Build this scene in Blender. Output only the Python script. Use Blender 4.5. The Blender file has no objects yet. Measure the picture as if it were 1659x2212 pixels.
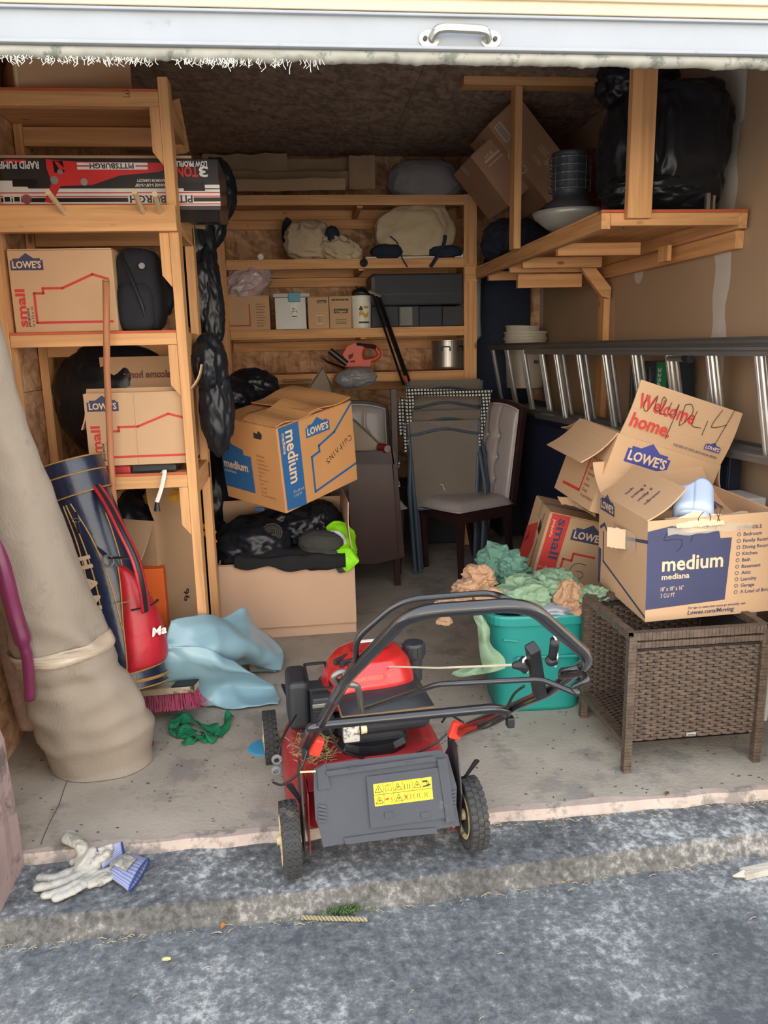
import bpy, bmesh, math, random
from math import sin, cos, pi, radians as R
from mathutils import Vector, Matrix, Euler, noise
random.seed(7)
S = bpy.context.scene
COL = S.collection

# ------------------------------------------------------------------ camera
CAM = Vector((0, 0, 1.45))
RM = Matrix(((0.99367362, 0.04459178, -0.10307429), (-0.11005662, 0.20385158, -0.97279601), (-0.02236685, 0.97798574, 0.20746956)))
FPX = 1675.0
cam_d = bpy.data.cameras.new('camera'); cam = bpy.data.objects.new('camera', cam_d); COL.objects.link(cam)
m4 = RM.to_4x4(); m4.translation = CAM; cam.matrix_world = m4
cam_d.sensor_fit = 'VERTICAL'; cam_d.sensor_height = 24.0; cam_d.lens = FPX / 2212 * 24.0
cam_d.clip_start = 0.05; cam_d.clip_end = 300
S.camera = cam

# ------------------------------------------------------------------ sky, sun, exposure
W = bpy.data.worlds.new('sky'); S.world = W; W.use_nodes = True
nt = W.node_tree; nt.nodes.clear()
wo = nt.nodes.new('ShaderNodeOutputWorld'); bg = nt.nodes.new('ShaderNodeBackground')
tc = nt.nodes.new('ShaderNodeTexCoord'); sx = nt.nodes.new('ShaderNodeSeparateXYZ'); cr = nt.nodes.new('ShaderNodeValToRGB')
nt.links.new(tc.outputs['Generated'], sx.inputs[0]); nt.links.new(sx.outputs[2], cr.inputs[0])
cr.color_ramp.elements[0].color = (1.0, 0.96, 0.90, 1); cr.color_ramp.elements[1].color = (0.50, 0.59, 0.72, 1)
nt.links.new(cr.outputs[0], bg.inputs[0]); bg.inputs[1].default_value = 1.15
nt.links.new(bg.outputs[0], wo.inputs[0])
sun_d = bpy.data.lights.new('sun', 'SUN'); sun_d.energy = 9.0; sun_d.angle = R(0.6); sun_d.color = (1, .93, .82)
sun = bpy.data.objects.new('sun', sun_d); COL.objects.link(sun); sun.rotation_euler = (R(-36), 0, R(-14))  # from behind the building
S.view_settings.view_transform = 'Standard'; S.view_settings.look = 'None'; S.view_settings.gamma = 1
S.view_settings.use_curve_mapping = False; S.view_settings.exposure = 1.8
S.cycles.max_bounces = 12; S.cycles.diffuse_bounces = 8; S.cycles.transparent_max_bounces = 12

def at(px, py, X=None, Y=None, Z=None):
    d = RM @ Vector(((px - 829.5) / FPX, -(py - 1106) / FPX, -1))
    if X is not None: t = (X - CAM.x) / d.x
    elif Y is not None: t = (Y - CAM.y) / d.y
    else: t = (Z - CAM.z) / d.z
    return CAM + d * t

# ------------------------------------------------------------------ materials
MATS = {}
def nodes(m):
    m.use_nodes = True; n = m.node_tree; n.nodes.clear()
    o = n.nodes.new('ShaderNodeOutputMaterial'); b = n.nodes.new('ShaderNodeBsdfPrincipled')
    n.links.new(b.outputs[0], o.inputs[0]); return n, b
def srgb(c):
    return tuple((x / 255 / 12.92 if x / 255 <= .04045 else ((x / 255 + .055) / 1.055) ** 2.4) for x in c) + (1,)
def mat(name, col, rough=.6, metal=0, vary=.12, vs=6, bump=0, bs=40, scale=(1, 1, 1), spec=.5, coat=0, trans=0, alpha=1, vor=False, dirt=None, ds=3, dthr=.55, sheen=0):
    if name in MATS: return MATS[name]
    m = bpy.data.materials.new(name); n, b = nodes(m); L = n.links
    c = srgb(col)
    tcn = n.nodes.new('ShaderNodeTexCoord'); mp = n.nodes.new('ShaderNodeMapping'); mp.inputs['Scale'].default_value = scale
    L.new(tcn.outputs['Object'], mp.inputs[0])
    ns = n.nodes.new('ShaderNodeTexNoise'); ns.inputs['Scale'].default_value = vs; ns.inputs['Detail'].default_value = 6
    L.new(mp.outputs[0], ns.inputs[0])
    rp = n.nodes.new('ShaderNodeValToRGB')
    rp.color_ramp.elements[0].position = .3; rp.color_ramp.elements[1].position = .7
    rp.color_ramp.elements[0].color = tuple(x * (1 - vary) for x in c[:3]) + (1,)
    rp.color_ramp.elements[1].color = tuple(min(1, x * (1 + vary)) for x in c[:3]) + (1,)
    L.new(ns.outputs[0], rp.inputs[0]); out = rp.outputs[0]
    if dirt:
        n2 = n.nodes.new('ShaderNodeTexNoise'); n2.inputs['Scale'].default_value = ds; n2.inputs['Detail'].default_value = 10; n2.inputs['Roughness'].default_value = .7
        L.new(tcn.outputs['Object'], n2.inputs[0])
        r2 = n.nodes.new('ShaderNodeValToRGB'); r2.color_ramp.elements[0].position = dthr; r2.color_ramp.elements[1].position = dthr + .08
        mx = n.nodes.new('ShaderNodeMixRGB'); L.new(n2.outputs[0], r2.inputs[0]); L.new(r2.outputs[0], mx.inputs[0])
        L.new(out, mx.inputs[1]); mx.inputs[2].default_value = srgb(dirt); out = mx.outputs[0]
    L.new(out, b.inputs['Base Color'])
    b.inputs['Roughness'].default_value = rough; b.inputs['Metallic'].default_value = metal
    b.inputs['Specular IOR Level'].default_value = spec; b.inputs['Coat Weight'].default_value = coat
    b.inputs['Transmission Weight'].default_value = trans; b.inputs['Alpha'].default_value = alpha
    if sheen: b.inputs['Sheen Weight'].default_value = sheen
    if bump:
        bp = n.nodes.new('ShaderNodeBump'); bp.inputs['Strength'].default_value = bump; bp.inputs['Distance'].default_value = .01
        if vor:
            t = n.nodes.new('ShaderNodeTexNoise'); t.noise_type = 'RIDGED_MULTIFRACTAL'; t.inputs['Scale'].default_value = bs; t.inputs['Detail'].default_value = 3; t.inputs['Distortion'].default_value = .5
            L.new(mp.outputs[0], t.inputs[0])
        else:
            t = n.nodes.new('ShaderNodeTexNoise'); t.inputs['Scale'].default_value = bs; t.inputs['Detail'].default_value = 5
            L.new(mp.outputs[0], t.inputs[0])
        L.new(t.outputs[0], bp.inputs['Height']); L.new(bp.outputs[0], b.inputs['Normal'])
    MATS[name] = m; return m

def wood(name, col, axis):
    if name in MATS: return MATS[name]
    m = bpy.data.materials.new(name); n, b = nodes(m); L = n.links; c = srgb(col)
    tcn = n.nodes.new('ShaderNodeTexCoord'); mp = n.nodes.new('ShaderNodeMapping')
    s = [22, 22, 22]; s[axis] = 1.2; mp.inputs['Scale'].default_value = s; L.new(tcn.outputs['Object'], mp.inputs[0])
    ns = n.nodes.new('ShaderNodeTexNoise'); ns.inputs['Scale'].default_value = 1.6; ns.inputs['Detail'].default_value = 5; ns.inputs['Distortion'].default_value = .6
    L.new(mp.outputs[0], ns.inputs[0])
    rp = n.nodes.new('ShaderNodeValToRGB'); e = rp.color_ramp.elements
    e[0].position = .32; e[1].position = .68
    e[0].color = (c[0] * .78, c[1] * .73, c[2] * .66, 1); e[1].color = (min(1, c[0] * 1.12), c[1] * 1.1, c[2] * 1.06, 1)
    L.new(ns.outputs[0], rp.inputs[0])
    mv = n.nodes.new('ShaderNodeMapping'); sv = [1.6, 1.6, 1.6]; sv[axis] = .7; mv.inputs['Scale'].default_value = sv; L.new(tcn.outputs['Object'], mv.inputs[0])
    vo = n.nodes.new('ShaderNodeTexVoronoi'); vo.inputs['Scale'].default_value = 4.5; L.new(mv.outputs[0], vo.inputs[0])
    r2 = n.nodes.new('ShaderNodeValToRGB'); r2.color_ramp.elements[0].position = .045; r2.color_ramp.elements[1].position = .09
    r2.color_ramp.elements[0].color = (.25, .25, .25, 1); r2.color_ramp.elements[1].color = (1, 1, 1, 1)
    L.new(vo.outputs[0], r2.inputs[0])
    mx = n.nodes.new('ShaderNodeMixRGB'); mx.blend_type = 'MULTIPLY'; mx.inputs[0].default_value = .8
    L.new(rp.outputs[0], mx.inputs[1]); L.new(r2.outputs[0], mx.inputs[2]); L.new(mx.outputs[0], b.inputs['Base Color'])
    b.inputs['Roughness'].default_value = .7
    MATS[name] = m; return m
PINE = (222, 170, 118)
WX, WY, WZ = [wood('pine_' + 'xyz'[i], PINE, i) for i in range(3)]

def osb(name, cols, sc=1.0, rot=(0, 0, 0)):
    m = bpy.data.materials.new(name); n, b = nodes(m); L = n.links
    tcn = n.nodes.new('ShaderNodeTexCoord'); last = None
    nz = n.nodes.new('ShaderNodeTexNoise'); nz.inputs['Scale'].default_value = 3; nz.inputs['Detail'].default_value = 2; L.new(tcn.outputs['Object'], nz.inputs[0])
    ad = n.nodes.new('ShaderNodeVectorMath'); ad.operation = 'MULTIPLY_ADD'; ad.inputs[1].default_value = (.12,) * 3
    L.new(nz.outputs['Color'], ad.inputs[0]); L.new(tcn.outputs['Object'], ad.inputs[2])
    for i, a in enumerate((.35, -.5, 1.3)):
        mp = n.nodes.new('ShaderNodeMapping'); mp.inputs['Rotation'].default_value = (a * .9, a, a * .8)
        mp.vector_type = 'TEXTURE'; mp.inputs['Scale'].default_value = (.125 / sc, .07 / sc, .028 / sc); mp.inputs['Location'].default_value = (i * 3.1, i * 1.7, i)
        L.new(ad.outputs[0], mp.inputs[0])
        v = n.nodes.new('ShaderNodeTexVoronoi'); v.inputs['Scale'].default_value = 1; L.new(mp.outputs[0], v.inputs[0])
        sp = n.nodes.new('ShaderNodeSeparateXYZ'); L.new(v.outputs['Color'], sp.inputs[0])
        if last is None: last = sp.outputs[0]
        else:
            mm = n.nodes.new('ShaderNodeMath'); mm.operation = 'MULTIPLY_ADD'; mm.inputs[1].default_value = .38
            L.new(sp.outputs[0], mm.inputs[0])
            m2 = n.nodes.new('ShaderNodeMath'); m2.operation = 'MULTIPLY'; m2.inputs[1].default_value = .62; L.new(last, m2.inputs[0]); L.new(m2.outputs[0], mm.inputs[2]); last = mm.outputs[0]
    rp = n.nodes.new('ShaderNodeValToRGB'); e = rp.color_ramp.elements
    e[0].position = .15; e[0].color = srgb(cols[0]); e[1].position = .85; e[1].color = srgb(cols[2]); k = e.new(.5); k.color = srgb(cols[1])
    L.new(last, rp.inputs[0]); L.new(rp.outputs[0], b.inputs['Base Color']); b.inputs['Roughness'].default_value = .75
    return m

CARD = mat('cardboard', (202, 165, 128), .8, vary=.05, vs=3, bump=.08, bs=60)
CARDO = mat('cardboard_orange', (200, 145, 92), .8, vary=.08, vs=3, bump=.08, bs=60)
CARDD = mat('cardboard_in', (176, 143, 110), .85, vary=.06, vs=4)
CARDP = mat('cardboard_pinkish', (205, 168, 140), .85, vary=.04, vs=3)
BAG = mat('black_plastic_bag', (27, 30, 36), .34, vary=.2, bump=.3, bs=5, vor=True, spec=.4, scale=(1, 1, .6))
BLACK = mat('black_plastic', (30, 31, 34), .45, vary=.15)
DARK = mat('dark_fabric', (33, 35, 42), .9, vary=.2, bump=.3, bs=150)
TAPE = mat('clear_tape', (215, 195, 165), .12, vary=.1, alpha=.45, coat=.5)
INK = mat('marker_ink', (40, 36, 40), .6)
RED = mat('print_red', (205, 62, 55), .7, vary=.04)
NAVY = mat('print_navy', (64, 67, 98), .7, vary=.06)
BLUE = mat('print_blue', (40, 96, 150), .7, vary=.05)
PALE = mat('print_pale', (225, 195, 160), .7, vary=.03)
WHITE = mat('print_white', (235, 232, 225), .6, vary=.03)

# ------------------------------------------------------------------ object helpers
WM = {}
def reg(o, M): WM[o.name] = M
def thing(name, label, cat, loc=(0, 0, 0), rot=(0, 0, 0), group=None):
    o = bpy.data.objects.new(name, None); COL.objects.link(o); o.empty_display_size = .05
    o.location = loc; o.rotation_euler = rot
    reg(o, Matrix.Translation(Vector(loc)) @ Euler(rot).to_matrix().to_4x4())
    tag(o, label, cat, group); return o
def thingM(name, label, cat, M, group=None):
    return thing(name, label, cat, M.translation, M.to_euler(), group)
def tag(o, label=None, cat=None, group=None, kind=None):
    if label: o['label'] = label
    if cat: o['category'] = cat
    if group: o['group'] = group
    if kind: o['kind'] = kind
    return o
class MB:
    def __init__(s): s.v = []; s.f = []; s.mi = []; s.mats = []
    def add(s, v, f, m=None, M=None):
        k = len(s.v); s.v += [(M @ Vector(p)) if M else Vector(p) for p in v]
        i = 0
        if m is not None:
            if m not in s.mats: s.mats.append(m)
            i = s.mats.index(m)
        s.f += [tuple(a + k for a in q) for q in f]; s.mi += [i] * len(f); return s
    def box(s, x0, x1, y0, y1, z0, z1, m=None, M=None):
        return s.add([(x, y, z) for z in (z0, z1) for y in (y0, y1) for x in (x0, x1)],
                     [(0, 2, 3, 1), (4, 5, 7, 6), (0, 1, 5, 4), (2, 6, 7, 3), (0, 4, 6, 2), (1, 3, 7, 5)], m, M)
    def beam(s, a, b, w, t, up=(0, 0, 1), m=None):   # w across, t along up
        a = Vector(a); b = Vector(b); d = (b - a); l = d.length; d.normalize(); u = Vector(up); x = d.cross(u).normalized(); u = x.cross(d)
        M = Matrix((x, d, u)).transposed().to_4x4(); M.translation = a
        return s.box(-w / 2, w / 2, 0, l, -t / 2, t / 2, m, M)
    def prism(s, poly, z0, z1, m=None, M=None):
        n = len(poly)
        v = [(x, y, z0) for x, y in poly] + [(x, y, z1) for x, y in poly]
        f = [tuple(range(n - 1, -1, -1)), tuple(range(n, 2 * n))] + [(i, (i + 1) % n, n + (i + 1) % n, n + i) for i in range(n)]
        return s.add(v, f, m, M)
    def tube(s, pts, r, n=8, m=None, closed=False, M=None, flat=1.0):
        pts = [Vector(p) for p in pts]; N = len(pts); rs = r if isinstance(r, (list, tuple)) else [r] * N
        prev = None; v = []
        for i, p in enumerate(pts):
            a = pts[(i - 1) % N] if (i > 0 or closed) else p; b = pts[(i + 1) % N] if (i < N - 1 or closed) else p
            d = (b - a).normalized()
            if prev is None:
                u = d.orthogonal().normalized()
                if abs(d.z) < .9: u = (Vector((0, 0, 1)) - d * d.z).normalized()
            else: u = (prev - d * prev.dot(d)); u = u.normalized() if u.length > 1e-6 else d.orthogonal().normalized()
            prev = u; w = d.cross(u)
            for k in range(n): v.append(p + (u * cos(2 * pi * k / n) * flat + w * sin(2 * pi * k / n)) * rs[i])
        f = []
        for i in range(N if closed else N - 1):
            for k in range(n):
                j = (i + 1) % N; f.append((i * n + k, i * n + (k + 1) % n, j * n + (k + 1) % n, j * n + k))
        if not closed: f.append(tuple(range(n - 1, -1, -1))); f.append(tuple((N - 1) * n + k for k in range(n)))
        return s.add(v, f, m, M)
    def lathe(s, prof, n=24, m=None, M=None, sx=1, sy=1):
        v = []; f = []
        for r, z in prof:
            for k in range(n): v.append((max(r, 1e-4) * cos(2 * pi * k / n) * sx, max(r, 1e-4) * sin(2 * pi * k / n) * sy, z))
        for i in range(len(prof) - 1):
            for k in range(n): f.append((i * n + k, i * n + (k + 1) % n, (i + 1) * n + (k + 1) % n, (i + 1) * n + k))
        f.append(tuple(range(n - 1, -1, -1))); f.append(tuple((len(prof) - 1) * n + k for k in range(n)))
        return s.add(v, f, m, M)
    def grid(s, fn, nu, nv, m=None, M=None):
        v = [fn(i / nu, j / nv) for j in range(nv + 1) for i in range(nu + 1)]
        f = [(j * (nu + 1) + i, j * (nu + 1) + i + 1, (j + 1) * (nu + 1) + i + 1, (j + 1) * (nu + 1) + i) for j in range(nv) for i in range(nu)]
        return s.add(v, f, m, M)
    def build(s, name, m=None, parent=None, world=False, smooth=False, bevel=0, solid=0, subs=0, kind=None, label=None):
        me = bpy.data.meshes.new(name)
        v = s.v
        if world and parent is not None: I = WM[root(parent).name].inverted(); v = [I @ p for p in v]
        me.from_pydata([tuple(p) for p in v], [], s.f)
        ms = s.mats or [m]
        for q in ms: me.materials.append(q)
        if s.mats: me.polygons.foreach_set('material_index', s.mi)
        if smooth: me.polygons.foreach_set('use_smooth', [True] * len(me.polygons))
        me.update()
        o = bpy.data.objects.new(name, me); COL.objects.link(o)
        if parent is not None: o.parent = parent
        if solid: q = o.modifiers.new('s', 'SOLIDIFY'); q.thickness = solid; q.offset = 0
        if bevel: q = o.modifiers.new('b', 'BEVEL'); q.width = bevel; q.segments = 2; q.limit_method = 'ANGLE'; q.angle_limit = R(40)
        if subs: q = o.modifiers.new('u', 'SUBSURF'); q.levels = q.render_levels = subs
        if kind: o['kind'] = kind
        if label: o['label'] = label
        return o
def root(o):
    while o.parent: o = o.parent
    return o
def B(): return MB()
def smoothpath(pts, n=6, closed=False):
    pts = [Vector(p) for p in pts]; N = len(pts); out = []
    for i in range(N if closed else N - 1):
        p0 = pts[(i - 1) % N] if (closed or i > 0) else pts[0]; p1 = pts[i]; p2 = pts[(i + 1) % N]; p3 = pts[(i + 2) % N] if (closed or i < N - 2) else pts[-1]
        for k in range(n):
            t = k / n
            out.append(.5 * ((2 * p1) + (-p0 + p2) * t + (2 * p0 - 5 * p1 + 4 * p2 - p3) * t * t + (-p0 + 3 * p1 - 3 * p2 + p3) * t ** 3))
    if not closed: out.append(pts[-1])
    return out
def rounded(pts, r=.06, n=6):
    """polyline with rounded corners"""
    pts = [Vector(p) for p in pts]; out = [pts[0]]
    for i in range(1, len(pts) - 1):
        a, b, c = pts[i - 1], pts[i], pts[i + 1]; q = min(r, (a - b).length * .45, (c - b).length * .45)
        p = b + (a - b).normalized() * q; s = b + (c - b).normalized() * q
        for k in range(n + 1): t = k / n; out.append(p * (1 - t) ** 2 + b * 2 * t * (1 - t) + s * t * t)
    out.append(pts[-1]); return out
ICO = {}
def ico(sub):
    if sub not in ICO:
        bm = bmesh.new(); bmesh.ops.create_icosphere(bm, subdivisions=sub, radius=1)
        ICO[sub] = ([v.co.copy() for v in bm.verts], [tuple(v.index for v in f.verts) for f in bm.faces]); bm.free()
    return ICO[sub]
def blob(mb, c, r, seed=0, amp=.12, freq=2.2, sub=4, e=1.0, floor=None, m=None, mode='fold', rot=None, pinch=0):
    vs, fs = ico(sub); out = []; Rt = Euler(rot).to_matrix() if rot else None
    for v in vs:
        p = Vector((math.copysign(abs(v.x) ** e, v.x), math.copysign(abs(v.y) ** e, v.y), math.copysign(abs(v.z) ** e, v.z)))
        q = v * freq + Vector((seed * 7.3, seed * 3.1, seed))
        if mode == 'fold':
            n = 1 - abs(noise.noise(q)) * 2.2; n2 = 1 - abs(noise.noise(q * 2.3 + Vector((5, 5, 5)))) * 2; d = amp * (n * .6 + n2 * .35 - .3)
        elif mode == 'crumple':
            d = amp * (.6 - 2.2 * abs(noise.noise(q * .75)) + 1.0 * noise.noise(q * .5) - .9 * abs(noise.noise(q * 1.7 + Vector((3, 0, 0)))) - .25 * abs(noise.noise(q * 3.5)))
        else: d = amp * noise.noise(q)
        if pinch and v.z > 0: s = 1 - pinch * max(0, v.z) ** 2; p = Vector((p.x * s, p.y * s, p.z))
        p = p * (1 + d); p = Vector((p.x * r[0], p.y * r[1], p.z * r[2]))
        if Rt: p = Rt @ p
        p = p + Vector(c)
        if floor is not None and p.z < floor: p.z = floor + (p.z - floor) * .04
        out.append(p)
    return mb.add(out, fs, m)
def sheet(mb, rows, nu=6, nv=6, amp=.01, freq=8, seed=0, m=None, ridged=True):
    """rows: grid of control points; Catmull-Rom resampled and creased"""
    rr = [smoothpath(r, nu) for r in rows]; cols = list(zip(*rr)); cc = [smoothpath(c, nv) for c in cols]
    H = len(cc[0]); Wd = len(cc); v = []
    for j in range(H):
        for i in range(Wd):
            p = cc[i][j]; q = p * freq + Vector((seed, seed * 2.1, seed * .7))
            d = Vector((noise.noise(q), noise.noise(q + Vector((9, 0, 0))), noise.noise(q + Vector((0, 9, 0)))))
            if ridged: d = Vector([(1 - 2.5 * abs(x)) for x in d]) * .6
            v.append(p + d * amp)
    f = [(j * Wd + i, j * Wd + i + 1, (j + 1) * Wd + i + 1, (j + 1) * Wd + i) for j in range(H - 1) for i in range(Wd - 1)]
    return mb.add(v, f, m)

# lettering: flat text meshes
TXT = {}
def textmesh(s, bold):
    k = (s, bold)
    if k not in TXT:
        cu = bpy.data.curves.new('t', 'FONT'); cu.body = s; cu.size = 1; cu.offset = bold; cu.resolution_u = 2; cu.fill_mode = 'FRONT'
        o = bpy.data.objects.new('t', cu); COL.objects.link(o); bpy.context.view_layer.update()
        dg = bpy.context.evaluated_depsgraph_get(); me = bpy.data.meshes.new_from_object(o.evaluated_get(dg))
        TXT[k] = ([v.co.copy() for v in me.vertices], [tuple(p.vertices) for p in me.polygons])
        bpy.data.objects.remove(o); bpy.data.meshes.remove(me); bpy.data.curves.remove(cu)
    return TXT[k]
def frame(o, u, v):
    u = Vector(u).normalized(); v = Vector(v).normalized(); w = u.cross(v)
    M = Matrix((u, v, w)).transposed().to_4x4(); M.translation = Vector(o); return M
def text(mb, F, s, x, y, h, m, rot=0, bold=.02, width=None, off=.0012, shear=0):
    vs, fs = textmesh(s, bold); k = h / .7; x0 = min(p.x for p in vs); x1 = max(p.x for p in vs); kx = k
    if width: kx = width / (x1 - x0)
    c, sn = cos(R(rot)), sin(R(rot)); out = []
    for p in vs:
        a = (p.x - x0) * kx + shear * p.y * k; b = p.y * k; out.append((x + a * c - b * sn, y + a * sn + b * c, off))
    mb.add(out, fs, m, F)
def poly(mb, F, pts, m, off=.0008): mb.add([(a, b, off) for a, b in pts], [tuple(range(len(pts)))], m, F)
def line(mb, F, pts, w, m, off=.0009, closed=False):
    n = len(pts)
    for i in range(n if closed else n - 1):
        a = Vector(pts[i]); b = Vector(pts[(i + 1) % n]); d = (b - a)
        if d.length < 1e-6: continue
        d.normalize(); e = Vector((-d.y, d.x)) * w / 2; a = a - d * w * .5; b = b + d * w * .5
        mb.add([(a.x - e.x, a.y - e.y, off), (b.x - e.x, b.y - e.y, off), (b.x + e.x, b.y + e.y, off), (a.x + e.x, a.y + e.y, off)], [(0, 1, 2, 3)], m, F)
def scrawl(mb, F, strokes, x, y, s, w=.004, m=None, rot=0):
    c, sn = cos(R(rot)), sin(R(rot))
    for st in strokes:
        p = smoothpath([(a, b, 0) for a, b in st], 4) if len(st) > 2 else [Vector((a, b, 0)) for a, b in st]
        line(mb, F, [(x + (q.x * c - q.y * sn) * s, y + (q.x * sn + q.y * c) * s) for q in p], w, m or INK, off=.0018)
def logo(mb, F, x, y, w, m, txt=PALE, rot=0):
    h = w * .42; c, sn = cos(R(rot)), sin(R(rot))
    pts = [(0, 0), (1, 0), (1, .30), (.92, .30), (.92, .36), (.72, .36), (.5, .52), (.28, .36), (.08, .36), (.08, .30), (0, .30)]
    poly(mb, F, [(x + (a * c - b * sn) * w, y + (a * sn + b * c) * w) for a, b in pts], m)
    text(mb, F, "LOWE'S", x + (.06 * c - .07 * sn) * w, y + (.06 * sn + .07 * c) * w, .2 * w, txt, rot, .03, width=.88 * w, off=.0016)
HOUSE = [(.0, .0), (.0, .62), (.12, .62), (.12, .72), (.38, .72), (.8, 1.0), (1.0, .9)]

def carton(name, label, dims, M, mt=CARD, flaps=None, group=None, prints=None, tape=True, t=.005, cat='box'):
    w, d, h = dims; o = thingM(name, label, cat, M, group); b = B()
    if flaps is None:
        def f(u, v): return None
        b.box(-w / 2, w / 2, -d / 2, d / 2, 0, h)
        b.build('body', mt, o, bevel=.004)
        g = B().box(-w / 2 + .003, w / 2 - .003, -d / 2 + .002, -.002, h + .0005, h + .0045); g.build('flap', mt, o)
        g = B().box(-w / 2 + .003, w / 2 - .003, .002, d / 2 - .002, h + .0005, h + .0045); g.build('flap', mt, o)
        if tape: B().box(-w / 2 - .001, w / 2 + .001, -.025, .025, h + .005, h + .0056).box(-w / 2 - .0015, -w / 2 - .0007, -.025, .025, h - .07, h + .005).build('tape', TAPE, o)
    else:
        b.box(-w / 2, w / 2, -d / 2, -d / 2 + t, 0, h).box(-w / 2, w / 2, d / 2 - t, d / 2, 0, h)
        b.box(-w / 2, -w / 2 + t, -d / 2 + t, d / 2 - t, 0, h).box(w / 2 - t, w / 2, -d / 2 + t, d / 2 - t, 0, h).box(-w / 2 + t, w / 2 - t, -d / 2 + t, d / 2 - t, 0, t)
        b.build('body', mt, o)
        for side, ang, ln in flaps:
            fr = flapframe(dims, side, ang); wd = w if side in 'FB' else d
            g = B(); k = 6; z = lambda u: .012 * sin(u * pi) * (1 if ang > 90 else -1)
            for i in range(k):
                u0, u1 = i / k, (i + 1) / k
                g.add([(0.004, u0 * ln, z(u0)), (wd - .004, u0 * ln, z(u0)), (wd - .004, u1 * ln, z(u1)), (.004, u1 * ln, z(u1))], [(0, 1, 2, 3)], None, fr)
            g.build('flap', mt, o, solid=.005)
    if prints:
        fs = {'F': frame((-w / 2, -d / 2, 0), (1, 0, 0), (0, 0, 1)), 'L': frame((-w / 2, d / 2, 0), (0, -1, 0), (0, 0, 1)),
              'R': frame((w / 2, -d / 2, 0), (0, 1, 0), (0, 0, 1)), 'T': frame((-w / 2, -d / 2, h + .004), (1, 0, 0), (0, 1, 0))}
        g = B(); prints(g, fs, w, d, h); g.build('printing', None, o)
    return o
def flapframe(dims, side, ang):
    """hinge at the top edge; x along the hinge, y along the flap, z = its face (the outer face when the flap is shut)"""
    w, d, h = dims; a = R(ang)
    if side == 'F': o = (-w / 2, -d / 2, h); x = Vector((1, 0, 0)); inn = Vector((0, 1, 0))
    if side == 'B': o = (w / 2, d / 2, h); x = Vector((-1, 0, 0)); inn = Vector((0, -1, 0))
    if side == 'L': o = (-w / 2, d / 2, h); x = Vector((0, -1, 0)); inn = Vector((1, 0, 0))
    if side == 'R': o = (w / 2, -d / 2, h); x = Vector((0, 1, 0)); inn = Vector((-1, 0, 0))
    y = inn * cos(a) + Vector((0, 0, 1)) * sin(a)
    return frame(o, x, y)
def PM(loc, rot=(0, 0, 0)):
    return Matrix.Translation(Vector(loc)) @ Euler([R(a) for a in rot]).to_matrix().to_4x4()
# ------------------------------------------------------------------ the building and the ground
XL, XR, YB, YD, ZC = -1.12, 1.90, 6.06, 2.16, 2.82
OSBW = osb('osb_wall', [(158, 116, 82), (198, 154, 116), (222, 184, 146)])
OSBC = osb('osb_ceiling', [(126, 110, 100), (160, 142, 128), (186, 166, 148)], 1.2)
DRY = mat('drywall_paper', (176, 148, 120), .9, vary=.04, vs=2, bump=.05)
MUD = mat('joint_compound', (205, 196, 186), .9, vary=.05, vs=9)
CONC = mat('garage_concrete', (164, 154, 140), .85, vary=.13, vs=5, bump=.25, bs=60, dirt=(138, 131, 122), ds=3.2, dthr=.52)
def struct(mb, name, m, **k):
    o = mb.build(name, m, **k); o['kind'] = 'structure'; return o
# garage slab: a fine grid so its worn front edge and crack are real
b = B()
def slab(u, v):
    x = -1.6 + 3.6 * u; y = YD + (YB + .1 - YD) * v ** 1.6
    z = 0.0
    if v == 0: y += .012 * noise.noise(Vector((x * 9, 0, 0)))
    return (x, y, z)
b.grid(slab, 120, 30)
b.grid(lambda u, v: (-1.6 + 3.6 * u, YD + .012 * noise.noise(Vector(((-1.6 + 3.6 * u) * 9, 0, 0))) - v * .02, -.07 * v), 120, 2)
fl = struct(b, 'floor', CONC)
# crack in the slab
pts = [at(*p, Z=.0012) for p in ((158, 1655), (140, 1700), (127, 1740), (108, 1775), (95, 1805), (88, 1825))]
b = B(); CR = mat('crack_dark', (84, 76, 70), .95)
for a, c in zip(pts[:-1], pts[1:]): b.beam(a, c, .0024, .001)
b.build('crack', CR, fl)
# worn sill of the slab
SILL = mat('worn_sill', (182, 164, 152), .9, vary=.14, vs=14, dirt=(132, 122, 114), ds=7, dthr=.5)
b = B()
b.grid(lambda u, v: (-1.5 + 3.4 * u, YD - .004 + v * (.028 + .022 * noise.noise(Vector(((-1.5 + 3.4 * u) * 5, 3, 0)))) + .012 * noise.noise(Vector(((-1.5 + 3.4 * u) * 9, 0, 0))), .0015), 90, 1)
b.grid(lambda u, v: (-1.5 + 3.4 * u, YD - .003 - v * .018 + .012 * noise.noise(Vector(((-1.5 + 3.4 * u) * 9, 0, 0))), .0015 - .045 * v), 90, 1)
b.build('sill_edge', SILL, fl)
OPP = mat('bounce_facade', (216, 200, 172), .8)  # unseen building opposite, added to bounce warm sunlight into the garage
b = B().box(-14, 14, -12.4, -12, -.1, 3.6)
ob = struct(b, 'added_bounce_building', OPP)
for k in range(7): B().box(-11 + k * 3.4, -8.3 + k * 3.4, -12.0, -11.96, -.1, 2.3).build('bounce_door', mat('bounce_door_white', (236, 232, 224), .6), ob)

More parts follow.
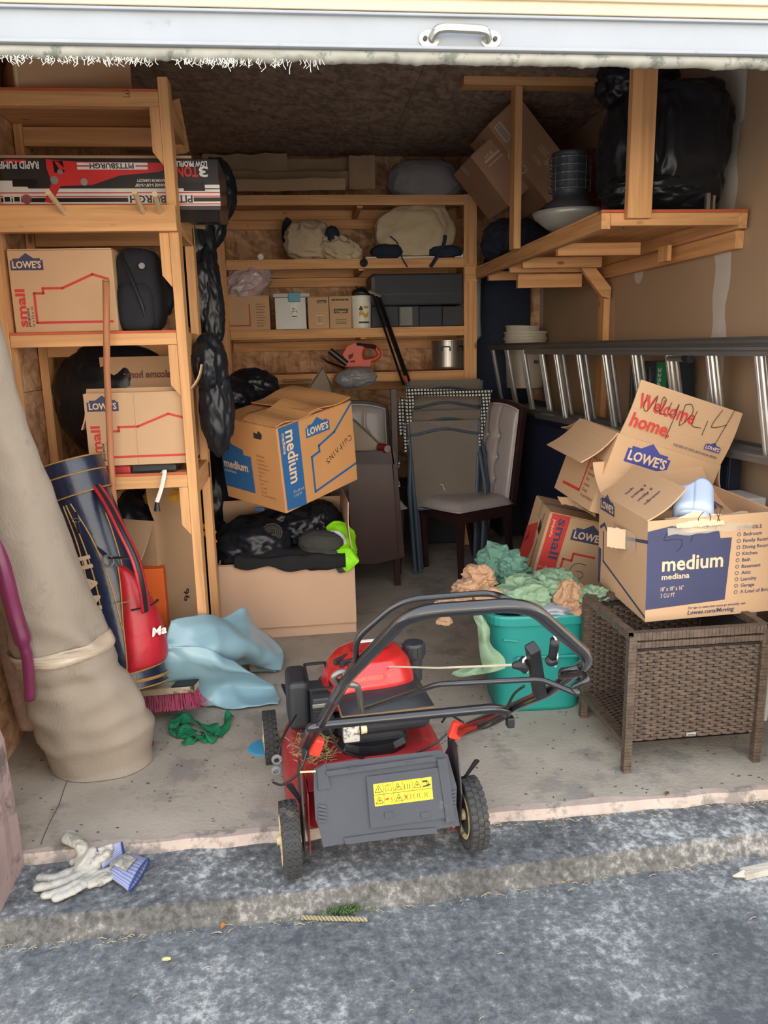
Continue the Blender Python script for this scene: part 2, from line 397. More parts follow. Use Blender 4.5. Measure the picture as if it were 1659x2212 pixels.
def asphalt(name, dark, light, thr):
    m = bpy.data.materials.new(name); n, bs = nodes(m); L = n.links
    tcn = n.nodes.new('ShaderNodeTexCoord')
    a = n.nodes.new('ShaderNodeTexNoise'); a.inputs['Scale'].default_value = 46; a.inputs['Detail'].default_value = 6; a.inputs['Roughness'].default_value = .68
    c = n.nodes.new('ShaderNodeTexNoise'); c.inputs['Scale'].default_value = 2.4; c.inputs['Detail'].default_value = 7; c.inputs['Roughness'].default_value = .65
    L.new(tcn.outputs['Object'], a.inputs[0]); L.new(tcn.outputs['Object'], c.inputs[0])
    k = n.nodes.new('ShaderNodeMath'); k.operation = 'MULTIPLY_ADD'; k.inputs[1].default_value = .95; L.new(c.outputs[0], k.inputs[0]); L.new(a.outputs[0], k.inputs[2])
    rp = n.nodes.new('ShaderNodeValToRGB'); e = rp.color_ramp.elements
    e[0].position = thr - .11; e[0].color = srgb(dark); e[1].position = thr + .11; e[1].color = srgb(light)
    q = e.new(thr); q.color = srgb([(x + y * .75) / 1.9 for x, y in zip(dark, light)])
    sc = n.nodes.new('ShaderNodeMath'); sc.operation = 'MULTIPLY'; sc.inputs[1].default_value = .5; L.new(k.outputs[0], sc.inputs[0])
    L.new(sc.outputs[0], rp.inputs[0]); L.new(rp.outputs[0], bs.inputs['Base Color'])
    bp = n.nodes.new('ShaderNodeBump'); bp.inputs['Strength'].default_value = .8; bp.inputs['Distance'].default_value = .006
    L.new(a.outputs[0], bp.inputs['Height']); L.new(bp.outputs[0], bs.inputs['Normal']); bs.inputs['Roughness'].default_value = .85
    return m
ASP1 = asphalt('apron_asphalt', (64, 67, 71), (182, 183, 181), .50)
ASP2 = asphalt('drive_asphalt', (72, 76, 81), (172, 174, 173), .517)
CURB = asphalt('curb_side', (66, 64, 61), (168, 162, 154), .515)
e0 = at(0, 1990, Z=-.045); e1 = at(660, 1930, Z=-.045); e2 = at(1659, 1800, Z=-.045)
def edgeY(x):
    a, c = (e0, e1) if x < e1.x else (e1, e2); t = (x - a.x) / (c.x - a.x); t = max(-2, min(2.5, t)); return a.y + (c.y - a.y) * t
b = B()
def apron(u, v):
    x = -3 + 7 * u; ey = edgeY(x) + .012 * noise.noise(Vector((x * 11, 2, 0)))
    y1 = YD + .01; y = ey + (y1 - ey) * (1 - v); z = -.028 - .012 * v + .004 * noise.noise(Vector((x * 6, y * 6, 0)))
    return (x, y, z)
b.grid(apron, 400, 20)
struct(b, 'apron', ASP1, smooth=True)
b = B()
def curb(u, v):
    x = -3 + 7 * u; ey = edgeY(x) + .012 * noise.noise(Vector((x * 11, 2, 0)))
    n = noise.noise(Vector((x * 25, v * 3, 4)))
    return (x, ey - .035 * v + .008 * n * (1 if 0 < v < 1 else 0), -.040 - .06 * v + .004 * noise.noise(Vector((x * 6, ey * 6, 0))) * (1 - v))
b.grid(curb, 400, 5)
struct(b, 'trim_1', CURB, smooth=True)
b = B()
b.grid(lambda u, v: (-3 + 7 * u, (edgeY(-3 + 7 * u)) * (1 - v) + -1.5 * v, -.098 + .004 * noise.noise(Vector(((-3 + 7 * u) * 4, v * 9, 0)))), 120, 40)
b.box(-40, 40, -40, -1.4, -.3, -.1)
struct(b, 'driveway', ASP2)

# walls: sheets are separate panels
def panels(name, mt, quads, th, child='panel'):
    """name: backing wall; quads: list of (x0,x1,y0,y1,z0,z1) sheets proud of it"""
    return None
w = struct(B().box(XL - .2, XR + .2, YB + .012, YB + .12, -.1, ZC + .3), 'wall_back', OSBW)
for x0, x1 in ((XL, .10), (.103, 1.32), (1.323, XR)):
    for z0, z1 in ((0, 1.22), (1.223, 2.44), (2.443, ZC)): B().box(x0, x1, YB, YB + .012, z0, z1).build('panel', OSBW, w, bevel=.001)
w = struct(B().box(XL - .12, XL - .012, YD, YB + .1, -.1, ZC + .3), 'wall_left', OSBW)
for y0, y1 in ((YD, 3.38), (3.383, 4.6), (4.603, YB)):
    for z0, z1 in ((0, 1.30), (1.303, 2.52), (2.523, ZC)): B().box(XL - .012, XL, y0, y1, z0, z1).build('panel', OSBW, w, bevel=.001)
w = struct(B().box(XR + .012, XR + .12, YD, YB + .1, -.1, ZC + .3), 'wall_right', DRY)
for y0, y1 in ((YD, 3.38), (3.383, 4.6), (4.603, YB)): B().box(XR, XR + .012, y0, y1, 0, ZC).build('panel', DRY, w)
# joint compound over the sheet joints, with ragged edges
def mudstrip(pxl, seed, wmax):
    yc, zz0, zz1 = pxl; b = B(); n = 60
    L_ = []; 
    for i in range(n + 1):
        z = zz0 + (zz1 - zz0) * i / n
        L_.append((XR - .0015, yc - wmax * (.7 + .5 * noise.noise(Vector((z * 6, seed, 0)))), z)); L_.append((XR - .0025, yc, z)); L_.append((XR - .0015, yc + wmax * (.6 + .5 * noise.noise(Vector((z * 5, seed + 4, 0)))), z))
    f = []
    for i in range(n):
        for k in range(2): f.append((i * 3 + k, i * 3 + k + 1, i * 3 + 4 + k, i * 3 + 3 + k))
    b.add(L_, f); return b.build('joint_compound', MUD, w)
yj = at(1556, 640, X=XR).y
mudstrip((yj, .2, ZC), 1, .10)
mudstrip((YB - .05, .2, 2.0), 2, .04)
for px, py in ((1380, 585), (1232, 585), (1312, 560)):   # filler dabs over screws
    p = at(px, py, X=XR - .002); b = B(); n = 14
    b.add([(p.x, p.y + .06 * cos(2 * pi * k / n) * (1 + .3 * noise.noise(Vector((k, px, 0)))), p.z + .07 * sin(2 * pi * k / n)) for k in range(n)], [tuple(range(n))]); b.build('filler_dab', MUD, w)
# upper corner mud patch
b = B(); n = 40
b.grid(lambda u, v: (XR - .002, yj - .1 + u * 1.3, ZC - v * (.12 + .35 * max(0, 1 - u * 1.1) ** 2 + .12 * noise.noise(Vector((u * 7, 0, 0))))), 30, 1); b.build('joint_compound', MUD, w)

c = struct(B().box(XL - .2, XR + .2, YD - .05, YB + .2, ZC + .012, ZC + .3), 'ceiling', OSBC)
for x0, x1 in ((XL, .697), (.70, XR)):
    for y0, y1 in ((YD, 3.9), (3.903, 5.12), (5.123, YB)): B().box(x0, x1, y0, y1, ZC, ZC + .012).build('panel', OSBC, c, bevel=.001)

# facade outside the opening
FAC = mat('painted_facade', (214, 196, 168), .7, vary=.05)
JAMB = mat('jamb_stained', (160, 136, 130), .9, vary=.2, vs=5, bump=.3, bs=30, dirt=(104, 90, 84), ds=5, dthr=.47)
JX = -.885
struct(B().box(-6, JX - .2, 1.98, 2.16, -.1, 3.4).box(1.62, 6, 1.98, 2.16, -.1, 3.4).box(JX - .2, 1.62, 2.08, 2.16, 2.36, 3.4).box(-6, 6, 2.16, 9, 3.2, 3.4), 'wall_front', FAC)
b = B(); ZN = 26
b.grid(lambda u, v: (JX + .008 * noise.noise(Vector((v * 9, 0, u * 3))) + (.012 if v < .2 else 0), 2.14 - u * .2, -.06 + v * 2.4), 4, 60)
b.grid(lambda u, v: (JX - .22 * u + (.008 * noise.noise(Vector((v * 9, 0, 3))) + (.012 if v < .2 else 0)) * (1 - u), 1.94, -.06 + v * 2.4), 6, 60)
b.box(JX - .22, JX - .004, 1.945, 2.14, -.06, 2.36)
struct(b, 'trim_2', JAMB)
# raised sectional door: its lowest section
DW = mat('door_white_steel', (148, 152, 158), .5, vary=.04, vs=8, bump=.06, bs=30, dirt=(134, 139, 145), ds=9, dthr=.6)
DC = mat('door_cream', (196, 178, 152), .6, vary=.04)
SEAL = mat('door_seal', (150, 148, 139), .85, vary=.12, vs=15, dirt=(104, 108, 98), ds=16, dthr=.54)
dz = 2.123
X0, X1 = -1.05, 1.62
ddoor = struct(B().box(X0, X1, 2.045, 2.085, dz + .028, dz + .105).box(X0, X1, 2.033, 2.047, dz + .10, dz + .107).box(X0, X1, 2.032, 2.046, dz + .028, dz + .036), 'door_1', DW, bevel=.002)
B().box(X0, X1, 2.03, 2.085, dz + .1085, dz + .42).box(X0, X1, 2.02, 2.031, dz + .135, dz + .142).build('upper_section', DC, ddoor, bevel=.003)
b = B()
def seal(u, v):
    x = X0 + (X1 - X0) * u; a = v * 2 * pi; zb = .006 * noise.noise(Vector((x * 14, 0, 0))) + .004 * noise.noise(Vector((x * 60, 1, 0)))
    return (x, 2.058 - .018 * sin(a) * 1.0, dz + .016 + .014 * cos(a) + (zb if cos(a) < 0 else 0))
b.grid(seal, 420, 12); b.build('rubber_seal', SEAL, ddoor, smooth=True)
b = B(); random.seed(3)  # frayed scraps of lint and web hanging off the seal
for i in range(260):
    x = random.choice([random.uniform(-.7, .1), random.uniform(-.25, .02), random.uniform(-.65, -.3)]); l = random.uniform(.004, .018) * (1.6 if random.random() < .1 else 1)
    p = Vector((x, 2.05 + random.uniform(-.01, .01), dz + .004)); b.tube([p, p + Vector((random.uniform(-.006, .006), 0, -l * .6)), p + Vector((random.uniform(-.008, .008), 0, -l))], .0008, 3)
tag(b.build('lint', mat('lint', (215, 215, 205), .9), ddoor), kind='stuff')
# lift handle
STEEL = mat('galvanised', (178, 178, 172), .35, .85, vary=.12, vs=20)
hl, hr = at(915, 83, Y=2.04), at(1073, 84, Y=2.04)
h = B()
for q, s in ((hl, 1), (hr, -1)):
    h.lathe([(.0, 0), (.026, 0), (.026, .003), (.0, .003)], 16, None, Matrix.Translation((q.x + s * .014, 2.0445, q.z - .0)) @ Matrix.Rotation(pi / 2, 4, 'X'), 1, .8)
mz = (hl.z + hr.z) / 2
h.tube(rounded([(hl.x + .02, 2.04, mz), (hl.x + .03, 2.018, mz + .012), (hl.x + .05, 2.014, mz + .014), (hr.x - .05, 2.014, mz + .012), (hr.x - .03, 2.018, mz + .01), (hr.x - .02, 2.04, mz)], .012), .009, 10, flat=1.3)
hh = h.build('lift_handle', STEEL, ddoor, smooth=False, bevel=.001)
b = B()
for q, s in ((hl, 1), (hr, -1)):
    for k in (0,):
        b.lathe([(0, 0), (.0055, 0), (.0055, .004), (.003, .005)], 8, None, Matrix.Translation((q.x + s * .004, 2.041, q.z)) @ Matrix.Rotation(pi / 2, 4, 'X'))
b.build('bolt', mat('bolt_dark', (70, 66, 62), .6, .5), hh)

# ------------------------------------------------------------------ lumber racks
EDGE = mat('shelf_board_red_edge', (196, 96, 62), .8, vary=.1, vs=20)
# left rack
YF = 3.15; YR = at(426, 900, X=-.46).y; XA, XP = XL + .005, at(362, 470, Y=YF).x
LS = thing('lumber_rack', 'pine storage rack along the left wall with pegs on its second rail', 'shelf', (-.7, YF, 0))
PW = .036
def part(o, name, m, *bx, **k):
    b = B()
    for q in bx: b.box(*q)
    return b.build(name, m, o, world=True, bevel=.0015, **k)
part(LS, 'post', WZ, (XP, XP + PW, YF, YF + .089, 0, 2.43))
part(LS, 'post', WZ, (XA, XA + PW, YF, YF + .089, 0, 2.43))
part(LS, 'post', WZ, (XP + .0, XP + PW, YR - .02, YR + .064, 0, 2.0))
part(LS, 'post', WZ, (XA, XA + PW, YR - .02, YR + .064, 0, 2.43))
lv = [at(200, 190, Y=YF).z, at(200, 447, Y=YF).z, at(200, 716, Y=YF).z, at(300, 1024, Y=YF).z]
hts = [.05, .092, .045, .05]
LVZ = lv
for i, (z, h_) in enumerate(zip(lv, hts)):
    zz = z - .010 if i != 1 else z
    part(LS, 'front_rail', WX, (XA + PW + .002, XP - .001 if i != 1 else XP + PW, YF - (.04 if i == 1 else .0), YF + (.0 if i == 1 else .038), zz - h_, zz))
    part(LS, 'rear_rail', WX, (XA + PW + .002, XP + PW, YR - .02, YR + .018, zz - .085, zz - .01))
    part(LS, 'side_rail', WY, (XP + .002, XP + PW - .002, YF + .09, YR - .022, zz - .089, zz))
    part(LS, 'shelf_board', WX, (XA, XP - .002, YF + .004, YR + .06, zz, zz + .010)); part(LS, 'board_edge', EDGE, (XA, XP - .002, YF + .001, YF + .0035, zz, zz + .010))
    b = B().prism([(XP - .036, zz - h_ - .001), (XP - .001, zz - h_ - .001), (XP - .001, zz - h_ - .20), (XP - .036, zz - h_ - .155)], 0, .038, None, Matrix(((1, 0, 0, 0), (0, 0, 1, YF), (0, 1, 0, 0), (0, 0, 0, 1))))
    b.build('cleat', WZ, LS, world=True, bevel=.001)
# diagonal at the back of the top bay
B().beam(at(372, 215, Y=YF + .35), at(395, 330, Y=YR - .03), .036, .07).build('brace', WY, LS, world=True)
DOW = mat('dowel', (214, 188, 150), .6, vary=.06, vs=20)
for (ax, ay), (bx_, by) in (((104, 415), (140, 462)), ((290, 414), (309, 460)), ((334, 419), (345, 460))):
    p1 = at(bx_, by, Y=YF - .04); p0 = at(ax, ay, Y=YF - .20)
    B().tube([p1 + Vector((0, .05, 0)) * .2, p0], .0095, 12).build('peg', DOW, LS, world=True, smooth=False)
# the pencilled mark on rails
b = B(); F = frame((at(267, 206, Y=YF).x, YF - .0005, at(267, 210, Y=YF).z), (1, 0, 0), (0, 0, 1))
for q, yy in ((0, YF), ): scrawl(b, F, [[(0, .9), (.8, 1), (.9, .6), (.4, .5), (.9, .4), (.9, 0), (0, .05)]], 0, 0, .022, .0016)
b.build('pencil_mark', None, LS, world=True)

# back rack
BF = 5.5
bz = [at(750, y, Y=BF).z for y in (421, 559, 709, 806)]
bl, br = at(452, 640, Y=BF).x, at(1003, 640, Y=BF).x
BS = thing('lumber_rack', 'wide pine storage rack against the back wall', 'shelf', ((bl + br) / 2, BF, 0))
part(BS, 'post', WZ, (bl, bl + .06, BF + .03, BF + .119, 0, bz[0])); part(BS, 'post', WZ, (bl + .062, bl + .122, BF, BF + .089, 0, bz[0]))
part(BS, 'post', WZ, (br, br + .089, BF - .0, BF + .038, 0, bz[0] + .003)); part(BS, 'post', WZ, (br, br + .089, YB - .045, YB - .005, 0, bz[0]))
part(BS, 'post', WZ, (bl, bl + .089, YB - .045, YB - .005, 0, bz[0]))
part(BS, 'spacer_block', WX, (br + .002, br + .087, BF - .012, BF - .001, bz[1] - .16, bz[1] - .04))
for i, z in enumerate(bz):
    part(BS, 'front_rail', WX, (bl + .124, br - .001, BF, BF + .038, z - .064, z - .010))
    part(BS, 'rear_rail', WX, (bl + .1, br - .001, YB - .043, YB - .004, z - .075, z - .010))
    part(BS, 'wall_cleat', WX, (bl + .1, br - .001, YB - .06, YB - .044, z - .145, z - .08))
    part(BS, 'cross_rail', WY, (.45, .488, BF + .04, YB - .046, z - .075, z - .010))
    part(BS, 'shelf_board', WX, (bl + .124, br + .0, BF + .001, YB - .06, z - .0095, z))
    for s in (bl + .03, br + .05): part(BS, 'side_rail', WY, (s, s + .036, BF + .12, YB - .046, z - .075, z - .010))

# overhead rack on the right, hung from the ceiling
OZ = at(1450, 452, Y=3.2).z; OXL = at(1300, 455, Y=3.2).x; OY0, OY1 = 3.2, 5.46
OS = thing('hanging_rack', 'pine loft shelf hung from the ceiling beside the right wall', 'shelf', (1.5, OY0, OZ))
part(OS, 'shelf_board', WY, (OXL, XR - .02, OY0 + .003, OY1, OZ - .012, OZ)); part(OS, 'board_edge', EDGE, (OXL, XR - .02, OY0, OY0 + .0025, OZ - .012, OZ))
part(OS, 'front_rail', WX, (OXL + .04, XR - .06, OY0, OY0 + .038, OZ - .062, OZ - .013))
part(OS, 'side_rail', WY, (OXL, OXL + .038, OY0, OY1, OZ - .075, OZ - .013))
part(OS, 'side_rail', WY, (XR - .06, XR - .022, OY0, OY1, OZ - .075, OZ - .013))
part(OS, 'ledger', WY, (XR - .04, XR - .002, OY0 + .05, OY1, OZ - .15, OZ - .077))
for y, xr in ((3.85, .46), (4.45, .5), (4.72, .5), (5.25, .52)): part(OS, 'joist', WX, (OXL + .04, OXL + xr, y, y + .038, OZ - .135 + .03, OZ - .047))
part(OS, 'joist', WX, (OXL + .1, OXL + .5, 4.76, 4.8, OZ - .19, OZ - .11))
for y in (3.7, 4.65): part(OS, 'wedge', WZ, (XR - .12, XR - .1, y, y + .1, OZ - .15, OZ - .077))
p = at(1384, 470, Y=3.15); part(OS, 'hanger_post', WZ, (p.x - .05, p.x + .05, 3.16, 3.198, p.z, ZC))
yh = 4.35; p = at(1114, 538, Y=yh); part(OS, 'hanger_post', WZ, (p.x - .018, p.x + .022, yh - .02, yh + .069, p.z, ZC - .045))
t0 = at(1000, 192, Y=yh); t1 = at(1290, 196, Y=yh); part(OS, 'ceiling_cleat', WX, (t0.x, t1.x, yh - .03, yh + .06, ZC - .044, ZC - .002))
a1 = at(1238, 545, Y=4.75); a2 = at(1316, 635, Y=4.6)
a2 = Vector((XR - .06, 4.7, at(1316, 640, X=XR - .06).z)); bq = [at(x, y, Y=4.60) for x, y in ((1232, 546), (1262, 546), (1321, 622), (1318, 645), (1300, 640))]; b = B(); b.add(bq + [p + Vector((0, .04, 0)) for p in bq], [(4, 3, 2, 1, 0), (5, 6, 7, 8, 9)] + [(i, (i + 1) % 5, 5 + (i + 1) % 5, 5 + i) for i in range(5)]); b.build('brace', WX, OS, world=True, bevel=.001)
part(OS, 'wall_post', WZ, (XR - .045, XR - .004, 4.66, 4.75, .3, a2.z + .04))
# ------------------------------------------------------------------ things on the left rack
def small_prints(g, fs, w, d, h, col=RED, flip=False):
    F = fs['F']
    line(g, F, [(w * .22 + x * w * .72, h * .12 + y * h * .58) for x, y in HOUSE] , .009, col); line(g, F, [(w * .22, h * .12), (w * .95, h * .12)], .009, col)
    logo(g, F, w * .05 - .01, h * .76, .12, NAVY)
    text(g, F, 'small', w * .075 + .02, h * .07, .034, col, 90, .03, width=.14)
    text(g, F, 'pequeña', w * .155, h * .07, .012, INK, 90, .01, width=.07)
    text(g, F, '16 x 12 x 12', w * .195, h * .07, .009, INK, 90, .01, width=.075)
sy = lv[2]
p0 = at(34, 712, Y=YF + .03); p1 = at(259, 713, Y=YF + .03); cx = (p0.x + p1.x) / 2
carton('moving_box', 'closed small moving box with a red house outline, left rack above the broom handle', (p1.x - p0.x, .36, at(140, 536, Y=YF + .03).z - lv[2] - .006), PM((cx, YF + .215, lv[2] + .001), (0, 0, -1.5)), group=None, prints=small_prints)
bh = lv[3]
p0 = at(190, 1010, Y=YF + .02); p1 = at(418, 1000, Y=YF + .02)
def sp2(g, fs, w, d, h):
    small_prints(g, fs, w, d, h); F = fs['F']; line(g, F, [(w * .47, 0), (w * .475, h)], .0025, CARDD)
    R_ = fs['R']; text(g, R_, 'small', .05, .18, .04, RED, 0, .03, width=.14); scrawl(g, R_, [[(0, 0), (.5, 1), (.8, .2)], [(1, 0), (1.3, .9), (1.7, .1)]], .06, .08, .05)
    f = flapframe((w, d, h), 'B', 96); text(g, f, 'Welcome home.', .06, .05, .03, mat('faded_print', (120, 80, 72), .8), 0, .03, width=.25)
carton('moving_box', 'open small moving box with raised flaps on the lowest tier of the left rack', (.40, .30, .285), PM(((p0.x + p1.x) / 2, YF + .175, lv[3] + .034), (0, 0, 1)), flaps=[('B', 96, .14), ('L', 262, .14), ('R', 120, .12), ('F', 20, .05)], prints=sp2)
# flat red and black case beneath it
o = thing('flat_case', 'flat red and black case lying under the open box on the left rack', 'case', (-.7, YF + .1, lv[3] + .001))
B().box(-.24, .02, -.085, .2, 0, .030).build('body', mat('case_red', (170, 40, 45), .5, vary=.3, vs=14), o, bevel=.008)
B().box(.02, .2, -.09, .2, 0, .031).build('end_cap', BLACK, o, bevel=.01)

# jack carton, upside down, through the post
JK = mat('jack_box_black', (38, 36, 40), .35, vary=.1, coat=.5); JR = mat('jack_red', (205, 45, 48), .35, coat=.5); JW = mat('jack_white', (222, 220, 216), .35, coat=.4); JD = mat('jack_dark', (24, 22, 26), .3)
x0 = at(-30, 400, Y=YF + .1).x; x1 = at(474, 400, Y=YF + .1).x; jh = at(200, 335, Y=YF + .1).z - lv[1]
o = thing('jack_carton', 'glossy black and red jack carton lying upside down on the left rack', 'box', ((x0 + x1) / 2, YF + .28, lv[1] + .002))
w, d = x1 - x0, .35
B().box(-w / 2, w / 2, -d / 2, d / 2, 0, jh - .012).build('body', JK, o, bevel=.004)
g = B(); vs = []
b = B().box(-w / 2, w / 2 - .1, -d / 2 + .002, d / 2, jh - .011, jh + .0); b.build('lid', CARDD, o, bevel=.004)
g = B(); F = frame((-w / 2, -d / 2 - .0006, 0), (1, 0, 0), (0, 0, 1)); F2 = F @ Matrix.Rotation(pi, 4, 'Z'); F2.translation = F @ Vector((w, jh, 0))   # upside-down frame
def jx(px): return at(px, 400, Y=YF + .1).x - x0
def jz(py): return at(200, py, Y=YF + .1).z - lv[1]
def q(a, b_, c, d_, m, off=.0008): poly(g, F, [(jx(a), jz(d_)), (jx(c), jz(d_)), (jx(c), jz(b_)), (jx(a), jz(b_))], m, off)
q(-30, 408, 474, 446, JW); poly(g, F, [(jx(-30), jz(408)), (jx(60), jz(408)), (jx(52), jz(391)), (jx(-30), jz(391))], JW); poly(g, F, [(jx(415), jz(410)), (jx(474), jz(410)), (jx(474), jz(400)), (jx(420), jz(400))], JW)
for y in (416, 424, 441): q(-30, y, 474, y + 2.5, JR, .0012)
q(-30, 428, 474, 437, JD, .0013)
poly(g, F, [(jx(x), jz(y)) for x, y in ((104, 345), (170, 350), (345, 352), (345, 372), (260, 380), (200, 400), (130, 403), (108, 440), (92, 436), (112, 395), (104, 365))], JR, .0014)
poly(g, F, [(jx(x), jz(y)) for x, y in ((345, 352), (355, 352), (355, 368), (345, 372))], JR, .0014)
for cx_, cy_, r_ in ((118, 390, 9), (182, 394, 8), (132, 372, 6)):
    poly(g, F, [(jx(cx_) + r_ * .0017 * cos(a * .6), jz(cy_) + r_ * .0017 * sin(a * .6)) for a in range(10)], STEEL, .0018)
poly(g, F, [(jx(x), jz(y)) for x, y in ((118, 348), (140, 348), (142, 372), (120, 374))], JD, .0017); poly(g, F, [(jx(x), jz(y)) for x, y in ((122, 350), (130, 350), (143, 366), (133, 370))], JR, .002)
q(170, 352, 322, 367, JW, .002); 
for a in (170, 296): q(a, 358, a + 26, 361, JR, .0022)
def itext(s, px, py, h, wd, m, off=.0024):   # px,py: image right-bottom = start of the inverted text
    text(g, F2, s, w - jx(px), jh - jz(py), h, m, 0, .03, width=wd, off=off)
itext('PITTSBURGH', 292, 354, .018, jx(292) - jx(197), JK)
itext('RAPID PUMP', 88, 350, .026, jx(88) - jx(2), JW); q(14, 346, 62, 352, JR, .002)
itext('LOW PROFILE', 450, 349, .019, jx(450) - jx(382), JW)
itext('3', 451, 361, .036, jx(451) - jx(431), JW); itext('TON', 430, 361, .036, jx(430) - jx(383), JR)
itext('LIFTING RANGE 3-1/8"-19-7/8"', 384, 398, .010, jx(384) - jx(292), JW); itext('6,000 LB MAXIMUM CAPACITY', 384, 388, .010, jx(384) - jx(296), JW)
q(274, 425, 416, 440, JW, .0022); itext('PITTSBURGH', 414, 424, .026, jx(414) - jx(278), JK, .0026)
q(27, 388, 80, 404, JD, .0026); q(396, 395, 442, 414, JD, .0026)
for cx_, wd_ in ((12, 18), (33, 18)): q(cx_ - 9, 423, cx_ + 9, 439, JW, .0028); q(cx_ - 6, 426, cx_ + 6, 436, JD, .003)
poly(g, F, [(jx(54) + .018 * cos(a * .52), jz(431) + .018 * sin(a * .52)) for a in range(12)], mat('seal_print', (150, 90, 92), .4), .0028)
g.build('printing', None, o)
b = B(); q0 = at(374, 452, Y=YF + .1) - Vector(o.location); q1 = at(476, 482, Y=YF + .1) - Vector(o.location)
b.grid(lambda u, v: (q0.x + (q1.x - q0.x) * u, -d / 2 - .004 - .015 * v + .003 * sin(u * 22), 0 + (q1.z) * v + .002), 20, 4); b.build('hanging_flap', JK, o, solid=.004)
# tan rolled board behind the jack carton
o = thing('carton', 'long thin tan carton lying behind the jack carton', 'box', (-.72, YF + .62, lv[1] + .002))
B().box(-.36, .34, -.06, .10, 0, .2).build('body', CARDD, o, bevel=.003)
B().box(-.36, .34, -.061, .019, .2, .204).build('flap', CARDD, o)
# black backpack & dark duffel on tier three
o = thing('backpack', 'dark grey backpack standing right of the small box on the left rack', 'bag', (at(312, 712, Y=YF + .15).x, YF + .17, lv[2] + .002))
b = B(); blob(b, (0, 0, .155), (.088, .11, .16), 3, .05, 2.5, 4, .55, 0); b.build('body', DARK, o, smooth=True)
b = B(); blob(b, (-.01, -.085, .09), (.07, .05, .095), 5, .05, 2, 3, .6, 0); b.build('pocket', DARK, o, smooth=True)
b = B().tube(smoothpath([(-.05, -.1, .29), (-.02, -.13, .22), (.02, -.14, .1), (.03, -.12, .03)]), .008, 6, flat=.4); b.build('strap', BLACK, o)
B().lathe([(.0, 0), (.012, 0), (.012, .004), (0, .004)], 10, None, PM((.03, -.125, .24), (80, 0, 0))).build('buckle', STEEL, o)
def bagthing(label, blobs, group=None, m=None, name='garbage_bag', cat='bag', smooth=True):
    c0 = blobs[0][0]; o = thing(name, label, cat, (c0[0], c0[1], min(bb[0][2] - bb[1][2] for bb in blobs)), (0, 0, 0), group)
    b = B()
    for i, (c, r, sd, *kw) in enumerate(blobs):
        kw = kw[0] if kw else {}; a = dict(amp=.15, freq=2.0, sub=5 if max(r) > .1 else 4); a.update(kw); blob(b, c, r, sd, **a)
    b.build('bag', m or BAG, o, world=True, smooth=smooth); return o
def bb(px, py, Y, rx, rz, ry=None, sd=0, **k):
    """bag lobe: centre in the picture, depth, radii in metres"""
    c = at(px, py, Y=Y); return (tuple(c), (rx, ry or rx * .8, rz), sd, k)
bagthing('black garbage bag filling the back of the third tier of the left rack', [((-.78, YF + .48, lv[2] + .17), (.26, .14, .17), 4, dict(amp=.1))])
bagthing('bulging black garbage bag behind the open box on the lowest tier', [((-.80, YF + .46, lv[3] + .27), (.27, .14, .26), 5, dict(amp=.1)), ((-.58, YF + .46, lv[3] + .22), (.12, .14, .21), 6)])
bagthing('black garbage bag slumped over the left rack edge below the second black bundle', [((XP + .10, YR - .28, 1.40), (.07, .08, .12), 8), ((XP + .115, YR - .26, 1.22), (.07, .07, .2), 9)])
bagthing('long black plastic bundle hanging beside the upper right of the left rack', [bb(470, 412, 3.9, .085, .14, .07, 15), bb(440, 470, 3.84, .10, .15, .07, 17), bb(418, 540, 3.78, .095, .26, .07, 11, amp=.28, freq=1.5), bb(436, 630, 3.74, .085, .20, .07, 12, amp=.25), bb(456, 672, 3.72, .058, .17, .05, 13, amp=.2, freq=1.6)])
bagthing('black garbage bag at floor level behind the left rack post', [((-.55, 4.35, .30), (.15, .2, .30), 17), ((-.50, 4.45, .62), (.13, .18, .32), 18)])
bagthing('black garbage bag on the floor under the left rack behind the golf bag', [((-.86, 3.65, .22), (.2, .2, .24), 21), ((-.78, 3.6, .60), (.2, .18, .24), 22)])
# box on top tier, cut by the door
o = carton('moving_box', 'tan box on top of the left rack, half hidden by the door', (.42, .4, .32), PM((at(70, 160, Y=YF + .3).x + .12, YF + .30, lv[0] + .003), (0, 0, 24)), prints=lambda g, fs, w, d, h: (text(g, fs['L'], 'STZ', .1, .13, .06, INK, 0, .02), line(g, fs['F'], [(.01, 0), (.01, h)], .008, PALE)))
# cartons, cloth under the lowest tier
def open_note(g, fs, w, d, h):
    F = fs['R']; logo(g, fs['F'], .03, .30, .05, NAVY, PALE, 90)
    for k in range(5): line(g, fs['F'], [(.04, .06 + k * .03), (.12, .06 + k * .03)], .002, NAVY)
    text(g, fs['R'], '96', .2, .34, .04, INK, 90, .02)
F_ = at(325, 1330, Y=YF + .16)
carton('moving_box', 'open brown box with one flap folded out, on the floor under the left rack', (.26, .34, at(300, 1125, Y=YF + .18).z), PM((at(345, 1300, Y=YF + .3).x, YF + .36, .001), (0, 0, -28)), flaps=[('F', 232, .26), ('B', 80, .12), ('L', 100, .1), ('R', 80, .16)], mt=CARDD, prints=open_note)
o = thing('cloth', 'mustard yellow cloth stuffed in the box under the left rack', 'cloth', (F_.x + .05, YF + .4, .62))
b = B(); c = at(355, 1072, Y=YF + .36); blob(b, c, (.085, .08, .05), 31, .25, 3, 4); b.build('cloth', mat('mustard_cloth', (200, 146, 48), .9, vary=.25, bump=.4, bs=70), o, world=True, smooth=True)
o = thing('orange_carton', 'orange printed carton under the left rack behind the red pocket', 'box', (at(335, 1290, Y=YF + .12).x, YF + .14, 0))
B().box(-.045, .045, -.03, .03, 0, at(335, 1230, Y=YF + .1).z).build('body', mat('orange_print', (214, 92, 30), .6), o, bevel=.003)
B().box(-.046, .046, -.031, .031, .05, .09).build('label', WHITE, o)
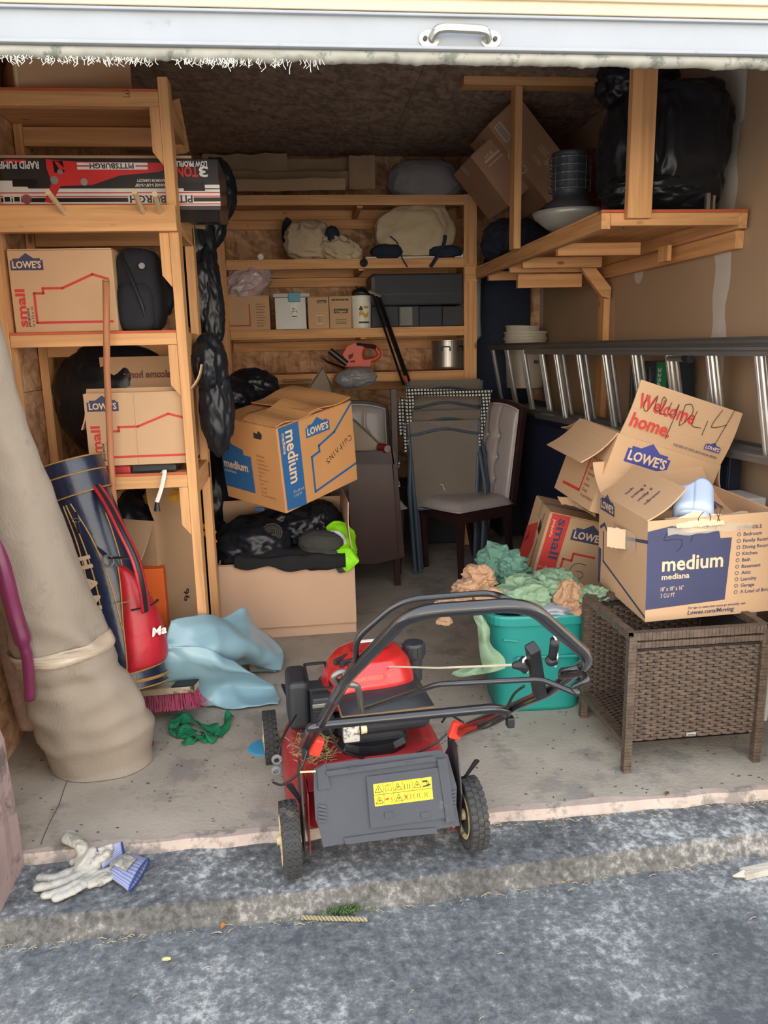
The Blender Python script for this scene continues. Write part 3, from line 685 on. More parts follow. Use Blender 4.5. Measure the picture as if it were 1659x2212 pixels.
# white strap with a black clip tied to the rack
o = thing('strap', 'white strap with a black clip hanging under the lowest tier of the left rack', 'strap', at(357, 1020, Y=YF - .02))
a_, c_ = at(356, 1017, Y=YF - .02), at(339, 1085, Y=YF - .03)
b = B().tube(smoothpath([at(350, 1022, Y=YF + .01), a_, at(350, 1050, Y=YF - .03), c_]), .009, 6, flat=.25); b.build('webbing', WHITE, o, world=True)
B().tube([c_, c_ + Vector((-.002, 0, -.035))], [.008, .013], 8).build('clip', BLACK, o, world=True)
# orange work glove hanging
o = thing('orange_clamp', 'orange spring clamp poking out right of the left rack post', 'clamp', at(445, 1148, Y=3.9))
OR = mat('orange_plastic', (235, 150, 40), .6)
B().tube([at(432, 1133, Y=3.9), at(445, 1140, Y=3.88), at(465, 1152, Y=3.86)], .012, 8).build('jaw', OR, o, world=True); B().tube([at(436, 1150, Y=3.9), at(450, 1157, Y=3.88), at(466, 1172, Y=3.86)], .012, 8).build('jaw', OR, o, world=True)

# ------------------------------------------------------------------ golf bag
LEA = mat('navy_leather', (26, 35, 58), .34, vary=.3, vs=7, bump=.25, bs=30, coat=.3, dirt=(70, 76, 88), ds=6, dthr=.66)
LRED = mat('red_leather', (176, 34, 46), .4, vary=.15, vs=8, bump=.3, bs=25, dirt=(120, 60, 55), ds=9, dthr=.6)
GOLD = mat('gold_piping', (170, 128, 62), .6)
gy = 2.90
cc = [at(282, 1482, Y=gy - .02), at(274, 1430, Y=gy), at(252, 1330, Y=gy + .02), at(234, 1240, Y=gy + .04), at(206, 1150, Y=gy + .06), at(172, 1070, Y=gy + .08), at(148, 1000, Y=gy + .1)]
for k in cc: pass
cp = smoothpath(cc, 6); N = len(cp)
rad = [.130 - .018 * (i / N) - .010 * sin(pi * min(1, max(0, (i - 5) / (N - 8)))) for i in range(N)]
GB = thing('golf_bag', 'navy leather golf bag with red pocket and strap leaning on the left rack', 'bag', (cc[0].x, gy, 0))
def ringpt(i, a, k=1.0):
    """point on the bag: i along (0..N-1), a = angle from the camera side, + to the right"""
    i = max(0, min(N - 1, i)); i0 = min(N - 2, int(i)); f = i - i0
    p = cp[i0].lerp(cp[i0 + 1], f); d = (cp[i0 + 1] - cp[i0]).normalized(); fr = Vector((0, -1, 0)); fr = (fr - d * fr.dot(d)).normalized(); rt = Vector((1, 0, 0)); rt = (rt - d * rt.dot(d) - fr * rt.dot(fr)).normalized()
    r = rad[i0] * (1 - f) + rad[i0 + 1] * f
    return p + (fr * cos(R(a)) + rt * sin(R(a))) * r * k
def wrap(i0, i1, a0, a1, k, nu=16, nv=16, bulge=0):
    b = B(); b.grid(lambda u, v: ringpt(i0 + (i1 - i0) * v, a0(v) + (a1(v) - a0(v)) * u, k + bulge * (4 * u * (1 - u)) ** .5 * (4 * v * (1 - v)) ** .4), nu, nv); return b
C_ = lambda x: (lambda v: x)
b = wrap(0, N - 1, C_(-180), C_(180), 1.0, 48, 50); b.build('body', LEA, GB, world=True, smooth=True)
wrap(-0, 5.2, C_(-180), C_(180), 1.08, 40, 8, 0).build('base_cup', LEA, GB, world=True, smooth=True)
bo = B(); bo.add([ringpt(0, a * 10, 1.08) for a in range(36)], [tuple(range(36))]); bo.build('base_plate', BLACK, GB, world=True)
wrap(N - 7, N - 1, C_(-180), C_(180), 1.09, 40, 6).build('collar', LEA, GB, world=True, smooth=True)
bo = B(); bo.add([ringpt(N - 1.3, a * 10, 1.0) for a in range(36)], [tuple(range(36))]); bo.build('mouth', BLACK, GB, world=True)
for ii, kk in ((.4, 1.1), (2.6, 1.1), (5.1, 1.1), (N - 7, 1.1), (N - 4, 1.1), (N - 1, 1.1)):
    B().tube([ringpt(ii, a * 12, kk) for a in range(30)], .0028 if ii != 2.6 else .006, 5, closed=True).build('piping', GOLD, GB, world=True)
for fn in (lambda t: -38 + 20 * t, lambda t: -8 - 4 * t, lambda t: 22 - 25 * t * t):
    B().tube([ringpt(5.5 + (N - 13.5) * t / 24, fn(t / 24), 1.02) for t in range(25)], .003, 5).build('piping', GOLD, GB, world=True)
wrap(5.5, N - 8, lambda v: -8 - 4 * v, lambda v: 14 - 14 * v, 1.015, 4, 24).build('front_band', LEA, GB, world=True, smooth=True)
b = B().tube([ringpt(9 + (N - 20) * t / 24, 40 + 10 * t / 24, 1.0) for t in range(25)], .003, 5); b.build('piping', GOLD, GB, world=True)
# red pocket on the right flank
wrap(5.0, 19, lambda v: 12 + 24 * v, lambda v: 114 - 66 * v * v, 1.02, 18, 24, .46).build('pocket', LRED, GB, world=True, smooth=True)
B().tube([ringpt(5 + 14 * t / 20, 12 + 24 * t / 20, 1.05) for t in range(21)], .003, 5).build('piping', GOLD, GB, world=True)
B().tube([ringpt(13.2, 35 + 3 * t, 1.44 - abs(t - 10) * .006) for t in range(21)], .007, 6, flat=.5).build('zip', BLACK, GB, world=True)
B().tube([ringpt(14.4, 14 + 4 * t, 1.12 + .3 * sin(pi * t / 22)) for t in range(20)], .002, 5).build('stitching', GOLD, GB, world=True)
b = B(); P_ = ringpt(9.5, 52, 1.47); Fm = frame(P_, (Vector((.8, .5, .1))), (.08, -.1, 1)); text(b, Fm, 'Ma', 0, 0, .034, WHITE, -4, .03, off=.004); b.build('lettering', None, GB, world=True)
P_ = ringpt(17, -42, 1.0); Fm = frame(ringpt(8, -30, 1.02), ringpt(20, -52, 1.02) - ringpt(8, -30, 1.02), ringpt(14, -60, 1) - ringpt(14, -35, 1))
b = B(); n = 5
for k, ch in enumerate('HANLO'):
    i0 = 21.5 - k * 2.8; base = ringpt(i0, -29, 1.03); up = (ringpt(i0, -15, 1.03) - base); dn = ringpt(i0 - 2, -29, 1.03) - base
    text(b, frame(base, dn, up), ch, 0, 0, .05, PALE, 0, .05, off=.004)
b.build('lettering', None, GB, world=True)
# buckles and D-ring
for (px, py) in ((165, 1124), (247, 1306)):
    p = at(px, py, Y=gy - .07); b = B(); b.tube([p + Vector((.014 * cos(a * .52), 0, .007 * sin(a * .52))) for a in range(12)], .0022, 6, closed=True); b.build('buckle', STEEL, GB, world=True)
    b = B().tube([p + Vector((0, .006, .03)), p + Vector((0, .004, -.01)), p + Vector((.004, .008, -.05))], .012, 6, flat=.25); b.build('tab', LEA, GB, world=True)
p = at(233, 1212, Y=gy - .08); b = B().tube([p + Vector((.02 * cos(a * .4), 0, .022 * sin(a * .4))) for a in range(16)], .003, 6, closed=True); b.build('ring', STEEL, GB, world=True)
B().tube([at(228, 1200, Y=gy - .06), at(205, 1172, Y=gy - .04)], .012, 6, flat=.3).build('tab', LEA, GB, world=True)
B().tube(smoothpath([at(238, 1205, Y=gy - .07), at(262, 1205, Y=gy - .09), at(286, 1210, Y=gy - .08), at(292, 1240, Y=gy - .06)]), .011, 6, flat=.4).build('tab', BLACK, GB, world=True)
sp = smoothpath([at(202, 1040, Y=gy + .03), at(232, 1085, Y=gy - .05), at(265, 1150, Y=gy - .13), at(293, 1210, Y=gy - .16), at(308, 1270, Y=gy - .16), at(315, 1320, Y=gy - .12)], 8)
B().tube(sp, .019, 10, flat=.35).build('strap', LRED, GB, world=True, smooth=True)
B().tube([q_ + Vector((.004, -.007, 0)) for q_ in sp], .009, 8, flat=.4).build('strap_pad', BLACK, GB, world=True)

# ------------------------------------------------------------------ carpet roll
CP = mat('carpet_backing', (150, 137, 122), .95, vary=.07, vs=4, bump=.25, bs=180, scale=(1, 1, .4), dirt=(134, 122, 108), ds=4, dthr=.55)
CPI = mat('carpet_pile', (165, 140, 128), .95, vary=.15, vs=30, bump=.8, bs=160)
CRL = thing('carpet_roll', 'rolled beige carpet leaning beside the left door jamb, foot slumped on the floor', 'carpet', (-.6, 2.62, 0))
cY = lambda y: 2.62 - .12 * max(0, (1500 - y) / 900)
ctr = [(224, 1641, 2.66), (214, 1590, 2.64), (188, 1530, 2.62), (152, 1450, 2.6), (120, 1360, 2.57), (90, 1260, 2.54), (60, 1160, 2.51), (27, 1060, 2.48), (-8, 960, 2.44), (-40, 860, 2.41), (-68, 760, 2.37), (-90, 660, 2.34)]
wid = [107, 119, 120, 108, 98, 92, 85, 81, 78, 78, 81, 82]
pc = [at(x, y, Y=Y_) for x, y, Y_ in ctr]; pr = []
for (x, y, Y_), w_ in zip(ctr, wid): pr.append((at(x + w_, y, Y=Y_) - at(x, y, Y=Y_)).length)
pcs = smoothpath(pc, 8); prs = [q_.x for q_ in smoothpath([(r_, 0, 0) for r_ in pr], 8)]
b = B(); NN = len(pcs); v = []; n = 56
for i, (c, r_) in enumerate(zip(pcs, prs)):
    z = c.z
    for k in range(n):
        a = 2 * pi * k / n; x = cos(a) * r_; y = sin(a) * min(r_, .135) * .95
        q_ = Vector((cos(a), sin(a), z * 2.2)); dsp = .010 * noise.noise(q_ * 1.7) + .010 * (1 - abs(noise.noise(Vector((cos(a) * 1.2, sin(a) * 1.2, z * 8)))) * 3) * (1 if z < .6 else .35)
        if .36 < z < .40: dsp -= .009
        dsp *= (.3 if i < 8 else 1); pt = Vector((c.x + x * (1 + dsp / r_), c.y + y * (1 + dsp / .135), z + .03 * cos(a + .3) * max(0, 1 - i / 40)))
        if pt.z < 0.003 or i == 0: pt.z = .003
        v.append(pt)
f = [(i * n + k, i * n + (k + 1) % n, (i + 1) * n + (k + 1) % n, (i + 1) * n + k) for i in range(NN - 1) for k in range(n)] + [tuple(range(n))]
b.add(v, f); b.build('roll', CP, CRL, world=True, smooth=True)
# spiral of pile at its left rear flank
b = B(); pl = [at(x, y, Y=2.74) for x, y in ((84, 1560), (62, 1480), (38, 1380), (22, 1270))]
b.tube(smoothpath(pl, 6), .066, 20); b.build('inner_layer', CPI, CRL, world=True, smooth=True)
# clear tape wound around it
bc = at(108, 1398, Y=2.585); ib = min(range(NN), key=lambda i: abs(pcs[i].z - bc.z)); bv = []
for k, i in enumerate((ib - 2, ib - 1, ib, ib + 1, ib + 2)):
    for j in range(n): p = v[i * n + j]; c = pcs[i]; q_ = Vector((p.x - c.x, p.y - c.y, 0)); bv.append(Vector((p.x, p.y, bc.z + (i - ib) * .012 + .02 * cos(2 * pi * j / n) + .003 * noise.noise(Vector((j * .7, i, 0))))) + q_.normalized() * (.006 + .003 * noise.noise(Vector((j * .4, k * 2, 7)))))
b = B(); b.add(bv, [(k * n + j, k * n + (j + 1) % n, (k + 1) * n + (j + 1) % n, (k + 1) * n + j) for k in range(4) for j in range(n)])
b.build('tape_band', mat('tape_clear', (214, 196, 172), .12, alpha=.55, coat=.8, bump=.8, bs=12, scale=(1, 1, 6)), CRL, world=True, smooth=True, solid=.001)
MAG = mat('magenta_plastic', (112, 40, 74), .35, vary=.2)
o = thing('plastic_pole', 'magenta plastic pole taped to the left side of the carpet roll', 'pole', at(60, 1505, Y=2.44))
B().tube(smoothpath([at(-24, 1130, Y=2.42), at(4, 1220, Y=2.40), at(30, 1320, Y=2.41), at(52, 1395, Y=2.41), at(60, 1430, Y=2.42), at(64, 1510, Y=2.45)], 6), [.025] * 18 + [.017] * 13, 12).build('pole', MAG, o, world=True, smooth=True)
o = thing('pole_end', 'stub of a magenta pole with silver tape sticking out under the carpet roll', 'pole', at(322, 1607, Y=2.66))
B().tube([at(296, 1612, Y=2.68), at(329, 1604, Y=2.66)], .012, 12).build('pole', MAG, o, world=True); B().tube([at(308, 1610, Y=2.675), at(320, 1606.5, Y=2.665)], .014, 12).build('tape', STEEL, o, world=True)

# ------------------------------------------------------------------ push broom
o = thing('push_broom', 'push broom with worn wooden head and magenta bristles, leaning on the left rack', 'broom', at(370, 1510, Y=2.98))
hL, hR = at(285, 1500, Y=3.0), at(425, 1488, Y=2.93)
HW = mat('broom_wood', (176, 158, 132), .9, vary=.2, vs=12, dirt=(40, 38, 38), ds=9, dthr=.56)
b = B().beam(hL + Vector((0, 0, .012)), hR + Vector((0, 0, .012)), .065, .028); b.build('head', HW, o, world=True, bevel=.006)
B().beam(hL.lerp(hR, .66) + Vector((0, -.0, .028)), hR + Vector((0, -.0, .027)), .060, .006).build('paint_patch', BLACK, o, world=True, bevel=.002)
b = B(); random.seed(5)
for i in range(620):
    t = random.random(); s = random.uniform(-.024, .024); p = hL.lerp(hR, t * .98 + .01) + Vector((.2 * s, s, .0)); sp_ = random.uniform(-.006, .012) + (.04 * (t - .8) / .2 * random.random() if t > .8 else 0)
    b.tube([p, p + Vector((sp_ * .5, -.008 + s * .2, -.03)), Vector((p.x + sp_ * 1.4, p.y - .018 + s * .5, max(.003, p.z - .062)))], .0013, 3)
tag(b.build('bristles', mat('magenta_bristle', (140, 32, 66), .6, vary=.3), o, world=True), kind='stuff')
hb = hL.lerp(hR, .15) + Vector((0, 0, .02)); ht = at(229, 608, Y=YF - .12)
hp = [hb] + [hb.lerp(ht, k / 6) for k in range(1, 7)]
hp = [hb, at(246, 1085, Y=YF - .075), at(240, 1000, Y=YF - .07), at(231, 800, Y=YF - .07), ht]
B().tube(hp, .0125, 14).build('handle', wood('handle_wood', (188, 128, 92), 2), o, world=True, smooth=True)
B().tube([ht, ht + Vector((0, 0, .006))], .0122, 14).build('end_cap', mat('olive_cap', (140, 124, 84), .7), o, world=True)
# ------------------------------------------------------------------ things on the back rack
def cly(name, label, cat, px, pyb, Y, z, dia_px, **k):
    pass
def shelfbox(label, x0p, x1p, ytop, z, Y, depth=.25, mt=CARD, prints=None, name='carton', rot=0, tape=True):
    a = at(x0p, 600, Y=Y); c = at(x1p, 600, Y=Y); h = at((x0p + x1p) / 2, ytop, Y=Y).z - z
    return carton(name, label, (c.x - a.x, depth, h), PM(((a.x + c.x) / 2, Y + depth / 2, z + .001), (0, 0, rot)), mt=mt, prints=prints, tape=tape)
# flattened cardboard on top
o = thing('flattened_cartons', 'stack of flattened torn cardboard boxes on top of the back rack', 'cardboard', (.1, BF + .1, bz[0]))
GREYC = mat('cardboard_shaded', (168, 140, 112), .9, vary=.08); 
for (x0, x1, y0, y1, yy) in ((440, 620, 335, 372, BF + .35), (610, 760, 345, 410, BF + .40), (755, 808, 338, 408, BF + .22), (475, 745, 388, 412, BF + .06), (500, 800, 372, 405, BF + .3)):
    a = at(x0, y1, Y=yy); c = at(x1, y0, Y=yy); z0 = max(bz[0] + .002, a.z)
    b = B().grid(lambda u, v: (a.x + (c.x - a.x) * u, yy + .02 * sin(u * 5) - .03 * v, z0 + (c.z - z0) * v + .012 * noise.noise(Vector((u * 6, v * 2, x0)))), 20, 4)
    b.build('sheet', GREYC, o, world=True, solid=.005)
# grey stuffed sack
o = bagthing('grey fabric sack resting on top of the back rack at its right end', [bb(918, 392, BF + .12, .25, .135, .16, 41, amp=.07, e=.8, freq=1.6), bb(1008, 400, BF + .14, .06, .035, .05, 42, amp=.1)], m=mat('grey_fabric', (132, 126, 128), .9, vary=.08, bump=.5, bs=14), name='fabric_sack', cat='sack')
# canvas bags on tier two
CANV = mat('cream_canvas', (196, 178, 148), .9, vary=.07, bump=.3, bs=22); DN = mat('dark_navy_cloth', (36, 44, 62), .9, vary=.15, bump=.3, bs=40)
o = thing('canvas_bag', 'folded cream canvas bag with a dark lining, left on the back rack', 'bag', (at(690, 570, Y=BF + .1).x, BF + .12, bz[1] + .002))
b = B(); c1 = at(668, 520, Y=BF + .18); blob(b, (c1.x, c1.y, bz[1] + .13), (.16, .13, .135), 51, .26, 1.5, 5, .85, bz[1] + .003); 
c2 = at(738, 548, Y=BF + .1); blob(b, (c2.x, c2.y, bz[1] + .065), (.145, .11, .085), 52, .3, 1.7, 5, .9, bz[1] - .03, rot=(0, .35, 0)); b.build('canvas', CANV, o, world=True, smooth=True)
for c_, r_, s_ in ((at(718, 506, Y=BF + .05), (.045, .04, .05), 53), (at(622, 505, Y=BF + .27), (.04, .05, .10), 54), (at(786, 568, Y=BF - .02), (.025, .02, .025), 55)):
    b = B(); blob(b, c_, r_, s_, .25, 2, 4); b.build('lining', DN, o, world=True, smooth=True)
o = thing('tote_bag', 'cream canvas tote with hanging navy handles on the back rack, beside the folded one', 'bag', (at(890, 560, Y=BF + .15).x, BF + .15, bz[1] + .002))
b = B(); c1 = at(895, 506, Y=BF + .14); blob(b, (c1.x, c1.y, bz[1] + .17), (.27, .15, .19), 56, .16, 1.5, 5, .75, bz[1] + .02, rot=(0, -.18, 0)); b.build('canvas', CANV, o, world=True, smooth=True)
for c_, r_, s_ in ((at(835, 545, Y=BF + .05), (.105, .09, .05), 57), (at(960, 546, Y=BF + .08), (.12, .1, .045), 58)):
    b = B(); blob(b, c_, r_, s_, .15, 2, 4, .8, bz[1] + .003); b.build('base', DN, o, world=True, smooth=True)
for pts_ in (((842, 510), (858, 525), (868, 556), (880, 577)), ((962, 508), (958, 530), (942, 558), (930, 577))):
    B().tube(smoothpath([at(x, y, Y=BF - .03) for x, y in pts_]), .016, 6, flat=.25).build('handle', DN, o, world=True, smooth=True)
for (px, lab) in ((563, 'small white lid on the second tier of the back rack, left end'), (999, 'small white jar lid on the second tier of the back rack, right end')):
    p = at(px, 553 if px < 900 else 545, Y=BF + .04); o = thing('jar_lid', lab, 'lid', (p.x, p.y, bz[1]), (0, 0, 0))
    B().lathe([(0, -.008), (.02, -.008), (.021, .006), (.018, .008), (0, .008)], 16, None, PM((0, 0, .022), (90, 0, 0))).build('lid', WHITE, o, smooth=False)
o = thing('conduit_pipes', 'thin grey pipes lying under the cream canvas tote on the back rack', 'pipe', (at(900, 560, Y=BF + .03).x, BF + .03, bz[1]))
for k in range(3):
    a = at(790 + 40 * k, 556, Y=BF + .02); c = at(1000, 551, Y=BF + .02); B().tube([(a.x, BF + .02 + k * .014, bz[1] + .008), (c.x - .02, BF + .025 + k * .014, bz[1] + .009)], .006, 8).build('pipe', STEEL if k else WHITE, o, world=True)
# tier three
def sbp(g, fs, w, d, h):
    F = fs['F']; line(g, F, [(.0, .03), (w * .52, .03), (w * .52, h * .75)], .008, RED)
    for k in range(9): line(g, F, [(w * .68, h * .12 + k * h * .08), (w * (.68 + .22 * random.uniform(.6, 1)), h * .12 + k * h * .08)], .004, mat('faded_ink', (120, 92, 78), .8))
shelfbox('brown moving box with a check list under the pink plastic bag, back rack', 487, 579, 640, bz[2], BF + .02, .3, prints=sbp, name='moving_box')
o = thing('plastic_bag', 'crumpled pink and clear plastic bag lying on a moving box on the back rack', 'bag', tuple(at(532, 640, Y=BF + .1)))
b = B(); blob(b, at(532, 610, Y=BF + .1), (.165, .12, .11), 61, .3, 2.2, 5, rot=(0, -.4, 0)); b.build('film', mat('pinkish_film', (206, 186, 186), .25, vary=.12, vs=9, bump=.6, bs=16, alpha=.9, coat=.4, dirt=(196, 120, 120), ds=7, dthr=.6), o, world=True, smooth=True)
# clear tote with blue latch
a = at(596, 700, Y=BF + .03); c = at(662, 700, Y=BF + .03); w_ = c.x - a.x; zt = at(630, 634, Y=BF + .03).z - bz[2]
o = thing('clear_tote', 'clear plastic storage tote with a blue latch, third tier of the back rack', 'storage box', ((a.x + c.x) / 2, BF + .18, bz[2] + .002))
CLR = mat('clear_plastic', (200, 200, 204), .2, vary=.05, alpha=.55)
b = B(); b.prism([(-w_ / 2, -.15), (w_ / 2, -.15), (w_ / 2, .15), (-w_ / 2, .15)], .0, .004).box(-w_ / 2, w_ / 2, -.152, -.148, 0, zt - .03).box(-w_ / 2, w_ / 2, .148, .152, 0, zt - .03).box(-w_ / 2, -w_ / 2 + .004, -.148, .148, 0, zt - .03).box(w_ / 2 - .004, w_ / 2, -.148, .148, 0, zt - .03); b.build('body', CLR, o)
B().box(-w_ / 2 - .012, w_ / 2 + .03, -.165, .165, zt - .028, zt).build('lid', CLR, o, bevel=.004)
B().box(-.012, .07, -.176, -.166, zt - .058, zt + .002).build('latch', mat('latch_blue', (36, 140, 176), .4), o, bevel=.003)
B().box(-w_ / 2 + .01, w_ / 2 - .03, -.12, .12, .006, zt - .05).build('paper_stack', mat('paper_white', (226, 222, 214), .8), o)
g = B(); F = frame((0, -.1535, 0), (1, 0, 0), (0, 0, 1)); poly(g, F, [(-.005, .07), (.05, .07), (.05, zt - .065), (-.005, zt - .065)], WHITE); scrawl(g, F, [[(0, 0), (.4, .6), (.2, 1), (.8, .7), (1, .2)], [(0, .4), (1, .4)]], .004, .10, .04, .003); line(g, F, [(.008, .085), (.04, .085)], .005, INK); g.build('label', None, o)
def colg(g, fs, w, d, h, kind=0):
    F = fs['F']; GD = mat('print_olive', (92, 92, 70), .8)
    if kind: poly(g, F, [(w * .2, h * .48), (w * .83, h * .48), (w * .86, h * .62), (w * .2, h * .62)], GD); text(g, F, 'Colgate', w * .26, h * .51, .014, PALE, 0, .02, width=w * .5); [line(g, F, [(w * .3, y * h), (w * .75, y * h)], .004, GD) for y in (.15, .2, .27)]; [line(g, F, [(w * (.15 + k * .2), h * .9), (w * (.25 + k * .2), h * .9)], .012, GD) for k in range(4)]
    else: poly(g, F, [(w * .45, h * .82), (w * .9, h * .82), (w * .9, h * .92), (w * .45, h * .92)], GD); text(g, F, 'Colgate', w * .5, h * .84, .009, PALE, 0, .02, width=w * .34); poly(g, F, [(w * .4, h * .15), (w * .72, h * .15), (w * .72, h * .45), (w * .4, h * .45)], PALE); [line(g, F, [(w * (.44 + k * .035), h * .2), (w * (.44 + k * .035), h * .4)], .002, INK) for k in range(8)]
shelfbox('small brown carton with a barcode, beside the clear tote', 662, 708, 643, bz[2], BF + .03, .2, prints=lambda *a: colg(*a, 0))
shelfbox('small brown carton with a dark brand panel, beside the white bucket', 709, 757, 641, bz[2], BF + .02, .2, prints=lambda *a: colg(*a, 1))
a = at(758, 700, Y=BF + .11); c = at(803, 700, Y=BF + .11); r_ = (c.x - a.x) / 2 + .003; zt = at(780, 640, Y=BF + .1).z - bz[2]
WP = mat('white_plastic', (232, 230, 222), .4, vary=.03)
def bucket(o, r, h, m=WP, taper=.9, z=0, M=None, name='body'):
    b = B(); b.lathe([(r * taper, 0), (r * (.5 + taper / 2), h * .5), (r * .985, h * .86), (r * 1.04, h * .865), (r * 1.04, h * .89), (r, h * .895), (r, h * .95), (r * 1.05, h * .955), (r * 1.05, h), (r * .97, h), (r * .96, h * .9), (r * taper * .95, .004), (0.001, .004)], 36, None, M)
    return b.build(name, m, o, smooth=False)
o = thing('bucket', 'white plastic bucket with a yellow label, full of dark tools, on the back rack', 'bucket', ((a.x + c.x) / 2, BF + .11, bz[2] + .002)); bucket(o, r_, zt)
g = B(); 
g.grid(lambda u, v: (1.0 * (r_ * .985) * sin(-.35 + 1.1 * u), -(r_ * .985) * cos(-.35 + 1.1 * u), .025 + v * .13), 8, 1, WHITE); YL = mat('label_yellow', (206, 168, 52), .6)
g.grid(lambda u, v: (1.0 * (r_ * 1.0) * sin(-.25 + .9 * u), -(r_ * 1.0) * cos(-.25 + .9 * u), .075 + v * .03 + .012 * sin(u * 7)), 8, 1, YL); g.grid(lambda u, v: (r_ * 1.0 * sin(.15 + .5 * u), -r_ * 1.0 * cos(.15 + .5 * u), .13 + v * .016), 4, 1, YL)
g.grid(lambda u, v: (r_ * 1.0 * sin(-.3 + 1.0 * u), -r_ * 1.0 * cos(-.3 + 1.0 * u), .03 + v * .012), 6, 1, INK); g.grid(lambda u, v: (r_ * 1.0 * sin(-.25 + .35 * u), -r_ * 1.0 * cos(-.25 + .35 * u), .118 + v * .03 * sin(pi * (.1 + u * .8))), 6, 1, INK); g.build('label', None, o)
o = thing('tool_bundle', 'dark tools sticking out of the white bucket with the yellow label', 'tools', ((a.x + c.x) / 2, BF + .11, bz[2] + zt * .9)); b = B(); blob(b, (0, 0, .02), (.06, .05, .055), 71, .4, 3, 3); b.tube([(0, 0, 0), (-.03, 0, .09)], .007, 6).tube([(0, 0, 0), (.035, .01, .08)], .009, 6); tag(b.build('tools', BLACK, o, smooth=False), kind='stuff')
NB = mat('dark_case', (40, 44, 54), .6, vary=.1)
def dcase(label, x0p, x1p, yt, yb, Y, dep=.3, m=NB, bev=.012, handle=True, extra=None, zb=None):
    a = at(x0p, yb, Y=Y); c = at(x1p, yt, Y=Y); z0 = zb if zb is not None else a.z; w = c.x - a.x
    o = thing('case', label, 'case', ((a.x + c.x) / 2, Y + dep / 2, z0)); B().box(-w / 2, w / 2, -dep / 2, dep / 2, 0, c.z - z0).build('body', m, o, bevel=bev)
    if extra: extra(o, w, dep, c.z - z0)
    return o
zc = at(900, 660, Y=BF + .03).z
dcase('large black case lying on the row of dark boxes on the back rack', 803, 1002, 589, 660, BF + .03, .38, zb=zc + .002, extra=lambda o, w, d, h: (B().box(-w / 2 + .002, w / 2 - .002, -d / 2 - .003, -d / 2, h * .35, h * .37).build('seam', BLACK, o), B().box(-w / 2 - .002, -w / 2 + .03, -d / 2 - .004, d / 2 - .02, .02, h - .02).build('end_trim', BLACK, o, bevel=.003)))
for (x0, x1, lab, m) in ((804, 860, 'dark grey box left of the labelled one under the large black case', NB), (861, 905, 'dark box with a pale grey front label under the large black case', mat('dark_box_b', (52, 54, 60), .6)), (906, 955, 'blue-black box third from left under the large black case', mat('dark_box_c', (34, 40, 56), .6)), (956, 1001, 'charcoal box at the right end under the large black case', mat('dark_box_d', (48, 48, 52), .6))):
    oo = dcase(lab, x0, x1, 661, 708, BF + .04, .3, m, .004, zb=bz[2] + .002)
    if x0 == 861:
        F = frame((-.06, -.1515, .01), (1, 0, 0), (0, 0, 1)); g = B(); poly(g, F, [(0, 0), (.085, 0), (.085, .125), (0, .125)], mat('grey_label', (128, 128, 128), .7)); g.build('label', None, oo)
# folded black tripod / stand leaning
o = thing('folded_stand', 'folded black tubular stand leaning against the back rack', 'stand', at(885, 835, Y=BF - .12))
for k, (x0, x1) in enumerate(((803, 872), (812, 882), (818, 888))):
    B().tube([at(x0, 630 + 4 * k, Y=BF - .06), at(x1, 832, Y=BF - .14)], .0085, 8).build('leg', mat('gloss_black', (22, 22, 24), .2), o, world=True)
B().tube([at(797, 628, Y=BF - .06), at(822, 640, Y=BF - .06)], .014, 8).build('hinge', STEEL, o, world=True)
B().tube([at(874, 812, Y=BF - .16), at(882, 834, Y=BF - .16)], .012, 8).build('grip', mat('orange_grip', (206, 78, 44), .5), o, world=True)
# hedge trimmer on the bottom tier
o = thing('hedge_trimmer', 'orange and black hedge trimmer on the bottom tier of the back rack', 'trimmer', at(765, 790, Y=BF + .12))
ORG = mat('tool_orange', (216, 76, 52), .45, vary=.05); ty = BF + .12
def ring2(b, pts, rr, m=None): b.tube(smoothpath([at(x, y, Y=ty) for x, y in pts], 5, True), rr, 8, m, closed=True)
b = B(); ring2(b, ((785, 752), (806, 748), (819, 765), (808, 776), (786, 779), (780, 765)), .016); b.build('handle', ORG, o, world=True, smooth=True)
b = B(); pts_ = [at(x, y, Y=ty - .03) for x, y in ((742, 765), (752, 748), (768, 743), (784, 746), (779, 765), (782, 780), (800, 778), (799, 790), (765, 792), (742, 790), (737, 786), (748, 778))]
v = pts_ + [p + Vector((0, .07, 0)) for p in pts_]; n = len(pts_); b.add(v, [tuple(range(n)), tuple(range(2 * n - 1, n - 1, -1))] + [(i, (i + 1) % n, n + (i + 1) % n, n + i) for i in range(n)]); b.build('motor_housing', ORG, o, world=True, bevel=.005)
b = B(); v2 = [at(x, y, Y=ty - .033) for x, y in ((752, 768), (764, 762), (762, 772), (754, 777))]; b.add(v2, [(0, 1, 2, 3)]); v2 = [at(x, y, Y=ty - .033) for x, y in ((756, 780), (767, 778), (767, 782), (757, 783))]; b.add(v2, [(0, 1, 2, 3)]); tag(b.build('vents', mat('vent_dark', (120, 44, 36), .7), o, world=True), kind='stuff')
B().tube([at(770, 744, Y=ty - .02), at(812, 750, Y=ty - .02)], .013, 8).build('grip', BLACK, o, world=True)
B().tube([at(712, 757, Y=ty - .06), at(749, 786, Y=ty - .06)], .022, 10).build('front_handle', BLACK, o, world=True)
b = B(); b.tube([at(694, 772, Y=ty + .02), at(708, 782, Y=ty + .02), at(745, 796, Y=ty)], [.006, .02, .022], 8, flat=.4); b.build('blade_guard', BLACK, o, world=True)
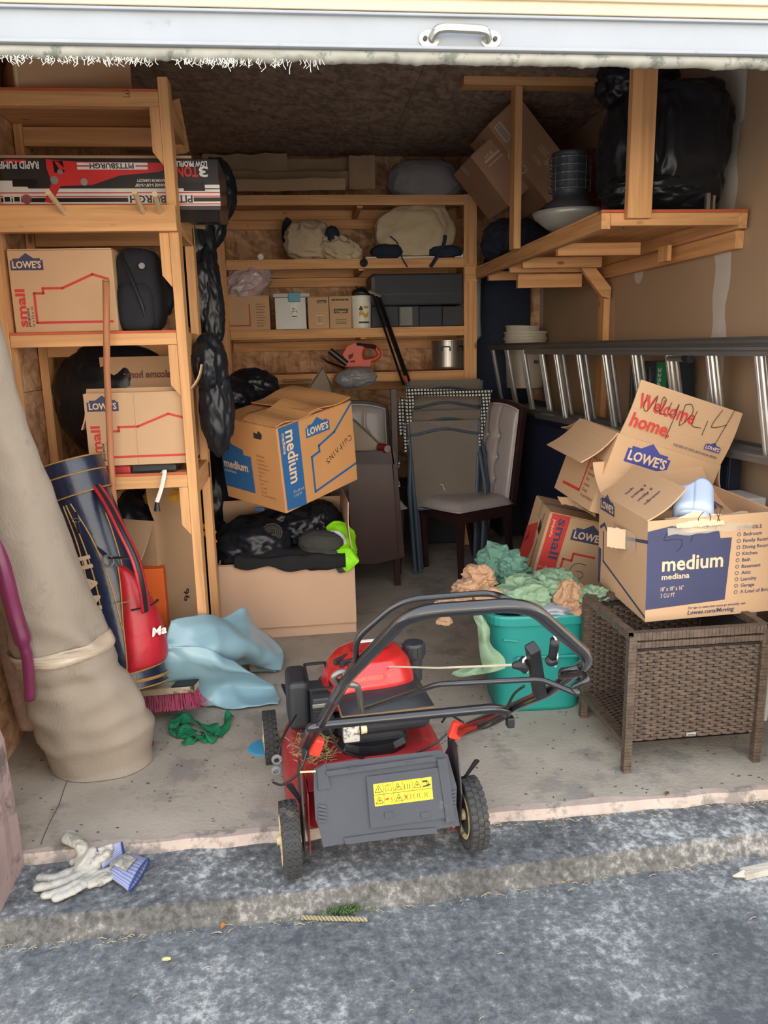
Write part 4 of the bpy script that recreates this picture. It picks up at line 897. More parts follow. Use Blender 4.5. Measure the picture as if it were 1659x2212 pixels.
# stock pot
a = at(933, 770, Y=BF + .17); c = at(1001, 770, Y=BF + .17); r_ = (c.x - a.x) / 2; zb = bz[3] + .012; zt = at(966, 735, Y=BF + .1).z - zb
o = thing('stock_pot', 'aluminium stock pot with wire handles at the bottom right of the back rack', 'pot', ((a.x + c.x) / 2, BF + .17, zb))
ALU = mat('aluminium', (170, 166, 160), .38, .9, vary=.1, vs=5, bump=.05, bs=80)
B().lathe([(0, 0), (r_ * .97, 0), (r_, .012), (r_, zt - .01), (r_ * 1.03, zt - .008), (r_ * 1.03, zt), (r_ * .98, zt), (r_ * .97, .01), (0, .01)], 48).build('body', ALU, o, smooth=False)
for s in (-1, 1):
    ang = R(-90 + s * 28 + 12); q0 = Vector((cos(ang) * r_ * 1.04, sin(ang) * r_ * 1.04, zt - .045)); t_ = Vector((-sin(ang), cos(ang), 0))
    B().tube(rounded([q0 - t_ * .028 + Vector((0, 0, -.03)), q0 - t_ * .028, q0 + t_ * .028, q0 + t_ * .028 + Vector((0, 0, -.03))], .01), .0045, 8).build('handle', BLACK, o)
o = shelfbox('low tan carton under the stock pot at the right end of the bottom tier', 880, 1001, 806, bz[3] - .11, BF - .02, .02, mt=CARDD, name='board', tape=False) if False else None
# plastic grocery bag, cushions, clutter on the bottom tier
bagthing('grey translucent grocery bag under the hedge trimmer', [bb(772, 815, BF - .05, .13, .07, .1, 75, amp=.15), bb(748, 820, BF - .08, .08, .06, .07, 76)], m=mat('grocery_film', (150, 152, 158), .3, vary=.1, bump=.5, bs=14, alpha=.92, coat=.3), name='grocery_bag')
shelfbox('flat tan carton lying left of the grey pad on the bottom tier', 600, 665, 822, bz[3] - .045, BF - .1, .3, mt=CARDD)
o = None
PAD = mat('taupe_pad', (138, 126, 112), .95, vary=.08, bump=.3, bs=60); PADS = mat('pad_side', (92, 84, 76), .95)
def pad(label, px, Y, name='cushion', dz=0, th=.03):
    o = thing(name, label, 'cushion', at(px[0][0], px[0][1], Y=Y)); v = [at(x, y, Y=Y + dy) for x, y, dy in px]; n = len(v); b = B()
    nn = (v[1] - v[0]).cross(v[2] - v[0]).normalized(); nn = nn if nn.y < 0 else -nn
    b.add(v + [p - nn * th for p in v], [tuple(range(n)), tuple(range(2 * n - 1, n - 1, -1))] + [(i, (i + 1) % n, n + (i + 1) % n, n + i) for i in range(n)])
    b.build('pad', PAD, o, world=True, bevel=.008)
    B().tube([p for p in v], .006, 6, closed=True).build('piping', PADS, o, world=True); return o
pad('peaked taupe pad folded like a tent behind the medium box', [(697, 794, 0), (660, 850, -.1), (690, 868, -.1), (722, 862, -.05), (712, 825, 0)], 4.95)
pad('long taupe pad sagging over the dark wooden table leaf', [(745, 893, 0), (770, 912, 0), (800, 940, 0), (829, 968, 0), (812, 978, 0), (760, 975, 0), (742, 940, 0)], 4.42)

# ------------------------------------------------------------------ things on the overhead rack
PRT = mat('carton_pale_print', (214, 190, 168), .8)
OCY = 4.55
def tilted_carton(label, pc, Y, w, d, h, ang, mt, prints=None):
    c = at(*pc, Y=Y); M = Matrix.Translation(c) @ Matrix.Rotation(R(ang), 4, 'Y') @ Matrix.Translation((0, 0, -h / 2))
    return carton('television_carton', label, (w, d, h), M, mt=mt, prints=prints)
TVC = mat('carton_brown', (168, 130, 104), .85, vary=.06)
tilted_carton('darker brown carton lying diagonally left of the OLED carton on the hanging shelf', (1085, 368), 5.02, .36, .5, .36, -40, TVC, lambda g, fs, w, d, h: (line(g, fs['F'], [(.05, h - .08), (.2, h - .08)], .012, PRT), line(g, fs['F'], [(.05, h - .11), (.24, h - .11)], .006, PRT), text(g, fs['F'], 'HDR', .06, h - .07, .02, PRT, 0, .01)))
def tvp(g, fs, w, d, h):
    F = fs['F']; text(g, F, 'OLED', w - .08, .30, .045, PRT, 90, .0, width=.16) if False else None
    text(g, F, 'OLED', .03, h * .40, .05, PRT, 90, .01, width=.15); text(g, F, '48A2', .11, h * .34, .024, PRT, 90, .01); text(g, F, '48', .16, h * .25, .04, PRT, 90, .01)
    for k in range(3): line(g, F, [(.15 + .012 * k, h * .38), (.15 + .012 * k, h * .5)], .004, PRT)
    poly(g, F, [(.02, h - .14), (.07, h - .14), (.07, h - .03), (.02, h - .03)], PRT)
    for k in range(9): line(g, F, [(.03, h - .13 + k * .011), (.06, h - .13 + k * .011)], .003, INK)
tilted_carton('tan carton printed OLED with a barcode, tilted on the hanging shelf', (1130, 346), 4.9, .24, .45, .56, -41, mat('carton_tan', (182, 142, 112), .85, vary=.05), tvp)
# propane heater
hp_ = at(1228, 480, Y=3.9)
o = thing('patio_heater_head', 'dark heater with a wire guard standing on a pale dish, hanging shelf', 'heater', (hp_.x, 3.9, OZ + .002))
HG = mat('heater_grey', (66, 70, 78), .5, .3)
B().lathe([(.0, 0), (.05, 0), (.11, .03), (.165, .075), (.178, .10), (.17, .10), (.1, .045), (0, .02)], 40).build('dish', mat('dish_pale', (168, 170, 166), .4, .3), o, smooth=True)
B().lathe([(.1, .06), (.12, .085), (.12, .14), (.08, .16), (.08, .2), (.085, .205), (.085, .35), (.09, .355), (.09, .37), (0, .385)], 32).build('housing', HG, o, smooth=True)
for k in range(5): B().tube([(.1 * cos(a * .4), .1 * sin(a * .4), .2 + k * .035) for a in range(16)], .003, 5, closed=True).build('guard_ring', mat('wire_grey', (110, 112, 116), .4, .6), o)
for k in range(12): B().tube([(.1 * cos(k * pi / 6), .1 * sin(k * pi / 6), .19), (.1 * cos(k * pi / 6), .1 * sin(k * pi / 6), .35)], .0025, 4).build('guard_wire', MATS['wire_grey'], o)
o = thing('red_jug', 'red ribbed object behind the heater on the hanging shelf', 'container', (at(1290, 380, Y=4.2).x, 4.25, OZ + .003))
b = B(); rdm = mat('dull_red', (112, 46, 46), .6)
B().box(-.08, .09, -.08, .08, 0, .46).build('body', rdm, o, bevel=.02)
for k in range(6): B().box(-.085, .095, -.09, .085, .08 + .04 * k, .095 + .04 * k).build('rib', rdm, o, bevel=.003)
bagthing('huge black garbage bag piled behind the front hanger post of the hanging shelf', [((1.67, 3.48, OZ + .28), (.20, .22, .27), 81, dict(amp=.14, e=.6, freq=1.6, sub=6)), ((1.50, 3.56, OZ + .27), (.12, .18, .26), 82, dict(amp=.2, sub=5)), ((1.60, 3.44, OZ + .10), (.24, .18, .10), 84, dict(amp=.2)), ((1.56, 3.62, OZ + .60), (.17, .12, .13), 83, dict(amp=.25))])
WL = (mat('x_unused', (0, 0, 0)),)
o = thing('light_stand_foot', 'short grey metal foot standing at the right end of the hanging shelf', 'bracket', (XR - .17, 3.26, OZ + .002)); B().box(-.008, .008, -.01, .01, 0, .07).box(.02, .03, -.01, .01, 0, .06).build('foot', STEEL, o)
bagthing('black cloth heap behind the back hanger post of the hanging shelf', [((1.36, 5.15, OZ + .13), (.13, .25, .13), 85), ((1.42, 4.9, OZ + .11), (.14, .2, .11), 86)], m=DN, name='cloth_heap', cat='cloth')

# ------------------------------------------------------------------ right rear corner
bagthing('tall dark garment bag standing in the right rear corner', [bb(1092, 660, 5.97, .19, .46, .05, 91, amp=.05, e=.7, freq=1.3), bb(1075, 860, 5.95, .24, .5, .06, 92, amp=.05, e=.7, freq=1.3)], m=DN, name='garment_bag', cat='bag')
o = thing('white_board', 'white board standing in the right rear corner behind the dark garment bag', 'board', (at(1048, 700, Y=6.03).x, 6.035, 0))
a = at(1030, 570, Y=5.98); B().box(-.08, .2, -.01, .01, 0, a.z).build('panel', mat('board_white', (196, 196, 192), .6), o)
# buckets in a nested stack, on something dark
bx0 = at(1136, 745, Y=5.82); dk = thing('cabinet', 'dark cabinet behind the ladder in the right rear corner', 'cabinet', (bx0.x - .02, 5.86, 0))
bh_ = at(1140, 870, Y=5.7).z
B().box(-.2, .17, -.17, .17, 0, bh_).build('body', mat('dark_cabinet', (38, 38, 44), .6), dk, bevel=.006); B().box(-.19, -.02, -.175, -.171, .03, bh_ - .03).build('door', mat('dark_cabinet_door', (44, 44, 52), .5), dk, bevel=.003); B().box(-.01, .16, -.175, -.171, .03, bh_ - .03).build('door', MATS['dark_cabinet_door'], dk, bevel=.003)
OFFW = mat('bucket_offwhite', (206, 198, 184), .5, vary=.06)
zt0 = at(1137, 716, Y=5.82).z
for k, (dz_, dx, rr, tilt) in enumerate(((-.0, 0, .155, 0), (.045, -.004, .155, 1.5), (.115, -.03, .125, 7))):
    o = thing('bucket', ['large off-white bucket with a round maroon logo, bottom of the nested stack', 'large off-white bucket nested in the middle of the stack behind the ladder', 'smaller off-white bucket tilted on top of the nested stack'][k], 'bucket', (bx0.x + dx, 5.84, zt0 - .37 - .045 + dz_ - (0 if k < 2 else -.12)), (0, R(tilt * .4), 0), 'nested buckets behind the ladder')
    bucket(o, rr, .37 if k < 2 else .22, OFFW, .86)
    if k == 0:
        g = B(); lg = mat('logo_maroon', (96, 40, 40), .7)
        def cyl(a_, z_): rr_ = .148 * (.86 + .125 * min(1, z_ / .318)) + .002; return (rr_ * sin(a_), -rr_ * cos(a_), z_)
        a0 = .42
        for ring_ in range(24):
            t0_, t1_ = ring_ * pi / 12, (ring_ + 1) * pi / 12
            g.add([cyl(a0 + .30 * cos(t0_), .19 + .045 * sin(t0_)), cyl(a0 + .30 * cos(t1_), .19 + .045 * sin(t1_)), cyl(a0 + .24 * cos(t1_), .19 + .036 * sin(t1_)), cyl(a0 + .24 * cos(t0_), .19 + .036 * sin(t0_))], [(0, 1, 2, 3)], lg)
        Fm = frame(cyl(a0 - .26, .18), Vector(cyl(a0 + .26, .18)) - Vector(cyl(a0 - .26, .18)), (0, 0, 1)); text(g, Fm, 'REAL', .0, 0, .026, INK, 0, .04, width=.075, off=.012); g.build('logo', None, o)
# ------------------------------------------------------------------ big open box and what it holds
x0 = at(473, 1300, Y=3.80).x; x1 = at(766, 1300, Y=3.80).x; w = x1 - x0; bxh = .40; d = .52
BBX = carton('big_open_box', 'big open cardboard box with its front flap folded down, heaped with black clothes', (w, d, bxh), PM(((x0 + x1) / 2, 3.82 + d / 2, .001), (0, 0, 1.5)), mt=CARDP, flaps=[('R', 86, .29), ('B', 80, .24)], t=.007)
fz = [(-w / 2, 0), (w / 2, 0)]; b = B(); fh = .37
def ff(u, v):
    x = -w / 2 + w * u; top = .395 - .03 * sin(pi * min(1, max(0, (u - .3) / .7))) ; z = .062 + (top - .062) * v + .003 * noise.noise(Vector((u * 8, v, 0)))
    return (x, -d / 2 - .008 - .012 * (1 - v), z)
b.grid(ff, 24, 6); b.build('front_flap', CARDP, BBX, solid=.006)
CT = Vector(((x0 + x1) / 2, 3.82 + d / 2, 0))
o = bagthing('black garbage bag of shoes and gear in the left of the big open box', [((x0 + .17, 4.02, .45), (.20, .17, .15), 101, dict(amp=.16, freq=1.8)), ((x0 + .34, 4.16, .48), (.2, .14, .13), 102, dict(amp=.22)), ((x0 + .52, 4.2, .50), (.13, .13, .13), 112, dict(amp=.2))])
BK = mat('black_jersey', (30, 30, 32), .95, vary=.12, bump=.3, bs=90)
o = thing('sweatshirt', 'black knitted sweatshirt spilling over the front edge of the big open box', 'clothing', (CT.x, 3.84, .4))
def drape(u, v):
    x = x0 + .09 + (w - .13) * u; sag = .02 * sin(pi * u) + .04 * max(0, u - .3)
    k = min(1, v / .72); y = 3.99 - .205 * k; z = .432 + .022 * noise.noise(Vector((u * 5, v * 4, 1))) - max(0, v - .72) / .28 * (.035 + sag); y += .004 * noise.noise(Vector((u * 9, 1, 1)))
    return (x, y, z)
B().grid(drape, 40, 20).build('body', BK, o, world=True, smooth=True, solid=.02)
b = B(); blob(b, (x0 + .23, 3.90, .405), (.2, .08, .05), 105, .15, 2, 4, .9); blob(b, (x0 + .48, 3.87, .385), (.17, .07, .05), 106, .15, 2, 4, .9, rot=(0, .12, 0)); b.build('sleeve', BK, o, world=True, smooth=True)
o = thing('knit_hat', 'charcoal knit hat lying on the black sweatshirt in the big open box', 'hat', (at(690, 1170, Y=3.9).x, 3.9, .45))
c = at(693, 1172, Y=3.9); b = B(); blob(b, c, (.115, .08, .062), 107, .1, 1.6, 5, .9, rot=(0, .12, 0)); b.build('hat', mat('charcoal_knit', (62, 62, 58), .95, vary=.12, bump=.4, bs=120), o, world=True, smooth=True)
b = B(); blob(b, c + Vector((.02, -.02, -.035)), (.12, .07, .018), 108, .1, 2, 4, rot=(0, .12, 0)); b.build('brim', MATS['charcoal_knit'], o, world=True, smooth=True)
NEON = mat('neon_green', (150, 235, 20), .6, vary=.12, vs=12, bump=.3, bs=30)
o = thing('safety_vest', 'neon green safety vest hanging over the right corner of the big open box', 'vest', at(750, 1200, Y=3.8))
b = B(); sheet(b, [[at(703, 1140, Y=4.0), at(725, 1130, Y=4.0), at(748, 1134, Y=4.0), at(762, 1150, Y=4.0)],
 [at(712, 1165, Y=3.93), at(730, 1158, Y=3.92), at(752, 1165, Y=3.92), at(766, 1185, Y=3.95)],
 [at(718, 1198, Y=3.88), at(735, 1195, Y=3.84), at(754, 1195, Y=3.84), at(767, 1202, Y=3.86)]], 8, 8, .022, 13, 3); b.build('shoulder', NEON, o, world=True, smooth=True, solid=.006)
b = B(); sheet(b, [[at(716, 1196, Y=3.86), at(735, 1188, Y=3.82), at(755, 1188, Y=3.82), at(766, 1195, Y=3.84)],
 [at(724, 1214, Y=3.80), at(742, 1210, Y=3.785), at(758, 1208, Y=3.785), at(775, 1214, Y=3.79)],
 [at(744, 1234, Y=3.785), at(750, 1237, Y=3.78), at(756, 1236, Y=3.78), at(762, 1230, Y=3.785)]], 8, 8, .012, 13, 5); b.build('front_panel', NEON, o, world=True, smooth=True, solid=.006)
b = B(); sheet(b, [[at(712, 1146, Y=3.93), at(730, 1148, Y=3.92), at(742, 1156, Y=3.915)], [at(716, 1160, Y=3.9), at(732, 1160, Y=3.9), at(748, 1172, Y=3.89)], [at(722, 1168, Y=3.89), at(738, 1172, Y=3.88), at(748, 1180, Y=3.88)]], 6, 6, .004, 12, 2); b.build('reflective_tape', mat('reflective_tape', (214, 216, 222), .35, .2), o, world=True, smooth=True, solid=.004)
b = B(); sheet(b, [[at(708, 1196, Y=3.83), at(722, 1198, Y=3.82)], [at(722, 1222, Y=3.795), at(736, 1226, Y=3.79)], [at(733, 1238, Y=3.79), at(746, 1236, Y=3.785)]], 6, 8, .004, 9, 2); b.build('lining', mat('vest_lining', (48, 52, 50), .9), o, world=True, solid=.005)
o = thing('blue_tag', 'tiny blue tag sticking out of the black bag under the tilted medium box', 'tag', at(561, 1100, Y=3.95)); B().box(-.022, .022, -.006, .004, -.008, .01).build('tag', BLUE, o)
o = thing('shoe', 'black ribbed shoe sole poking out of the bag in the big open box', 'shoe', at(588, 1148, Y=3.93))
b = B(); blob(b, (0, .03, 0), (.055, .05, .05), 120, .1, 2, 4); b.build('upper', BLACK, o, smooth=True)
for k in range(4): B().tube([( (.05 - .01 * k) * cos(a * .4), -.02 - .004 * k, (.045 - .011 * k) * sin(a * .4)) for a in range(16)], .004, 5, closed=True).build('tread_rib', mat('sole_grey', (70, 66, 64), .7), o)

# tilted medium box on top
def curt(g, fs, w, d, h):
    F = fs['F']; poly(g, F, [(0.01, .012), (.135, .0), (.135, h), (0.01, h)], BLUE)
    text(g, F, 'medium', .05, h * .94, .062, PALE, -90, .02, width=h * .62, off=.0014); text(g, F, 'mediana', .026, h * .93, .02, PALE, -90, .01, width=h * .24, off=.0014)
    text(g, F, '18" x 18" x 16"', .06, h * .2, .012, PALE, 0, .0, width=.07, off=.0014); text(g, F, '3 CU FT', .06, h * .15, .012, PALE, 0, .0, width=.05, off=.0014)
    logo(g, F, .175, h * .77, .16, BLUE)
    pts = [(w * .98, h * .98), (w * .72, h * .72), (w * .5, h * .63), (w * .5, h * .56), (w * .395, h * .53), (w * .395, h * .1), (w * .985, h * .22)]
    line(g, F, pts, .012, BLUE)
    scrawl(g, F, [[(1.0, .9), (.6, 1.0), (.5, .5), (.9, .3)], [(1.3, .7), (1.3, .3), (1.6, .3), (1.6, .7)], [(2, .8), (2, .2)], [(2.5, 1), (2.5, .2)], [(2.3, .7), (2.8, .7)], [(3.1, .2), (3.3, .8), (3.5, .2)], [(3.9, .8), (3.9, .2)], [(4.3, .2), (4.3, .8), (4.7, .2), (4.7, .8)], [(5.4, .8), (5, .8), (5.4, .4), (5, .2)]], w * .96, h * .66, -.040, .003, rot=24)
    L_ = fs['L']; poly(g, L_, [(0, .06), (d * .52, .06), (d * .52, h * .60), (d * .40, h * .60), (d * .40, h * .66), (d * .22, h * .70), (0, h * .92)], BLUE)
    text(g, L_, 'medium', .0 + .01, h * .40, .04, PALE, 0, .03, width=d * .42, off=.0014); text(g, L_, 'mediana', .01, h * .34, .015, PALE, 0, .0, width=d * .2, off=.0014)
    for k, s_ in enumerate(('FRAGILE', 'Bedroom', 'Family Room', 'Dining Room', 'Kitchen', 'Bath', 'Basement', 'Attic', 'Laundry', 'Garage', 'A Load of Bricks')):
        text(g, L_, s_, d * .62, h * (.62 - .048 * k), .010, mat('faint_print', (150, 104, 68), .8), 0, .01)
    poly(g, L_, [(d * .62, h * .84), (d * .74, h * .84), (d * .76, h * .90), (d * .71, h * .94), (d * .68, h * .90), (d * .62, h * .91)], mat('hole_dark', (48, 46, 50), .6), .0016)
    T = fs['T']; text(g, T, 'Lowes.com/Moving', .1, d * .7, .02, mat('faint_blue', (120, 104, 110), .8), 0, .01, off=.002)
dm = (.457 * 1.1, .457 * .9, .406)
MB_ = carton('moving_box', 'orange-brown medium moving box with blue print, tilted on top of the big open box', dm, Matrix.Translation((-.043, 3.839, .775)) @ Euler((R(5.6), R(-10.2), R(43.5))).to_matrix().to_4x4(), mt=CARDO, prints=curt, tape=False)
MB_['label'] = 'orange-brown medium moving box with blue print, tilted on the big open box'
b = B(); w, d, h = dm
b.grid(lambda u, v: (-w / 2 - .005 + .30 * u, -d / 2 - .005 + d * .55 * v, h + .012 + .03 * v * (u) + .008 * sin(u * 9)), 10, 8); b.build('raised_flap', CARDO, MB_, solid=.005)
b = B(); b.grid(lambda u, v: (-.05 + .29 * u, -d / 2 - .004 + d * .95 * v, h + .020 + .02 * u * v + .006 * sin(u * 7 + v * 3)), 10, 8); b.build('raised_flap', CARDO, MB_, solid=.005)

# ------------------------------------------------------------------ dining chairs
DW_ = mat('dark_mahogany', (50, 32, 32), .4, vary=.25, vs=8, spec=.3); UPH = mat('grey_vinyl', (168, 158, 156), .38, vary=.05, bump=.12, bs=25, coat=.2); WELT = mat('welt', (200, 192, 188), .5)
def dining_chair(label, M, group=None, full=True):
    o = thingM('dining_chair', label, 'chair', M, group); W_, D_, H_ = .45, .44, .44    # front = -y
    def leg(x, y, dx, dy, top):
        b = B(); p = [Vector((x + dx * t * t, y + dy * t * t, top * (1 - t))) for t in (0, .2, .4, .6, .8, 1)]; b.tube([q for q in p], [.034, .031, .027, .024, .022, .021], 4); b.build('leg', DW_, o, bevel=.002)
    for s in (-1, 1): leg(s * (W_ / 2 - .03), -D_ / 2 + .03, s * -.01, .015, H_ - .02)
    for s in (-1, 1): leg(s * (W_ / 2 - .03), D_ / 2 - .02, 0, .06, H_ - .02)
    B().box(-W_ / 2 + .02, W_ / 2 - .02, -D_ / 2 + .01, -D_ / 2 + .04, H_ - .075, H_ - .004).box(-W_ / 2 + .01, -W_ / 2 + .04, -D_ / 2 + .02, D_ / 2 - .02, H_ - .075, H_ - .004).box(W_ / 2 - .04, W_ / 2 - .01, -D_ / 2 + .02, D_ / 2 - .02, H_ - .075, H_ - .004).build('apron', DW_, o, bevel=.002)
    b = B()
    def seat(u, v, up):
        x = (u * 2 - 1); y = (v * 2 - 1); bow = .04 * (1 - x * x) * (v < .5) * (1 - v * 2) ; k = 1 - .04 * v
        h_ = (1 - x ** 6) * (1 - y ** 6); h_ = max(0, h_) ** .5
        return (x * (W_ / 2 + .008) * k, y * (D_ / 2 + .005) - bow, H_ + (.055 * h_ + .012 if up else 0) + .002 * noise.noise(Vector((x * 3, y * 3, 0))))
    b.grid(lambda u, v: seat(u, v, 1), 24, 24); b.build('seat', UPH, o, smooth=True)
    b = B(); per = [seat(t, 0, 0) for t in [k / 12 for k in range(13)]] + [seat(1, t, 0) for t in [k / 12 for k in range(1, 13)]] + [seat(1 - t, 1, 0) for t in [k / 12 for k in range(1, 13)]] + [seat(0, 1 - t, 0) for t in [k / 12 for k in range(1, 12)]]
    b.tube([(x, y, z + .006) for x, y, z in per], .007, 6, closed=True); b.build('seat_welt', UPH, o, smooth=True)
    # back
    tb = R(8); Mb = Matrix.Translation((0, D_ / 2 - .01, H_ + .01)) @ Matrix.Rotation(-tb, 4, 'X'); BH = .66
    def topz(x): return BH - .045 * (x / .225) ** 2
    pr = [(-.225, -.02)] + [(.225, -.02)] + [(.225 - .45 * k / 10, topz(.225 - .45 * k / 10)) for k in range(11)]
    b = B(); b.prism([(x, z) for x, z in pr], -.045, -.0, None, Mb @ Matrix(((1, 0, 0, 0), (0, 0, -1, 0), (0, 1, 0, 0), (0, 0, 0, 1)))); b.build('back_frame', DW_, o, bevel=.004)
    btn = [(-.055, .42), (.055, .42), (-.055, .28), (.055, .28), (-.055, .14), (.055, .14)]
    def cush(u, v):
        x = (u * 2 - 1) * .20; z = v * (topz(x) - .03); e_ = max(0, (1 - (u * 2 - 1) ** 8) * (1 - (v * 2 - 1) ** 12)) ** .5
        y = -.004 - .030 * e_
        for bx_, bz_ in btn: y += .022 * math.exp(-((x - bx_) ** 2 + (z - bz_) ** 2) / .0007)
        y += .008 * math.exp(-((abs(x) - .055 - .006 * sin(z * 22)) ** 2) / .00008)
        return (x, y, z)
    b = B(); b.grid(cush, 48, 60, None, Mb); b.build('backrest', UPH, o, smooth=True)
    b = B(); per = [cush(0, k / 10) for k in range(11)] + [cush(k / 10, 1) for k in range(1, 11)] + [cush(1, 1 - k / 10) for k in range(1, 11)]
    b.tube([(x, y - .003, z) for x, y, z in per], .004, 6, None, False, Mb); b.build('backrest_welt', WELT, o, smooth=True)
    for bx_, bz_ in btn: B().lathe([(0, 0), (.012, 0), (.010, .006), (0, .008)], 10, None, Mb @ Matrix.Translation((bx_, -.020, bz_)) @ Matrix.Rotation(pi / 2, 4, 'X')).build('button', WELT, o)
    return o
A_ = at(912, 1216, Z=0); B_ = at(985, 1257, Z=0); ax_ = (B_ - A_).normalized()   # along the front edge
ang = math.atan2(ax_.y, ax_.x) + R(11)
fc = (A_ + B_) / 2; nrm = Vector((-ax_.y, ax_.x, 0))      # +y local = towards the back
ctr_ = fc + nrm * .19
dining_chair('dining chair with tufted grey back standing clear in the middle of the floor', Matrix.Translation((ctr_.x, ctr_.y, .001)) @ Matrix.Rotation(ang, 4, 'Z'))
c = at(785, 835, Y=5.1); dining_chair('tufted dining chair facing out behind the dark wooden table leaf', PM((c.x - .02, 5.0, .001), (0, 0, 4)))
c = at(625, 842, Y=5.15); dining_chair('tufted dining chair behind the tilted medium box, only its top edge showing', PM((c.x - .02, 5.05, .001), (0, 0, -6)))
o = thing('tie', 'small clear cable tie lying on the seat of the free-standing dining chair', 'tie', at(957, 1052, Y=4.72)); B().tube([at(962, 1060, Y=4.72), at(955, 1046, Y=4.72), at(950, 1047, Y=4.72)], .0015, 5).build('tie', WHITE, o, world=True)

# table leaf standing on edge
o = thing('table_leaf', 'dark glossy wooden table leaf standing on edge right of the big open box', 'table', (at(812, 1215, Z=0).x, 4.35, 0))
TL = mat('dark_gloss_wood', (56, 34, 32), .34, vary=.25, vs=5, spec=.4, dirt=(50, 52, 64), ds=6, dthr=.68); ty = 4.36
def plate(pts, y0, y1, m, nm, bev=.004):
    b = B(); q = [at(x, y, Y=ty) for x, y in pts]; n = len(q); v = [Vector((p.x, y0, max(.002, p.z))) for p in q] + [Vector((p.x, y1, max(.002, p.z))) for p in q]
    b.add(v, [tuple(range(n)), tuple(range(2 * n - 1, n - 1, -1))] + [(i, (i + 1) % n, n + (i + 1) % n, n + i) for i in range(n)]); return b.build(nm, m, o, world=True, bevel=bev)
plate([(752, 1003), (845, 1003), (864, 1190), (860, 1205), (815, 1216), (762, 1218)], ty, ty + .022, TL, 'top')
plate([(752, 978), (846, 974), (850, 1001), (752, 1001)], ty - .012, ty + .018, DW_, 'edge_rail')
plate([(846, 974), (853, 974), (872, 1200), (862, 1204), (850, 1001)], ty - .012, ty + .018, DW_, 'side_rail')
o = thing('wooden_post', 'dark wooden upright standing behind the table leaf', 'post', (at(852, 1000, Y=4.6).x, 4.6, 0))
q = at(849, 840, Y=4.6); B().box(q.x - .016, q.x + .022, 4.585, 4.61, .001, q.z).build('post', DW_, o, world=True, bevel=.003)
o = thing('soda_can', 'red soda can lying between the taupe pad and the dark wooden upright', 'can', at(821, 966, Y=4.42))
B().lathe([(0, 0), (.02, 0), (.026, .008), (.026, .085), (.021, .095), (0, .095)], 20, None, PM((0, 0, .0), (90, 0, 20))).build('can', mat('can_red', (150, 24, 36), .3, .5), o, smooth=False)
B().lathe([(.0, 0), (.02, 0), (.02, .002), (0, .002)], 16, None, PM((.0, 0.001, 0), (90, 0, 20)) @ Matrix.Translation((0, 0, .095))).build('can_end', STEEL, o)

# ------------------------------------------------------------------ folded sling chairs
SL = mat('taupe_mesh', (122, 112, 102), .85, vary=.05, bump=.5, bs=400); TUB = mat('slate_tube', (78, 92, 104), .4, .3, vary=.1)
def folded_chair(label, xl, xr, ytop, Y, foot, lean=.10, group='folded patio chairs'):
    a = at(xl, ytop, Y=Y + lean); c = at(xr, ytop, Y=Y + lean); zt = a.z; x0, x1 = a.x, c.x; xm = (x0 + x1) / 2; hw = (x1 - x0) / 2
    o = thing('folded_chair', label, 'chair', (xm, Y, 0), (0, 0, 0), group); L_ = lambda z: lean * z / zt
    for s in (-1, 1):
        B().tube([(s * (hw - .055), 0, .001), (s * (hw - .03), L_(.5), .5), (s * hw, L_(zt), zt)], .014, 10).build('frame_tube', TUB, o)
        B().tube([(s * (hw - .02), -.035, .001), (s * (hw + .012), -.02, .55), (s * (hw - .01), L_(zt * .8) - .02, zt * .8)], .013, 10).build('leg', TUB, o)
    b = B(); b.grid(lambda u, v: ((u * 2 - 1) * (hw - .012 - .035 * (1 - v)), L_(.42 + v * (zt - .42)) - .008 + .012 * (1 - (u * 2 - 1) ** 2) * .5, .42 + v * (zt + .012 - .42)), 8, 8); b.build('sling', SL, o, solid=.003)
    B().tube([((u / 10 - 1) * hw * .97, L_(zt) - .02, zt - .075 + .035 * (cos((u / 10 - 1) * pi) * .5 + .5)) for u in range(21)], .009, 8).build('curved_rail', TUB, o)
    B().tube([(-hw + .05, L_(.42) - .01, .42), (hw - .05, L_(.42) - .01, .42)], .011, 8).build('cross_rail', TUB, o); return o
folded_chair('folded sling patio chair with a taupe mesh back, rearmost of its stack', 880, 1040, 826, 5.16, None)
folded_chair('folded sling patio chair second from the back of its stack, under the checkered cloth', 880, 1040, 858, 5.04, None)
folded_chair('folded sling patio chair third from the back of its stack', 884, 1042, 893, 4.93, None)
folded_chair('folded sling patio chair at the front of its stack, its mesh back fully showing', 880, 1036, 915, 4.84, None)
m = bpy.data.materials.new('checkered_cloth'); n, bs_ = nodes(m); L = n.links; tcn = n.nodes.new('ShaderNodeTexCoord'); mp = n.nodes.new('ShaderNodeMapping'); mp.inputs['Rotation'].default_value = (R(90), 0, 0)
br_ = n.nodes.new('ShaderNodeTexBrick'); br_.offset = 0; br_.inputs['Scale'].default_value = 1; br_.inputs['Brick Width'].default_value = .021; br_.inputs['Row Height'].default_value = .021; br_.inputs['Mortar Size'].default_value = .0042; br_.inputs['Mortar Smooth'].default_value = 0
br_.inputs['Color1'].default_value = srgb((226, 222, 212)); br_.inputs['Color2'].default_value = srgb((216, 212, 202)); br_.inputs['Mortar'].default_value = srgb((34, 34, 36))
L.new(tcn.outputs['Object'], mp.inputs[0]); L.new(mp.outputs[0], br_.inputs[0]); L.new(br_.outputs[0], bs_.inputs['Base Color']); bs_.inputs['Roughness'].default_value = .9; CHK = m
o = thing('checkered_cloth', 'black and white checkered cloth edging draped over the folded sling chairs', 'cloth', at(960, 860, Y=4.95))
yy = 5.0
